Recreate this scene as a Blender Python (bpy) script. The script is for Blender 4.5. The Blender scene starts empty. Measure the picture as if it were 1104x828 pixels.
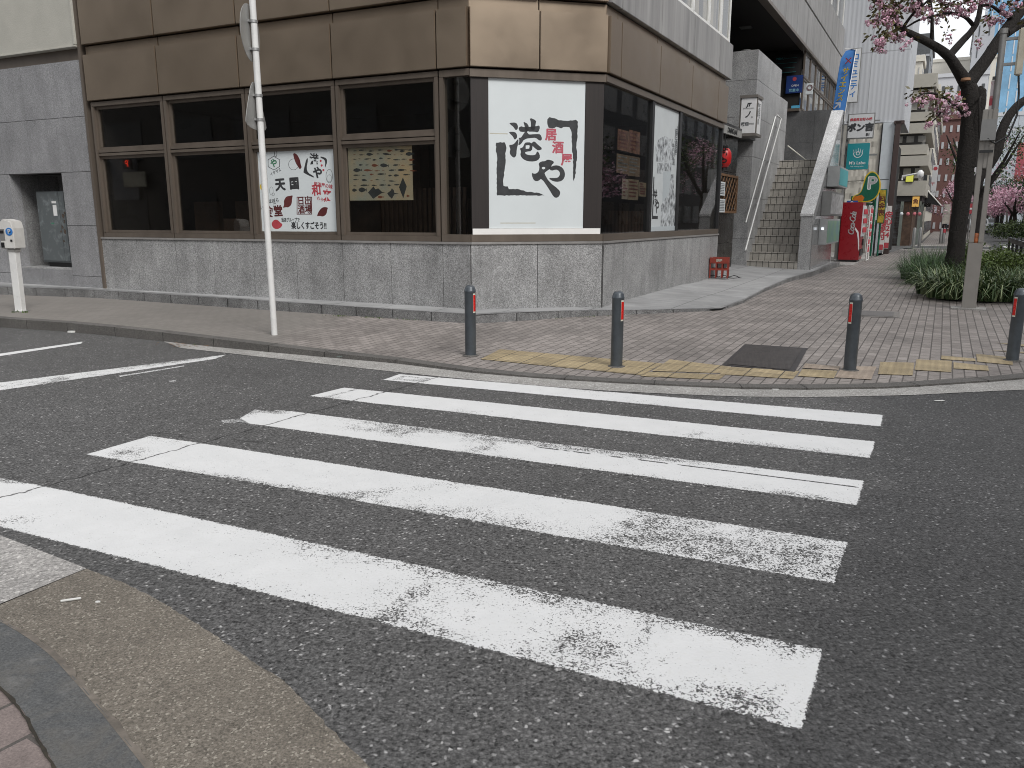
import bpy, bmesh, math, random
from math import sin, cos, radians as R, pi
from mathutils import Vector, Matrix, noise as mnoise
S = bpy.context.scene
COL = S.collection
random.seed(7)

# ---------------------------------------------------------------- camera, sky, sun
EYE = 1.45; PITCH = R(11.875)
cam = bpy.data.cameras.new('camera'); camo = bpy.data.objects.new('camera', cam); COL.objects.link(camo)
cam.sensor_width = 36; cam.lens = 848.2/1104*36; cam.clip_start = .05; cam.clip_end = 3000
camo.location = (0, 0, EYE); camo.rotation_euler = (pi/2-PITCH, 0, 0); S.camera = camo
SUN_EL, SUN_AZ = R(44), R(303)          # azimuth as the direction (ccw from +x) the light comes from
W = bpy.data.worlds.new("World"); S.world = W; W.use_nodes = True
wt = W.node_tree; wt.nodes.clear()
sky = wt.nodes.new('ShaderNodeTexSky'); sky.sky_type = 'NISHITA'; sky.sun_disc = False
sky.sun_elevation = SUN_EL; sky.sun_rotation = pi/2-SUN_AZ; sky.dust_density = 4; sky.air_density = 1.0
mx = wt.nodes.new('ShaderNodeMix'); mx.data_type = 'RGBA'; mx.inputs[0].default_value = .82
mx.inputs[7].default_value = (11.5, 11.65, 11.9, 1)      # white cloud deck
bg = wt.nodes.new('ShaderNodeBackground'); bg.inputs[1].default_value = .080
wo = wt.nodes.new('ShaderNodeOutputWorld')
wt.links.new(sky.outputs[0], mx.inputs[6]); wt.links.new(mx.outputs[2], bg.inputs[0]); wt.links.new(bg.outputs[0], wo.inputs[0])
sl = bpy.data.lights.new('sun', 'SUN'); so = bpy.data.objects.new('sun', sl); COL.objects.link(so)
sl.energy = 2.1; sl.angle = R(22); sl.color = (1, .985, .96)
dv = Vector((cos(SUN_AZ)*cos(SUN_EL), sin(SUN_AZ)*cos(SUN_EL), sin(SUN_EL)))
so.rotation_euler = dv.to_track_quat('Z', 'Y').to_euler()
S.view_settings.view_transform = 'Standard'; S.view_settings.look = 'None'
S.view_settings.exposure = .38; S.view_settings.gamma = 1; S.view_settings.use_curve_mapping = False
S.render.engine = 'CYCLES'
S.cycles.max_bounces = 6; S.cycles.transparent_max_bounces = 12; S.cycles.glossy_bounces = 3; S.cycles.diffuse_bounces = 3
S.cycles.use_denoising = True; S.cycles.denoiser = 'OPENIMAGEDENOISE'; S.cycles.denoising_input_passes = 'RGB_ALBEDO_NORMAL'; S.cycles.denoising_prefilter = 'ACCURATE'; S.cycles.denoising_quality = 'HIGH'
S.cycles.filter_width = 1.0; S.cycles.use_adaptive_sampling = False

# ---------------------------------------------------------------- survey helpers
def ray(x, y):
    c, s = cos(PITCH), sin(PITCH); a = (x-552)/848.2; b = -(y-414)/848.2
    return Vector((a, c+b*s, -s+b*c))
def G(x, y, z=0.):                     # surveyed ground point at height z
    d = ray(x, y); return Vector((0, 0, EYE)) + d*((EYE-z)/-d.z)
def XY(x, y, D):                       # surveyed point at forward distance D
    d = ray(x, y); return Vector((0, 0, EYE)) + d*(D/d.y)
c1 = Vector((-.551, 10.722, 0)); c2 = Vector((1.266, 11.175, 0))
def frame(o, ang, side):
    u = Vector((cos(R(ang)), sin(R(ang)), 0)); n = Vector((u.y, -u.x, 0))*side
    f = lambda s, d, z: o + u*s + n*d + Vector((0, 0, z))
    f.u = u; f.n = n; f.o = o; f.ang = R(ang)
    return f
A = frame(c1, 154.66, -1)      # left facade, s grows to the left, d towards the street
C = frame(c1, 14., 1)          # chamfer, s grows to the right
B = frame(c2, 61.67, 1)        # right facade, s grows along the big street
WLD = frame(Vector((0, 0, 0)), 0, -1)
def hit(f, x, y, d=0.):                # (s, z) where the survey ray meets the plane at offset d of a facade frame
    q = ray(x, y); o = f.o+f.n*d
    det = q.x*(-f.u.y)+f.u.x*q.y
    t = (o.x*(-f.u.y)+f.u.x*o.y)/det; s = (q.x*o.y-q.y*o.x)/det
    return s, EYE+t*q.z

# ---------------------------------------------------------------- mesh helpers
class MB:
    def __init__(s): s.v = []; s.f = []; s.sm = []; s.mi = []; s.cur = 0
    def quad(s, *p, sm=False):
        b = len(s.v); s.v += [tuple(q) for q in p]; s.f.append(tuple(range(b, b+len(p)))); s.sm.append(sm); s.mi.append(s.cur)
    def box(s, f, a0, a1, b0, b1, z0, z1, bev=0):
        P = [f(a, b, z) for z in (z0, z1) for a, b in ((a0, b0), (a1, b0), (a1, b1), (a0, b1))]
        s.hexa(P)
    def hexa(s, P):
        b = len(s.v); s.v += [tuple(q) for q in P]
        c = sum((Vector(q) for q in P), Vector())/8
        for F in ((0, 3, 2, 1), (4, 5, 6, 7), (0, 1, 5, 4), (1, 2, 6, 5), (2, 3, 7, 6), (3, 0, 4, 7)):
            q = [Vector(P[i]) for i in F]; n = (q[1]-q[0]).cross(q[2]-q[0])
            if n.dot(sum(q, Vector())/4-c) < 0: F = F[::-1]
            s.f.append(tuple(b+i for i in F)); s.sm.append(False); s.mi.append(s.cur)
    def tube(s, pts, rad, n=8, cap=True, jit=0):
        pts = [Vector(p) for p in pts]
        if not hasattr(rad, '__len__'): rad = [rad]*len(pts)
        b = len(s.v); up = Vector((0, 0, 1))
        d0 = (pts[1]-pts[0]).normalized(); x = d0.orthogonal().normalized()
        if abs(d0.z) < .95: x = d0.cross(up).normalized()
        for i, p in enumerate(pts):
            d = (pts[min(i+1, len(pts)-1)]-pts[max(i-1, 0)]).normalized()
            x = (x-d*x.dot(d)).normalized(); y = d.cross(x)
            for k in range(n):
                a = 2*pi*k/n; r = rad[i]*(1+(jit*random.uniform(-1, 1) if jit else 0))
                s.v.append(tuple(p+x*cos(a)*r+y*sin(a)*r))
        for i in range(len(pts)-1):
            for k in range(n):
                k2 = (k+1) % n; s.f.append((b+i*n+k, b+i*n+k2, b+(i+1)*n+k2, b+(i+1)*n+k)); s.sm.append(True); s.mi.append(s.cur)
        if cap:
            e = b+(len(pts)-1)*n; s.quad(*[s.v[b+k] for k in range(n)][::-1]); s.quad(*[s.v[e+k] for k in range(n)])
    def lathe(s, o, prof, n=20):        # profile (r, z) about vertical axis at o
        b = len(s.v); o = Vector(o)
        for r, z in prof:
            for k in range(n): s.v.append((o.x+r*cos(2*pi*k/n), o.y+r*sin(2*pi*k/n), o.z+z))
        for i in range(len(prof)-1):
            for k in range(n):
                k2 = (k+1) % n; s.f.append((b+i*n+k, b+i*n+k2, b+(i+1)*n+k2, b+(i+1)*n+k)); s.sm.append(True); s.mi.append(s.cur)
        e = b+(len(prof)-1)*n; s.quad(*[s.v[b+k] for k in range(n)][::-1]); s.quad(*[s.v[e+k] for k in range(n)])
    def slab(s, pts2d, f3, t0, t1):     # extruded outline: f3(u, v, t)
        n = len(pts2d); b = len(s.v)
        s.v += [tuple(f3(u, v, t0)) for u, v in pts2d]+[tuple(f3(u, v, t1)) for u, v in pts2d]
        s.f.append(tuple(b+i for i in range(n))[::-1]); s.f.append(tuple(b+n+i for i in range(n)))
        for i in range(n): s.f.append((b+i, b+(i+1) % n, b+n+(i+1) % n, b+n+i))
        s.sm += [False]*(n+2); s.mi += [s.cur]*(n+2)
    def each(s, name, mat, parent=None, **k):      # one object per connected piece
        par = list(range(len(s.v)))
        def fd(i):
            while par[i] != i: par[i] = par[par[i]]; i = par[i]
            return i
        for f in s.f:
            for i in f[1:]: par[fd(i)] = fd(f[0])
        g = {}
        for j, f in enumerate(s.f): g.setdefault(fd(f[0]), []).append(j)
        for js in g.values():
            m = MB()
            for j in js: b = len(m.v); m.v += [s.v[i] for i in s.f[j]]; m.f.append(tuple(range(b, b+len(s.f[j])))); m.sm.append(s.sm[j]); m.mi.append(s.mi[j])
            o = m.build(name, mat, parent, weld=True, **k)
        return o
    def build(s, name, mat, parent=None, bev=0, smooth=None, fixn=True, weld=False):
        me = bpy.data.meshes.new(name); me.from_pydata(s.v, [], s.f); me.update()
        mats = mat if isinstance(mat, (list, tuple)) else [mat]
        for m in mats: me.materials.append(m)
        me.polygons.foreach_set('use_smooth', s.sm); me.polygons.foreach_set('material_index', s.mi)
        if fixn:
            bm = bmesh.new(); bm.from_mesh(me)
            if weld: bmesh.ops.remove_doubles(bm, verts=bm.verts, dist=1e-5)
            bmesh.ops.recalc_face_normals(bm, faces=bm.faces)
            if bev: bmesh.ops.bevel(bm, geom=[e for e in bm.edges if e.is_manifold and e.calc_face_angle(0) > .5], offset=bev, segments=2, affect='EDGES', clamp_overlap=True)
            bm.to_mesh(me); bm.free()
        o = bpy.data.objects.new(name, me); COL.objects.link(o)
        if parent:
            o.parent = parent; o.matrix_parent_inverse = parent.matrix_basis.inverted()
        return o
def tag(o, label=None, cat=None, group=None, kind=None):
    if label: o['label'] = label
    if cat: o['category'] = cat
    if group: o['group'] = group
    if kind: o['kind'] = kind
    return o
def thing(name, loc, label, cat, group=None):
    o = bpy.data.objects.new(name, None); COL.objects.link(o); o.location = loc; o.empty_display_size = .2
    return tag(o, label, cat, group)
def copy_thing(o, loc, rz, label, group=None):
    c = o.copy(); COL.objects.link(c); c.location = loc; c.rotation_euler = (0, 0, rz)
    c['label'] = label
    def rec(src, dst):
        for ch in list(src.children):
            d = ch.copy(); COL.objects.link(d); d.parent = dst; rec(ch, d)
    rec(o, c)
    return c
def struct(o): o['kind'] = 'structure'; return o

def text_mesh(body, size, f3, mat, name, parent, bold=0., shear=0., sx=1., rot=0., align='CENTER', t=0., space=1.):
    """flat lettering: f3(u, v, t) maps the text plane; centred on (0,0)"""
    extra = max(0., bold-.012*size); bold = min(bold, .012*size)
    cu = bpy.data.curves.new('lettering', 'FONT'); cu.body = body; cu.size = size; cu.offset = bold; cu.shear = shear
    cu.align_x = align; cu.align_y = 'CENTER'; cu.space_character = space; cu.resolution_u = 3; cu.space_line = .95
    o = bpy.data.objects.new('lettering', cu); COL.objects.link(o)
    dg = bpy.context.evaluated_depsgraph_get(); me = bpy.data.meshes.new_from_object(o.evaluated_get(dg))
    bpy.data.objects.remove(o); bpy.data.curves.remove(cu)
    ca, sa = cos(rot), sin(rot)
    V0 = [(v.co.x*sx, v.co.y) for v in me.vertices]; F0 = [tuple(p.vertices) for p in me.polygons]; V, F = [], []
    sh = [(0, 0)] if extra <= 0 else [(0, 0), (extra*.9, 0), (-extra*.9, 0), (0, extra*.7), (0, -extra*.7)]
    for q, (dx, dy) in enumerate(sh):
        b = len(V); V += [tuple(f3((u+dx)*ca-(w+dy)*sa, (u+dx)*sa+(w+dy)*ca, t+q*.0002)) for u, w in V0]; F += [tuple(b+i for i in f) for f in F0]
    me = bpy.data.meshes.new(name); me.from_pydata(V, [], F)
    me.materials.clear(); me.materials.append(mat); me.update()
    ob = bpy.data.objects.new(name, me); COL.objects.link(ob)
    if parent: ob.parent = parent; ob.matrix_parent_inverse = parent.matrix_basis.inverted()
    return ob
def plane_of(f, s0, z0, d):             # text plane on a facade frame; flip when s grows to the viewer's left
    sg = -1 if f is A else 1
    return lambda u, v, t: f(s0+sg*u, d+t, z0+v)

# ---------------------------------------------------------------- materials
class N:
    def __init__(s, name):
        s.m = bpy.data.materials.new(name); s.m.use_nodes = True; s.t = s.m.node_tree; s.t.nodes.clear()
        s.out = s.t.nodes.new('ShaderNodeOutputMaterial')
    def n(s, typ, ins=None, **kw):
        d = s.t.nodes.new('ShaderNode'+typ)
        for k, v in kw.items(): setattr(d, k, v)
        for k, v in (ins or {}).items(): s.set(d.inputs[k], v)
        return d
    def set(s, sock, v):
        if isinstance(v, bpy.types.Node): v = v.outputs[0]
        if isinstance(v, bpy.types.NodeSocket): s.t.links.new(v, sock)
        elif isinstance(v, (int, float)) and sock.type == 'RGBA': sock.default_value = (v, v, v, 1)
        elif isinstance(v, tuple) and len(v) == 3 and sock.type == 'RGBA': sock.default_value = v+(1,)
        else: sock.default_value = v
    def co(s): return s.n('TexCoord').outputs['Object']
    def noise(s, vec, sc, det=4, rough=.55, dist=0): return s.n('TexNoise', {'Vector': vec, 'Scale': sc, 'Detail': det, 'Roughness': rough, 'Distortion': dist}).outputs['Fac']
    def vor(s, vec, sc, out='Distance', feature='F1'): return s.n('TexVoronoi', {'Vector': vec, 'Scale': sc}, feature=feature).outputs[out]
    def mr(s, v, a, b, c=0., d=1.): return s.n('MapRange', {0: v, 1: a, 2: b, 3: c, 4: d}).outputs[0]
    def math(s, op, a, b=0., c=0.): return s.n('Math', {0: a, 1: b, 2: c}, operation=op).outputs[0]
    def mix(s, f, a, b, mode='MIX'):
        d = s.n('Mix', data_type='RGBA', blend_type=mode); s.set(d.inputs[0], f); s.set(d.inputs[6], a); s.set(d.inputs[7], b); return d.outputs[2]
    def bump(s, h, st=.3, dist=.01): return s.n('Bump', {'Height': h, 'Strength': st, 'Distance': dist}).outputs[0]
    def pbsdf(s, col, rough=.7, metal=0., bump=None, **kw):
        i = {'Base Color': col, 'Roughness': rough, 'Metallic': metal}; i.update(kw)
        if bump is not None: i['Normal'] = bump
        return s.n('BsdfPrincipled', i)
    def done(s, sh): s.set(s.out.inputs[0], sh); return s.m
    def mapr(s, vec, rz, sc=(1, 1, 1), loc=(0, 0, 0)): return s.n('Mapping', {'Vector': vec, 'Rotation': (0, 0, rz), 'Scale': sc, 'Location': loc}).outputs[0]

def simple(name, col, rough=.6, metal=0., var=.12, sc=6., bump=0., bsc=60., **kw):
    n = N(name); c = n.co(); a = n.noise(c, sc, 5, .6)
    f = n.mr(a, .3, .7, 1-var, 1+var)
    cc = n.mix(1., col, n.n('CombineColor', {0: f, 1: f, 2: f}).outputs[0], 'MULTIPLY')
    rr = n.mr(a, .3, .7, max(0, rough-.06), min(1, rough+.06))
    bp = n.bump(n.noise(c, bsc, 3), bump, .004) if bump else None
    return n.done(n.pbsdf(cc, rr, metal, bp, **kw))
def emis(name, col, st=1.):
    n = N(name); return n.done(n.pbsdf(col, .4, **{'Emission Color': col+(1,), 'Emission Strength': st}))

def granite(name, base=.26, warm=(1, 1, 1), rough=.45, stain=.25, sp=1.):
    n = N(name); c = n.co()
    v = n.vor(c, 160, 'Color'); g = n.n('SeparateColor', {0: v}).outputs[0]
    v2 = n.noise(c, 260, 2); big = n.noise(c, 1.3, 5, .65); mid = n.noise(n.mapr(c, 0, (3, 3, .7)), 1.5, 4, .6)
    k = n.math('ADD', n.mr(g, 0, 1, base*(1-.55*sp), base*(1+.55*sp)), n.mr(v2, .3, .7, -base*.25*sp, base*.25*sp))
    k = n.math('MULTIPLY', k, n.mr(n.noise(c, 42, 3, .8), .32, .68, 1-.30*sp, 1+.30*sp))
    k = n.math('MULTIPLY', k, n.mr(big, .3, .7, 1-stain, 1+stain*.7))
    k = n.math('MULTIPLY', k, n.mr(mid, .35, .65, 1-stain*.5, 1+stain*.5))
    col = n.mix(1., n.n('CombineColor', {0: k, 1: k, 2: k}).outputs[0], warm, 'MULTIPLY')
    return n.done(n.pbsdf(col, n.mr(v2, .3, .7, rough-.08, rough+.12), 0, n.bump(v2, .12, .002)))

def asphalt_nodes(n, c, lift=1., tone=(1, 1, 1)):
    cv = n.n('VectorMath', {0: c, 1: n.n('VectorMath', {0: n.n('TexNoise', {'Vector': c, 'Scale': 60, 'Detail': 1}).outputs['Color'], 1: (.016, .016, .016)}, operation='MULTIPLY').outputs[0]}, operation='ADD').outputs[0]
    v1 = n.n('TexVoronoi', {'Vector': cv, 'Scale': 80}); sc = n.n('SeparateColor', {0: v1.outputs['Color']}); d1 = v1.outputs['Distance']
    f2 = n.noise(c, 70, 4, .8); lo = n.noise(c, .55, 5, .6, .3); m2 = n.noise(c, 6, 4, .7)
    k = n.mr(f2, .34, .66, .006, .092)
    st = n.mr(sc.outputs[0], 0., 1., -.035, .06)
    br = n.mr(sc.outputs[1], .93, 1., 0, .26)
    dots = n.mr(d1, .3, .6, 1, .2)
    k = n.math('MAXIMUM', n.math('ADD', k, n.math('MULTIPLY', n.math('ADD', st, br), dots)), .006)
    k = n.math('MULTIPLY', k, n.mr(lo, .3, .7, .74*lift, 1.02*lift)); k = n.math('MULTIPLY', k, n.mr(m2, .3, .7, .88, 1.1))
    h = n.math('ADD', n.math('MULTIPLY', d1, -.8), f2)
    return n.mix(1., n.n('CombineColor', {0: k, 1: k, 2: k}).outputs[0], tone, 'MULTIPLY'), h
def line_side(n, c, p, q):              # signed distance (m) of a point from the line p->q on the ground
    p = Vector(p); q = Vector(q); d = (q-p).normalized(); nx, ny = -d.y, d.x
    sx = n.n('SeparateXYZ', {0: c})
    return n.math('ADD', n.math('MULTIPLY_ADD', sx.outputs[0], nx, -(p.x*nx+p.y*ny)), n.math('MULTIPLY', sx.outputs[1], ny))
J0, J1 = G(50, 524), G(476, 406); K0, K1 = G(953.5, 447), G(891, 698.7)
def road_tone(n, c):
    """older grey-brown surfacing left of the joint, darker resurfacing on the crossing, polished lane to the right; cracks"""
    wob = n.mr(n.noise(c, 9, 3), .3, .7, -.02, .02)
    sd = n.math('ADD', line_side(n, c, J0, J1), wob)
    left = n.mr(sd, -.01, .01); crack = n.math('MULTIPLY', n.mr(n.math('ABSOLUTE', sd), .004, .012, 1, 0), n.mr(n.noise(c, 3, 2), .25, .4))
    sk = n.math('ADD', line_side(n, c, K0, K1), n.mr(n.noise(c, 2, 3), .3, .7, -.25, .25))
    right = n.mr(sk, .1, -.4)
    t = n.mix(left, (1.0, .99, .995), (1.34, 1.22, 1.08)); t = n.mix(right, t, (1.6, 1.57, 1.55))
    return t, crack
def mat_asphalt():
    n = N('asphalt'); c = n.co(); t, crack = road_tone(n, c)
    col, h = asphalt_nodes(n, c); col = n.mix(1., col, t, 'MULTIPLY'); col = n.mix(crack, col, .012)
    e = line_side(n, c, G(600, 505), G(1104, 548))
    ee = n.math('ABSOLUTE', n.math('ADD', e, n.mr(n.noise(c, 4, 4), .3, .7, -.06, .06)))
    cr2 = n.math('MULTIPLY', n.mr(ee, .002, .012, .7, 0), n.mr(n.noise(c, 2.2, 2), .5, .55))
    col = n.mix(cr2, col, .012)
    return n.done(n.pbsdf(col, n.mr(n.noise(c, 60), .3, .7, .6, .9), 0, n.bump(h, .55, .006)))
def mat_paint():
    n = N('worn_road_paint'); c = n.co(); t, crack = road_tone(n, c)
    col, h = asphalt_nodes(n, c); col = n.mix(1., col, t, 'MULTIPLY')
    w = n.n('Attribute', attribute_name='wear').outputs['Fac']
    fine = n.math('ADD', n.math('MULTIPLY_ADD', n.noise(c, 118, 3, .7), 1.15, -.2), n.math('MULTIPLY_ADD', n.noise(c, 11, 4, .7), .45, -.10))
    ed = n.noise(c, 300, 2)
    m = n.math('SUBTRACT', n.math('ADD', fine, n.math('MULTIPLY', ed, .06)), n.math('MULTIPLY_ADD', w, 1.42, .03))       # bigger = painted
    mask = n.mr(m, -.015, .02)
    pc = n.mix(n.noise(c, 5, 5, .65), (.56, .565, .565), (.70, .70, .70)); pc = n.mix(n.mr(n.noise(c, 40, 3), .55, .75), pc, (.6, .6, .59))
    mask = n.math('MULTIPLY', mask, n.math('SUBTRACT', 1., crack))
    s1 = n.pbsdf(col, n.mr(n.noise(c, 60), .3, .7, .6, .9), 0, n.bump(h, .55, .006))
    s2 = n.pbsdf(pc, .6, 0, n.bump(n.math('ADD', n.math('MULTIPLY', mask, .3), n.math('MULTIPLY', h, .5)), .4, .004))
    return n.done(n.n('MixShader', {0: mask, 1: s1.outputs[0], 2: s2.outputs[0]}))
def mat_pavers(name, cA, cB, w=.2, h=.1, mortar=(.085, .075, .068), ang=B.ang, left=None, joint=.007):
    n = N(name); c = n.co(); mp = n.mapr(c, -ang)
    br = n.n('TexBrick', {'Vector': mp, 'Color1': cA, 'Color2': cB, 'Mortar': mortar, 'Scale': 1., 'Mortar Size': joint, 'Mortar Smooth': .3, 'Bias': 0., 'Brick Width': w, 'Row Height': h})
    br.offset = .5
    f = n.noise(c, 150, 3, .7); big = n.noise(c, .9, 5, .6)
    col = n.mix(1., br.outputs[0], n.n('CombineColor', {0: n.mr(f, .3, .7, .7, 1.3), 1: n.mr(f, .3, .7, .7, 1.3), 2: n.mr(f, .3, .7, .7, 1.3)}).outputs[0], 'MULTIPLY')
    k = n.math('MULTIPLY', n.mr(big, .3, .7, .75, 1.2), n.mr(n.noise(c, 14, 4, .75), .3, .7, .82, 1.18)); col = n.mix(1., col, n.n('CombineColor', {0: k, 1: k, 2: k}).outputs[0], 'MULTIPLY')
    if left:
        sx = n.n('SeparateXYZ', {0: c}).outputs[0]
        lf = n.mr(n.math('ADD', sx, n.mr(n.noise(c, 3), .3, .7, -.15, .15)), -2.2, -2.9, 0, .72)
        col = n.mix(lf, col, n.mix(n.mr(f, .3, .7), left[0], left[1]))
    hh = n.math('ADD', n.math('MULTIPLY', br.outputs[1], -1.), n.math('MULTIPLY', f, .25))
    return n.done(n.pbsdf(col, .75, 0, n.bump(hh, .5, .004)))
def mat_speck(name, a, b, sc=110, light=None, rough=.85):
    n = N(name); c = n.co(); cell = n.n('SeparateColor', {0: n.vor(c, sc*1.15, 'Color')}); f = n.noise(c, sc, 3, .8)
    col = n.mix(n.math('ADD', n.mr(f, .3, .7, -.1, .7), n.math('MULTIPLY', cell.outputs[0], .4)), a, b)
    if light: col = n.mix(n.mr(cell.outputs[1], .86, 1.02), col, light)
    k = n.math('MULTIPLY', n.mr(n.noise(c, 1.5, 5, .6), .3, .7, .78, 1.15), n.mr(n.noise(c, 9, 5, .7), .3, .7, .88, 1.1)); col = n.mix(1., col, n.n('CombineColor', {0: k, 1: k, 2: k}).outputs[0], 'MULTIPLY')
    return n.done(n.pbsdf(col, rough, 0, n.bump(n.math('ADD', f, n.math('MULTIPLY', n.vor(c, sc), -.7)), .5, .005)))
def mat_panel(name, col, metal=.35, rough=.42, streak=.2):
    n = N(name); c = n.co(); st = n.noise(n.mapr(c, 0, (5, 5, .35)), 1., 5, .65); b = n.noise(c, .6, 4)
    k = n.math('MULTIPLY', n.mr(st, .3, .7, 1-streak, 1+streak), n.mr(b, .3, .7, .9, 1.1)); fine = n.noise(c, 400, 2)
    k = n.math('MULTIPLY', k, n.mr(fine, .3, .7, .95, 1.05))
    cc = n.mix(1., col, n.n('CombineColor', {0: k, 1: k, 2: k}).outputs[0], 'MULTIPLY')
    return n.done(n.pbsdf(cc, n.mr(st if streak > 0 else n.noise(c, 1.7, 4), .3, .7, rough-.05, rough+.06), metal))
def mat_glass(name, tint=.5, rough=.02, f0=1.5):
    n = N(name); fr = n.n('Fresnel', {'IOR': f0}); c = n.co()
    bp = n.bump(n.noise(c, .8, 2), .05, .02)
    gl = n.n('BsdfGlossy', {'Color': .95, 'Roughness': rough, 'Normal': bp}); tr = n.n('BsdfTransparent', {'Color': (tint, tint, tint*.98)})
    fac = n.math('MULTIPLY', fr.outputs[0], n.math('SUBTRACT', 1., n.n('NewGeometry').outputs['Backfacing']))
    fac = n.math('MULTIPLY_ADD', fac, 1.0, .02)
    d = n.n('MixShader', {0: fac, 1: tr, 2: gl}); return n.done(d)
M = {}
M['asphalt'] = mat_asphalt(); M['paint'] = mat_paint()
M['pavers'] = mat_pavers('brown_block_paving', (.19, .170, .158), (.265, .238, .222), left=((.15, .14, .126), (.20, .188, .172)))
M['kerb_paver'] = mat_pavers('pink_block_paving', (.165, .132, .122), (.22, .178, .165), .2, .2, ang=R(57), joint=.008)
M['kerb'] = mat_speck('kerb_stone', (.04, .038, .035), (.17, .16, .15))
def mat_dusty():
    n = N('dark_kerb_concrete'); c = n.co(); f = n.noise(c, 120, 3, .8); d = n.noise(c, 5, 6, .75, .6); b = n.noise(c, 16, 5, .75)
    col = n.mix(n.mr(f, .3, .7), (.04, .043, .045), (.125, .127, .128)); col = n.mix(n.mr(d, .45, .75, 0, .6), col, (.15, .135, .115)); col = n.mix(n.mr(b, .55, .8, 0, .6), col, (.2, .2, .195))
    return n.done(n.pbsdf(col, .85, 0, n.bump(f, .4, .004)))
M['kerb2'] = mat_dusty()
M['gutter'] = mat_speck('pale_gutter_concrete', (.16, .15, .14), (.44, .43, .41), 90, (.6, .6, .58))
M['apron'] = mat_speck('brown_aggregate', (.055, .048, .037), (.24, .21, .175), 130, (.36, .33, .28))
M['apron_pale'] = mat_speck('pale_aggregate_block', (.13, .125, .12), (.48, .46, .44), 85, (.65, .63, .6))
M['terrace'] = mat_speck('terrace_slab', (.24, .24, .235), (.36, .36, .35), 150)
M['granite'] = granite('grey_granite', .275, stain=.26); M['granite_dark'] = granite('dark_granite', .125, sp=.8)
M['granite_tower'] = granite('tower_granite', .34, stain=.22, sp=.8)
M['granite_top'] = granite('pale_granite_cap', .52, stain=.2)
M['granite_left'] = granite('grey_granite_tile', .25, (.99, .99, 1.02), stain=.18, sp=.7)
M['ledge'] = granite('ledge_granite', .17, stain=.35)
M['panelA'] = mat_panel('brown_metal_cladding', (.315, .252, .19), .8, .4, .0)
M['panelG'] = mat_panel('weathered_grey_cladding', (.31, .305, .30), .3, .5, .3)
M['frame'] = mat_panel('bronze_window_frame', (.155, .128, .105), .4, .38, .1)
M['gap'] = simple('black_gap', (.012, .011, .01), .8)
M['glass'] = mat_glass('dark_window_glass', .8)
M['glass_clear'] = mat_glass('window_glass', .86)
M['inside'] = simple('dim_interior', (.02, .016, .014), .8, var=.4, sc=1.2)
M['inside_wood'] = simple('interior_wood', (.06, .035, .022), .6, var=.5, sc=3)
def mat_wood():
    n = N('dark_wood_grain'); c = n.co(); a = n.noise(n.mapr(c, 0, (45, 45, 1.5)), 1., 6, .7)
    return n.done(n.pbsdf(n.mix(a, (.007, .005, .005), (.030, .022, .020)), .6, 0, n.bump(a, .2, .002)))
M['wood'] = mat_wood()
M['white_sheet'] = simple('white_sheet', (.62, .66, .67), .35, var=.03, sc=1.5)
M['white_sheet2'] = simple('grey_white_sheet', (.42, .46, .48), .35, var=.05, sc=1.5)
M['ink'] = simple('black_ink', (.035, .037, .04), .5, var=.25, sc=14)
M['ink_soft'] = simple('grey_ink', (.16, .17, .18), .5, var=.5, sc=12)
M['ink_red'] = simple('red_ink', (.42, .055, .07), .5, var=.1)
M['ink_faded'] = simple('faded_red_ink', (.42, .085, .115), .5, var=.15)
M['ink_maroon'] = simple('maroon_ink', (.10, .02, .02), .5, var=.3)
M['ink_green'] = simple('green_ink', (.03, .16, .08), .5); M['ink_yellow'] = simple('yellow_ink', (.65, .48, .04), .5)
M['ink_blue'] = simple('blue_ink', (.03, .16, .45), .5); M['ink_white'] = simple('white_ink', (.75, .75, .75), .5, var=.03)
M['white_metal'] = simple('white_painted_steel', (.7, .7, .68), .4, .0, var=.06, sc=9)
M['grey_metal'] = simple('grey_steel', (.23, .23, .225), .45, .3, var=.1)
M['grey_brown'] = simple('grey_brown_painted_steel', (.17, .155, .14), .5, .1, var=.1)
M['black'] = simple('black_plastic', (.015, .015, .016), .4); M['steel'] = simple('bare_steel', (.55, .55, .55), .3, .9)
M['stucco'] = simple('pale_stucco', (.43, .42, .375), .9, var=.06, sc=3, bump=.8, bsc=55)
# ================================================================ GROUND
road = MB(); road.quad((-400, -300, 0), (600, -300, 0), (600, 900, 0), (-400, 900, 0)); struct(road.build('road', M['asphalt']))
def poly_sheet(name, pts, mat, z=None):
    bm = bmesh.new(); vs = [bm.verts.new((p[0], p[1], p[2] if z is None else z)) for p in pts]
    f = bm.faces.new(vs); bmesh.ops.recalc_face_normals(bm, faces=[f])
    if f.normal.z < 0: f.normal_flip()
    bmesh.ops.triangulate(bm, faces=[f]); me = bpy.data.meshes.new(name); bm.to_mesh(me); bm.free(); me.materials.append(mat)
    o = bpy.data.objects.new(name, me); COL.objects.link(o); return o
def strip(mb, a, b):
    for i in range(len(a)-1): mb.quad(a[i], a[i+1], b[i+1], b[i])
def densify(pts, step=.35, smooth=True):
    out = []
    for i in range(len(pts)-1):
        p0 = pts[max(i-1, 0)]; p1 = pts[i]; p2 = pts[i+1]; p3 = pts[min(i+2, len(pts)-1)]
        k = max(1, min(60, int((p2-p1).length/step)))
        for j in range(k):
            t = j/k
            out.append(.5*((2*p1)+(-p0+p2)*t+(2*p0-5*p1+4*p2-p3)*t*t+(-p0+3*p1-3*p2+p3)*t**3) if smooth else p1.lerp(p2, t))
    out.append(pts[-1]); return out
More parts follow.
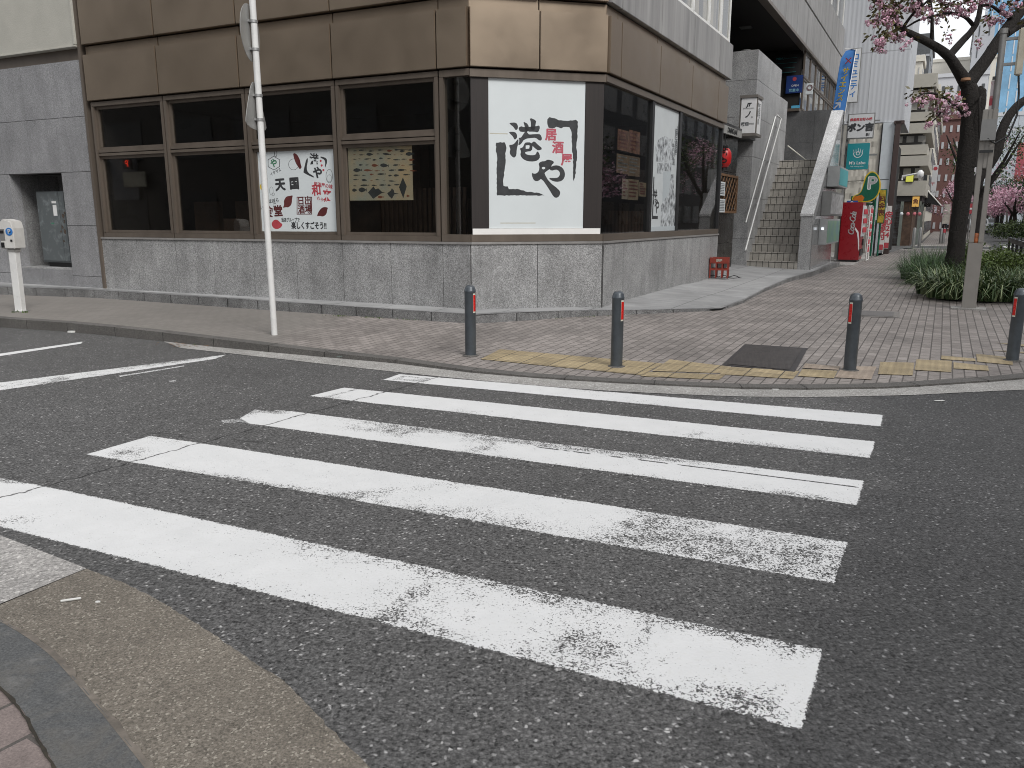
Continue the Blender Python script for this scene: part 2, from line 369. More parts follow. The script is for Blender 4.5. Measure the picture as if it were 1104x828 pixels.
def offset(pts, d):
    out = []
    for i, p in enumerate(pts):
        t = (pts[min(i+1, len(pts)-1)]-pts[max(i-1, 0)]); t.z = 0; t.normalize(); out.append(p+Vector((-t.y, t.x, 0))*d)
    return out
# kerb line of the corner pavement, left to right, then round into the big street
kp = [(-260, 322, .13), (-120, 333, .13), (0, 343, .125), (72, 348, .12), (150, 355.5, .115), (230, 365, .10), (350, 379.5, .06), (426, 388, .04), (508, 399.5, .025), (567, 405, .02), (660, 411, .02), (800, 417.5, .02), (870, 418.3, .02), (953, 417, .02), (1028, 412.5, .02), (1104, 407, .02), (1180, 398, .02)]
kerb = [G(x, y, z) for x, y, z in kp]
kerb += [B(-.2, 6.5, .03), B(2.0, 6.45, .06), B(6, 6.4, .1), B(14, 6.4, .12), B(30, 6.4, .12), B(140, 6.4, .12)]
kerb = densify(kerb)
kin = offset(kerb, .15)
# foot line of the building's ledge
lp = [(-260, 312, .12), (-120, 314.5, .12), (0, 317.5, .12), (101, 321, .115), (269, 333, .10), (400, 342, .10), (462, 346, .10), (512, 349, .10), (575, 345, .112), (620, 341.5, .12), (707, 338, .112), (777, 334.8, .10), (800, 327, .09), (825, 314, .09), (850, 304, .09), (876, 297.8, .09), (905, 287, .10)]
lt = [(-260, 302, .26), (-120, 307, .26), (0, 311.6, .26), (101, 316, .25), (269, 326.5, .24), (400, 333.5, .23), (462, 336, .225), (512, 337.5, .22), (575, 335.5, .225), (620, 335, .205), (707, 334, .165), (777, 333.2, .135), (800, 325.5, .13), (825, 311, .14), (850, 300.5, .165), (876, 293, .20), (905, 283, .22)]
lfoot = [G(*p) for p in lp]; ltop = [Vector((p.x, p.y, q[2])) for p, q in zip(lfoot, lt)]
mb = MB()
inner = [Vector((p.x, p.y, p.z)) for p in lfoot] + [B(18, 1.8, .06), B(24, 2.2, .08), B(40, 3.2, .12), B(140, 3.2, .12)]
inner = [p+Vector((-ray(552, 300).x, .6, 0))*0 for p in inner]
def resample(pts, n):
    L = [0]
    for a, b in zip(pts, pts[1:]): L.append(L[-1]+(b-a).length)
    out = []
    for i in range(n):
        t = L[-1]*i/(n-1); j = 0
        while j < len(pts)-2 and L[j+1] < t: j += 1
        out.append(pts[j].lerp(pts[j+1], (t-L[j])/max(1e-6, L[j+1]-L[j])))
    return out
# pair kerb and ledge by three stretches so the fall across the pavement stays true
def near_i(pts, p): return min(range(len(pts)), key=lambda i: (pts[i]-p).length)
brk_k = [0, near_i(kin, G(350, 379, .06)), near_i(kin, G(700, 413, .02)), near_i(kin, B(2, 6.4, .06)), len(kin)-1]
brk_i = [0, 5, 10, 15, len(inner)-1]
for a in range(4):
    ka = resample(kin[brk_k[a]:brk_k[a+1]+1], 40); ia = resample(inner[brk_i[a]:brk_i[a+1]+1], 40)
    prev = ia
    for t in (.34, .67, 1.0):
        cur = [p.lerp(q, t) for p, q in zip(ia, ka)]; strip(mb, prev, cur); prev = cur
sw = struct(mb.build('sidewalk', M['pavers'], fixn=True))
from mathutils.bvhtree import BVHTree
SWT = BVHTree.FromPolygons(mb.v, [tuple(f) for f in mb.f])
def GS(x, y, up=0.):                   # survey ray onto the sloping pavement
    h = SWT.ray_cast(Vector((0, 0, EYE)), ray(x, y).normalized())[0]
    return (h if h else G(x, y, .05))+Vector((0, 0, up))
def gz(p):                             # pavement height below a plan position
    h = SWT.ray_cast(Vector((p.x, p.y, 5)), Vector((0, 0, -1)))[0]
    return h.z if h else .05
def drape(mb, q, up, k=6):
    g = [[GS(*[q[0][a]*(1-u)*(1-v)+q[1][a]*u*(1-v)+q[2][a]*u*v+q[3][a]*(1-u)*v for a in (0, 1)], up) for u in [i/k for i in range(k+1)]] for v in [j/k for j in range(k+1)]]
    for j in range(k):
        for i in range(k): mb.quad(g[j][i], g[j+1][i], g[j+1][i+1], g[j][i+1])
mb = MB(); strip(mb, kerb, kin); strip(mb, [Vector((p.x, p.y, -.05)) for p in kerb], kerb); kerbo = struct(mb.build('kerb', M['kerb']))
# joints between kerb stones as thin dark grooves
mb = MB(); acc = 0
for i in range(len(kerb)-1):
    acc += (kerb[i+1]-kerb[i]).length
    if acc > .6 and kerb[i].y < 30:
        acc = 0; p, q = kerb[i], kin[i]; t = (kerb[i+1]-kerb[i]).normalized()*.004; o = (p-q).normalized()*.0015; u = Vector((0, 0, .0015))
        mb.quad(p+o+u-t, p+o+u+t, q+u+t, q+u-t); mb.quad(p+o-t, p+o+t, Vector((p.x, p.y, .001))+o+t, Vector((p.x, p.y, .001))+o-t)
struct(mb.build('kerb_joints', M['gap']))
# pale gutter strip at the foot of the kerb
k0 = [Vector((p.x, p.y, .004)) for p in kerb]
i0 = near_i(kerb, G(185, 360, .11)); i1 = near_i(kerb, B(6, 6.4, .1))
wd = lambda p: -(.30 if p.x > 0 else .30-.0)
g0 = k0[i0:i1]; g1 = offset(g0, -.36)
gl = [(194, 375), (240, 380), (320, 389), (400, 398), (480, 406.5), (567, 414.5), (660, 421.5), (800, 427.5), (870, 428), (978, 426), (1050, 422.5), (1104, 420)]
outer = densify([G(x, y, .004) for x, y in gl]+[B(-.4, 7.0, .004), B(2, 6.85, .004), B(6, 6.8, .004)])
n_ = 90; a_ = resample(outer, n_); b_ = resample(g0, n_)
mb = MB(); strip(mb, a_, b_); struct(mb.build('gutter', M['gutter']))
# ---- near corner: brown aggregate apron, pale block, kerb band, pink pavers
def GZ(l, z): return [G(x, y, z) for x, y in l]
ap_out = [(93, 613), (130, 627), (170, 646.5), (218, 676), (277, 716), (305, 733.6), (356, 785), (396, 825), (440, 880), (480, 950)]
ap_in = [(0, 668), (24, 682), (47.5, 698), (83, 733.6), (119, 777), (152.5, 817), (190, 870), (225, 950)]
rj = random.Random(9)
ap_edge = [p+Vector((rj.uniform(-.004, .004), rj.uniform(-.004, .004), 0)) for p in densify(GZ(ap_out, .006), .025)]
poly_sheet('apron', ap_edge+GZ(ap_in[::-1], .012)+GZ([(-60, 640), (0, 652)], .008), M['apron'])['kind'] = 'structure'
poly_sheet('apron_block', GZ([(93, 612.5), (0, 577), (-120, 532), (-200, 560), (-60, 638), (0, 651)], .0065), M['apron_pale'])['kind'] = 'structure'
mb = MB(); kb_in = [(-60, 690), (0, 739.6), (24, 765), (39.6, 791), (61, 828), (85, 880), (105, 950)]
kb_out = [(-60, 642), (0, 668), (47.5, 698), (83, 733.6), (130, 790), (190, 870), (225, 950)]
o_ = densify(GZ(kb_out, .02), .1); i_ = densify(GZ(kb_in, .035), .1); m_ = resample(o_, 60); q_ = resample(i_, 60)
strip(mb, m_, q_); strip(mb, [p-Vector((0, 0, .03)) for p in m_], m_); struct(mb.build('near_kerb', M['kerb2']))
mb = MB(); dj = densify(GZ(kb_in, .0375), .03); strip(mb, [p+Vector((rj.uniform(-.003, .003), rj.uniform(-.003, .003), 0)) for p in dj], [p+Vector((-.007+rj.uniform(-.003, .003), -.005, 0)) for p in dj]); struct(mb.build('kerb_gap', simple('dirt_filled_gap', (.03, .025, .018), .95, var=.5, sc=30)))
mb = MB(); dj = densify(GZ(kb_out, .0215), .03); strip(mb, [p+Vector((.004+rj.uniform(0, .014), .003+rj.uniform(0, .010), -.004)) for p in dj], [p+Vector((-.006, -.004, 0)) for p in dj]); struct(mb.build('kerb_dust', simple('grit_line', (.15, .13, .11), .95, var=.4, sc=20)))
poly_sheet('near_sidewalk', GZ(kb_in, .032)+[G(-600, 950, .032), G(-600, 700, .032), G(-60, 689, .032)], M['kerb_paver'])['kind'] = 'structure'
mb = MB(); mb.box(WLD, -9, -1.9, .2, 1.5, .0, .032); mb.box(WLD, -12, 4, -3, .9, 0, .032)
struct(mb.build('near_sidewalk', M['kerb_paver']))
# ---- road markings
def marking(name, corners, wear_fn, label, du=.035, dv=.0125, cat='road marking', group=None, edge=.018):
    tl, tr, br, bl = [G(x, y, .004) for x, y in corners]
    Lu = (tr-tl).length; Lv = (bl-tl).length; nu = max(2, int(Lu/du)); nv = max(2, int(Lv/dv))
    vs = []; wr = []
    eu, ev = edge/Lu, edge/Lv
    for j in range(nv+1):
        for i in range(nu+1):
            u = i/nu; v = j/nv
            u2 = -eu+u*(1+2*eu); v2 = -ev+v*(1+2*ev)
            q_ = tl*(1-u2)*(1-v2)+tr*u2*(1-v2)+br*u2*v2+bl*(1-u2)*v2
            if i in (0, nu) or j in (0, nv): q_.z = -.003
            vs.append(tuple(q_))
            du_ = min(u2, 1-u2)*Lu; dv_ = min(v2, 1-v2)*Lv; e = min(du_, dv_)
            w = wear_fn(min(max(u2, 0), 1), min(max(v2, 0), 1))
            if w < .62: w = min(w, .35)
            if e < .018: w += (.018-e)/.036*.72
            wr.append(w)
    fs = [(j*(nu+1)+i, (j+1)*(nu+1)+i, (j+1)*(nu+1)+i+1, j*(nu+1)+i+1) for j in range(nv) for i in range(nu)]
    me = bpy.data.meshes.new(name); me.from_pydata(vs, [], fs); me.materials.append(M['paint'])
    at = me.attributes.new('wear', 'FLOAT', 'POINT'); at.data.foreach_set('value', wr); me.update()
    if me.polygons[0].normal.z < 0: me.flip_normals()
    o = bpy.data.objects.new(name, me); COL.objects.link(o); o['kind'] = 'structure'
    if label: o['label'] = label
    return o
def gs(u, v, cu, cv, su, sv): return math.exp(-((u-cu)/su)**2-((v-cv)/sv)**2)
def fbm(u, v, s): return mnoise.noise(Vector((u*s, v*s*.25, 3.1)))*.5+.5
def w5(u, v):
    w = .165+.05*fbm(u, v, 14)+.14*gs(u, v, .72, -.02, .3, .2)+.12*gs(u, v, .72, 1.02, .28, .2)+.17*gs(u, v, .835, .62, .045, .24)+.10*gs(u, v, .68, .55, .05, .4)
    w += .06*gs(u, v, .54, .24, .06, .2)+.2*gs(u, v, .868, .1, .006, .28)+.15*gs(u, v, .665, .6, .005, .4)+.16*gs(u, v, .96, .84, .03, .18)+.15*gs(u, v, .94, .05, .06, .13)+.08*gs(u, v, .77, .15, .06, .2)
    w += .25*gs(u, v, .04, .02, .03, .12)+.12*gs(u, v, .02, .3, .01, .3)+.11*gs(u, v, .18, .82, .02, .15)+.07*gs(u, v, .12, .9, .06, .1)+.07*gs(u, v, .9, .95, .03, .2)
    return w
def w4(u, v):
    d = u-(.545-.11*v)
    w = .165+.05*fbm(u, v, 14)+.08*gs(u, v, .5, 1., .3, .2)+.15*gs(u, v, .05, .75, .035, .3)+.09*gs(u, v, .05, .05, .05, .2)+.13*gs(u, v, .3, .97, .13, .13)+.13*math.exp(-(d/.025)**2)*(.4+.6*v)+.10*gs(u, v, .62, .85, .1, .3)+.05*gs(u, v, .6, .0, .2, .15)
    w += .12/(1+math.exp(-(u-.775+.03*v)/.012))+.13*gs(u, v, .93, .62, .08, .24)+.06*gs(u, v, .8, .5, .03, .4)-.05*gs(u, v, .88, .1, .03, .2)
    return w
def w3(u, v):
    w = .165+.06*fbm(u, v, 16)+.17*gs(u, v, .42, .08, .25, .22)+.15*gs(u, v, .31, .45, .04, .25)+.11*gs(u, v, .24, .5, .04, .2)+.12*gs(u, v, .47, .6, .03, .4)+.14*gs(u, v, .6, .12, .12, .15)+.1*gs(u, v, .75, .1, .08, .15)+.09*gs(u, v, .7, .97, .3, .12)+.14*gs(u, v, .93, .95, .06, .2)
    w += .30*gs(u, v, .0, .15, .02, .35)+.45*gs(u, v, .035, .1, .03, .16)+.2*gs(u, v, .0, .9, .01, .2)
    if .55 < u < .995: w = max(w, .7*math.exp(-((v-.31)/.02)**2)*(1 if (u > .8 or fbm(u, v*0, 60) > .45) else 0))
    return w
def w2(u, v): return .165+.05*fbm(u, v, 14)+.12*gs(u, v, .05, .9, .03, .2)+.15*gs(u, v, .88, .95, .15, .2)+.08*gs(u, v, .35, .9, .08, .2)+.08*gs(u, v, .74, .6, .02, .4)+.35*math.exp(-((u-.04)/.0035)**2)
def w1(u, v):
    fr = .13 if (.015 < u < .1 and .2 < v < .85 and not (.035 < u < .06 and .35 < v < .6)) else 0
    return .17+.05*fbm(u, v, 14)+fr+.12*gs(u, v, .45, .1, .04, .2)+.08*gs(u, v, .6, .9, .05, .3)
ST = 'white painted crossing stripe, '
marking('crosswalk_stripe', [(430, 403), (953.5, 447), (950.7, 460.2), (411, 409.5)], w1, None)
marking('crosswalk_stripe', [(370, 417.5), (945, 475.7), (940, 494.5), (331, 427)], w2, None)
marking('crosswalk_stripe', [(278, 438.5), (933.5, 518), (926, 545.7), (250, 454.6)], w3, None)
marking('crosswalk_stripe', [(162.5, 469), (918, 583.7), (902.5, 631), (89.5, 490)], w4, None)
marking('crosswalk_stripe', [(-6, 512), (891, 698.7), (867.5, 790.5), (-108, 541.5)], w5, None)
marking('stop_line', [(-150, 430.5), (246, 382), (232, 387), (-150, 443)], lambda u, v: .22+.1*fbm(u, v, 20)+.22*gs(u, v, .47, .9, .03, .4)+.18*gs(u, v, .8, .1, .1, .3), None)
marking('stop_line', [(-150, 403), (90, 368), (88, 370.5), (-150, 407)], lambda u, v: .2, None)
marking('stop_line', [(126, 405), (200, 393.5), (200, 395), (128, 406.8)], lambda u, v: .33, None)
marking('stop_line', [(178, 410.5), (193, 409), (192, 411.5), (180, 412)], lambda u, v: .36, None)
marking('road_mark', [(232, 453), (262, 450), (275, 457), (238, 456)], lambda u, v: .43, None)
# far road: zebra, arrows, lane lines
for s0 in (37,):
    mb = MB()
    for k in range(16): mb.quad(B(s0, 7+k*.95, .004), B(s0+3, 7+k*.95, .004), B(s0+3, 7.45+k*.95, .004), B(s0, 7.45+k*.95, .004))
    for k in range(8): mb.quad(B(52+k*8, 11, .004), B(56+k*8, 11, .004), B(56+k*8, 11.15, .004), B(52+k*8, 11.15, .004))
    mb.quad(B(46, 8.5, .004), B(49, 8.3, .004), B(49, 8.9, .004), B(46, 8.7, .004)); mb.quad(B(43, 7, .004), B(43.4, 7, .004), B(43.4, 22, .004), B(43, 22, .004))
    for k in range(7): mb.quad(B(23, 7+k*.95, .004), B(26, 7+k*.95, .004), B(26, 7.45+k*.95, .004), B(23, 7.45+k*.95, .004))
    struct(mb.build('far_road_markings', simple('far_paint', (.6, .6, .6), .7, var=.2, sc=2)))
mb = MB(); mb.box(B, -30, 150, 22.5, 30, .0, .13); struct(mb.build('far_sidewalk', M['gutter']))
# side street crossing the pavement further on
mb = MB(); mb.quad(B(30, 2.6, .125), B(30, 6.3, .125), B(34, 6.3, .125), B(34, 2.6, .125)); struct(mb.build('side_street', M['asphalt']))
mb = MB(); mb.quad(B(29.6, 3.0, .130), B(29.6, 6.2, .130), B(29.9, 6.2, .130), B(29.9, 3.0, .130)); mb.quad(B(34.1, 3.0, .130), B(34.1, 6.2, .130), B(34.5, 6.2, .130), B(34.5, 3.0, .130))
struct(mb.build('side_street_marking', simple('far_paint_b', (.5, .48, .42), .7)))
# ---- tactile tiles
def mat_tactile(name, col, seam=.005):
    n = N(name); c = n.co(); mp = n.mapr(c, -B.ang)
    br = n.n('TexBrick', {'Vector': mp, 'Color1': col, 'Color2': tuple(x*.8 for x in col), 'Mortar': (.07, .06, .045), 'Scale': 1., 'Mortar Size': seam, 'Brick Width': .3, 'Row Height': .3}); br.offset = 0
    fr = n.n('VectorMath', {0: mp, 1: (16.667, 16.667, 0)}, operation='MULTIPLY').outputs[0]; fr = n.n('VectorMath', {0: fr}, operation='FRACTION').outputs[0]
    fr = n.n('VectorMath', {0: fr, 1: (.5, .5, 0)}, operation='SUBTRACT').outputs[0]; sx = n.n('SeparateXYZ', {0: fr})
    r2 = n.math('SQRT', n.math('ADD', n.math('POWER', sx.outputs[0], 2.), n.math('POWER', sx.outputs[1], 2.)))
    h = n.mr(r2, .36, .22); f = n.noise(c, 120, 3, .7); d = n.noise(c, 4, 5, .65)
    k = n.math('MULTIPLY', n.mr(f, .3, .7, .75, 1.2), n.mr(d, .3, .7, .7, 1.1)); k = n.math('MULTIPLY', k, n.mr(h, 0, 1, .9, 1.12))
    col2 = n.mix(1., br.outputs[0], n.n('CombineColor', {0: k, 1: k, 2: k}).outputs[0], 'MULTIPLY')
    return n.done(n.pbsdf(col2, .7, 0, n.bump(h, .6, .005)))
mt_y = mat_tactile('yellow_tactile_tile', (.39, .31, .185)); mt_y2 = mat_tactile('yellow_tactile_tile_plain', (.39, .31, .185), 0.); mt_p = mat_tactile('pale_tactile_tile', (.42, .34, .27), 0.)
tiles = [[(539, 377), (715, 392.5), (692, 405), (518, 387.7)], [(722, 388), (788, 396), (783, 403), (703, 400.6)], [(700, 401.5), (782, 404.5), (775, 410), (690, 406)], [(784, 396), (862, 400.5), (855, 409), (776, 404)],
 [(865, 398.5), (903, 400.5), (899, 408.5), (860, 406)], [(949, 390.8), (985.6, 391.7), (984, 405.3), (946.5, 404)], [(988, 388), (1026, 389.7), (1025.6, 401.8), (986, 399.5)], [(1015, 383.8), (1051, 387.3), (1052, 390), (1014.6, 388)],
 [(1028, 391.2), (1065, 395), (1066, 400.4), (1028, 398)], [(1052, 382), (1091, 386), (1092, 394), (1053.7, 390.5)], [(1064, 377.8), (1104, 380), (1180, 385), (1180, 388), (1104, 385.6), (1064, 381.5)], [(1073, 370), (1104, 372), (1180, 377), (1180, 384), (1104, 379.6), (1074, 377.4)]]
mb = MB()
for t in tiles[:4]: drape(mb, t, .006, 8)
struct(mb.build('tactile_paving', mt_y)); mb = MB()
for t in tiles[4:]: drape(mb, t, .007, 8)
struct(mb.build('tactile_paving', mt_y2))
mb = MB(); drape(mb, [(909, 395.4), (945, 396), (939, 410), (900, 407.7)], .0078); drape(mb, [(868, 392.5), (906, 395.8), (904, 399.5), (865, 397.5)], .0080)
struct(mb.build('tactile_paving', mt_p))

# ================================================================ TERRACE / LEDGE round the building
back = [A(14, -.05, .26), A(10.5, -.05, .26), A(9.4, -.05, .26), A(7.3, -.05, .255), A(4, -.05, .25), A(2.0, -.05, .255), A(.9, -.05, .25), C(-.03, -.05, .24), C(.9, -.05, .235), C(1.75, -.05, .23), B(1.2, -.05, .235), B(4, -.05, .255), B(6.5, -.8, .28), B(9.9, -.8, .36), B(12, -.8, .33), B(13.5, .9, .26), B(15, .9, .2)]
mb = MB(); N_ = 8
for i in range(len(ltop)-1):
    for k in range(N_):
        t0, t1 = k/N_, (k+1)/N_
        mb.quad(ltop[i].lerp(back[i], t0), ltop[i+1].lerp(back[i+1], t0), ltop[i+1].lerp(back[i+1], t1), ltop[i].lerp(back[i], t1))
def mat_terrace():
    n = N('terrace_slabs'); c = n.co(); mp = n.mapr(c, -B.ang)
    br = n.n('TexBrick', {'Vector': mp, 'Color1': .33, 'Color2': .27, 'Mortar': .09, 'Scale': 1., 'Mortar Size': .006, 'Brick Width': 1.7, 'Row Height': .85}); br.offset = .0
    f = n.noise(c, 160, 3, .7); d = n.noise(c, 1.4, 5, .6); d3 = n.noise(n.mapr(c, -B.ang, (1, 6, 1)), 1.5, 4)
    k = n.math('MULTIPLY', n.mr(f, .3, .7, .8, 1.2), n.math('MULTIPLY', n.mr(d, .3, .7, .8, 1.15), n.mr(d3, .3, .7, .85, 1.12)))
    return n.done(n.pbsdf(n.mix(1., br.outputs[0], n.n('CombineColor', {0: k, 1: k, 2: k}).outputs[0], 'MULTIPLY'), .7, 0, n.bump(f, .2, .002)))
M['terrace2'] = mat_terrace()
struct(mb.build('terrace', M['terrace2']))
mb = MB(); lf = densify([Vector((p.x, p.y, p.z-.03)) for p in lfoot], .3, False); tp = []
lt2 = densify(ltop, .3, False)
inn = []
N2 = 120; a_ = resample([Vector((p.x, p.y, p.z)) for p in ltop], N2)
def interp_foot(p):
    i = near_i(a_, p); return p
# kerb stones of the ledge: separate blocks with fine gaps, .3 m deep
tot = [0]
for a, b in zip(ltop, ltop[1:]): tot.append(tot[-1]+(b-a).length)
def at(pl, t):
    j = 0
    while j < len(tot)-2 and tot[j+1] < t: j += 1
    return pl[j].lerp(pl[j+1], (t-tot[j])/max(1e-6, tot[j+1]-tot[j]))
backs = [p+(b-p).normalized()*min(.26, (b-p).length*.9)+Vector((0, 0, .003)) for p, b in zip([Vector(q) for q in ltop], [Vector((b.x, b.y, t.z)) for b, t in zip(back, ltop)])]
t = 0.
while t < tot[-1]-.05:
    t1 = min(t+.62, tot[-1]); e = .004
    P = []
    for pl, z in ((lfoot, -.04), (ltop, .003)):
        pa, pb = at(pl, t+e), at(pl, t1-e); ba, bb = at(backs, t+e), at(backs, t1-e)
        za = (pa.z+z, pb.z+z) if pl is lfoot else (at(ltop, t+e).z+z, at(ltop, t1-e).z+z)
        P += [Vector((pa.x, pa.y, za[0])), Vector((pb.x, pb.y, za[1])), Vector((bb.x, bb.y, za[1])), Vector((ba.x, ba.y, za[0]))]
    mb.hexa(P); t = t1
struct(mb.build('ledge_kerb', M['ledge'], bev=.006))
# ================================================================ CORNER BUILDING
bld = thing('corner_building', c1, 'brown metal-clad corner building with granite base and a restaurant behind dark windows', 'building')
ZS, ZH, ZP, ZU = 1.14, 3.34, 4.075, 4.235       # sill, window head, lower cladding top, upper cladding bottom
# granite base, slabs with fine joints
mb = MB()
sl = [0, .44, 1.29, 2.13, 2.99, 3.84, 4.67, 5.49, 6.39, 7.24]
e = .003
for a, b in zip(sl, sl[1:]): mb.box(A, a+e+(.012 if a == 0 else 0), b-e, -.12, 0, -.05, ZS-.03)
for a, b in ((0, .93), (.93, 1.872)): mb.box(C, a+e, b-e, -.12, 0, -.05, ZS-.03)
for a, b in zip([0, .85, 1.7, 2.55, 3.4, 4.25, 5.1, 5.9], [.85, 1.7, 2.55, 3.4, 4.25, 5.1, 5.9, 6.5]): mb.box(B, a+e+(.02 if a == 0 else 0), b-e, -.12, 0, -.05, ZS-.03)
mb.build('granite_base', M['granite'], bld, bev=.003)
mb = MB(); mb.box(A, .02, 7.22, -.2, -.02, -.05, ZS-.06); mb.box(C, -.0, 1.9, -.2, -.02, -.05, ZS-.06); mb.box(B, .05, 6.45, -.2, -.02, -.05, ZS-.06)
mb.build('joint_backing', M['gap'], bld)
mb = MB(); mb.box(A, -.012, 7.25, -.14, .018, ZS-.03, ZS); mb.box(C, .004, 1.868, -.142, .0185, ZS-.03, ZS+.001); mb.box(B, -.01, 6.52, -.14, .018, ZS-.03, ZS+.0005)
mb.build('sill_cap', simple('pale_sill_metal', (.3, .29, .28), .4, .3), bld)
# cladding bands: boxes with open joints, proud of a recessed strip
def band(f, cuts, z0, z1, d0, d1, mb, g=.008):
    for a, b in zip(cuts, cuts[1:]): mb.box(f, a+g, b-g, d0, d1, z0, z1)
Ac = [.0, .46, 2.14, 3.84, 5.51, 7.18]; Cc = [0, .93, 1.872]; Bc = [0, .42, 2.13, 3.92, 5.75, 6.55]
mb = MB()
for f, cu, mm in ((A, Ac, 0), (C, Cc, 0), (B, Bc, 0)):
    band(f, cu, ZH+.02, ZP, -.1, .05, mb)
    band(f, cu, ZP+.001, ZU-.02, -.1, -.02, mb, .006)
mb.build('lower_cladding', M['panelA'], bld, bev=.006)
for z0, z1 in ((ZU, 5.1), (6.7, 7.6), (9.2, 10.1)): mb = MB(); band(A, Ac, z0, z1, -.1, .05, mb); band(C, Cc, z0, z1, -.1, .05, mb); mb.build('upper_cladding', M['panelA'], bld, bev=.006)
Bu = [0, .41, 2.12, 3.93, 5.70, 6.73]
for z0, z1 in ((ZU, 4.90), (6.7, 7.6), (9.2, 10.1)): mb = MB(); band(B, Bu, z0, z1, -.1, .05, mb, .006); mb.build('side_cladding', M['panelG'], bld, bev=.006)
# dark core behind joints and storeys
for z0, z1 in ((ZH+.03, 5.08), (6.72, 7.58), (9.22, 10.08)):
    mb = MB(); mb.box(A, .03, 7.1, -.3, -.11, z0, z1); mb.box(C, .0, 1.87, -.3, -.108, z0, z1); mb.box(B, .03, 6.5, -.3, -.11, z0, min(z1, 4.88) if z0 < 4 else z1); mb.build('joint_backing', M['gap'], bld)
# upper windows with white frames
def sash(f, a0, a1, z0, z1, par, fmat, gmat, d=-.06, w=.05, dep=.06, name='window', glass=True):
    mb = MB(); dd0, dd1 = d-dep/2, d+dep/2
    mb.box(f, a0, a1, dd0, dd1, z0, z0+w); mb.box(f, a0, a1, dd0, dd1, z1-w, z1)
    mb.box(f, a0, a0+w, dd0+.002, dd1-.002, z0+w, z1-w); mb.box(f, a1-w, a1, dd0+.002, dd1-.002, z0+w, z1-w)
    o = mb.build(name, fmat, par, bev=.004)
    if glass:
        g = MB(); g.box(f, a0+w, a1-w, d-.004, d+.004, z0+w, z1-w); g.build('pane', gmat, o)
    return o
for zz in (5.1, 7.6, 10.1):
    for a, b in zip(Ac, Ac[1:]): sash(A, a+.01, b-.01, zz, zz+1.58, bld, M['frame'], M['glass'])
    for a, b in zip(Cc, Cc[1:]): sash(C, a+.01, b-.01, zz, zz+1.58, bld, M['frame'], M['glass'])
for a, b in ((0.05, 2.1), (2.12, 3.85), (3.87, 4.9), (4.92, 5.75), (5.77, 6.5)): sash(B, a, b, 4.905, 6.68, bld, M['white_metal'], M['glass_clear'], d=0.0)
for zz in (7.6, 10.1):
    for a, b in zip(Bu, Bu[1:]): sash(B, a+.02, b-.02, zz, zz+1.58, bld, M['frame'], M['glass'])
cm = simple('beige_curtain', (.3, .26, .2), .9, var=.2); mb = MB()
k = 0; s_ = 3.9
while s_ < 6.4:
    mb.quad(B(s_, -.12-.03*(k % 2), 4.92), B(s_+.05, -.12-.03*((k+1) % 2), 4.92), B(s_+.05, -.12-.03*((k+1) % 2), 6.6), B(s_, -.12-.03*(k % 2), 6.6)); s_ += .05; k += 1
    if k in (17, 34): s_ += .32
mb.build('curtain', cm, bld, fixn=False)
# roof and inner mass
def corner_poly(d): return [A(7.25, -d, 0), A(0, -d, 0), C(1.872, -d, 0), B(6.55, -d, 0), B(6.55, -8, 0), A(7.25, -9, 0)]
def prism(mb, pts, z0, z1):
    n = len(pts); b = len(mb.v); mb.v += [(p.x, p.y, z0) for p in pts]+[(p.x, p.y, z1) for p in pts]
    mb.f += [tuple(b+i for i in range(n)), tuple(b+n+i for i in range(n))]+[(b+i, b+(i+1) % n, b+n+(i+1) % n, b+n+i) for i in range(n)]
    mb.sm += [False]*(n+2); mb.mi += [mb.cur]*(n+2)
for nm_, d_, z0, z1 in (('roof', .13, 11.7, 12.3), ('floor_slab', .5, 4.95, 5.05), ('floor_slab', .5, 7.0, 7.2), ('floor_slab', .5, 9.6, 9.8)): mb = MB(); prism(mb, corner_poly(d_), z0, z1); mb.build(nm_, M['panelG'], bld)
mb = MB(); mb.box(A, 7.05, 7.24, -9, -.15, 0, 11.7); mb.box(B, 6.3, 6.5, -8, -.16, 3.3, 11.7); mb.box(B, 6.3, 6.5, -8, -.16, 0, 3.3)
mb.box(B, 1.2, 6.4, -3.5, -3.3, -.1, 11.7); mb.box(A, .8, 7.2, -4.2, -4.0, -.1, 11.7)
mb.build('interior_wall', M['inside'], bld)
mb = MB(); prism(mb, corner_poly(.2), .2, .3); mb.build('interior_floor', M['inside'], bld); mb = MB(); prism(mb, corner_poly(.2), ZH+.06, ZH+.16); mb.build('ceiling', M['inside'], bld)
# seats and bar faintly seen inside
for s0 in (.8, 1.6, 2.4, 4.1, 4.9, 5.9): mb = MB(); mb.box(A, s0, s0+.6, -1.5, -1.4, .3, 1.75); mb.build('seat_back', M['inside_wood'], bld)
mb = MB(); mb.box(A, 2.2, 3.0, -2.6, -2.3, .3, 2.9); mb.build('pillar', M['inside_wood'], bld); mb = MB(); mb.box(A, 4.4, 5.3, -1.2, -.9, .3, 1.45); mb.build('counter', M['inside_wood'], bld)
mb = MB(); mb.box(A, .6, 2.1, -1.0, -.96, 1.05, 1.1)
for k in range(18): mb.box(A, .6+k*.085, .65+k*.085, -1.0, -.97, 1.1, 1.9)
mb.build('slatted_screen', M['inside_wood'], bld)
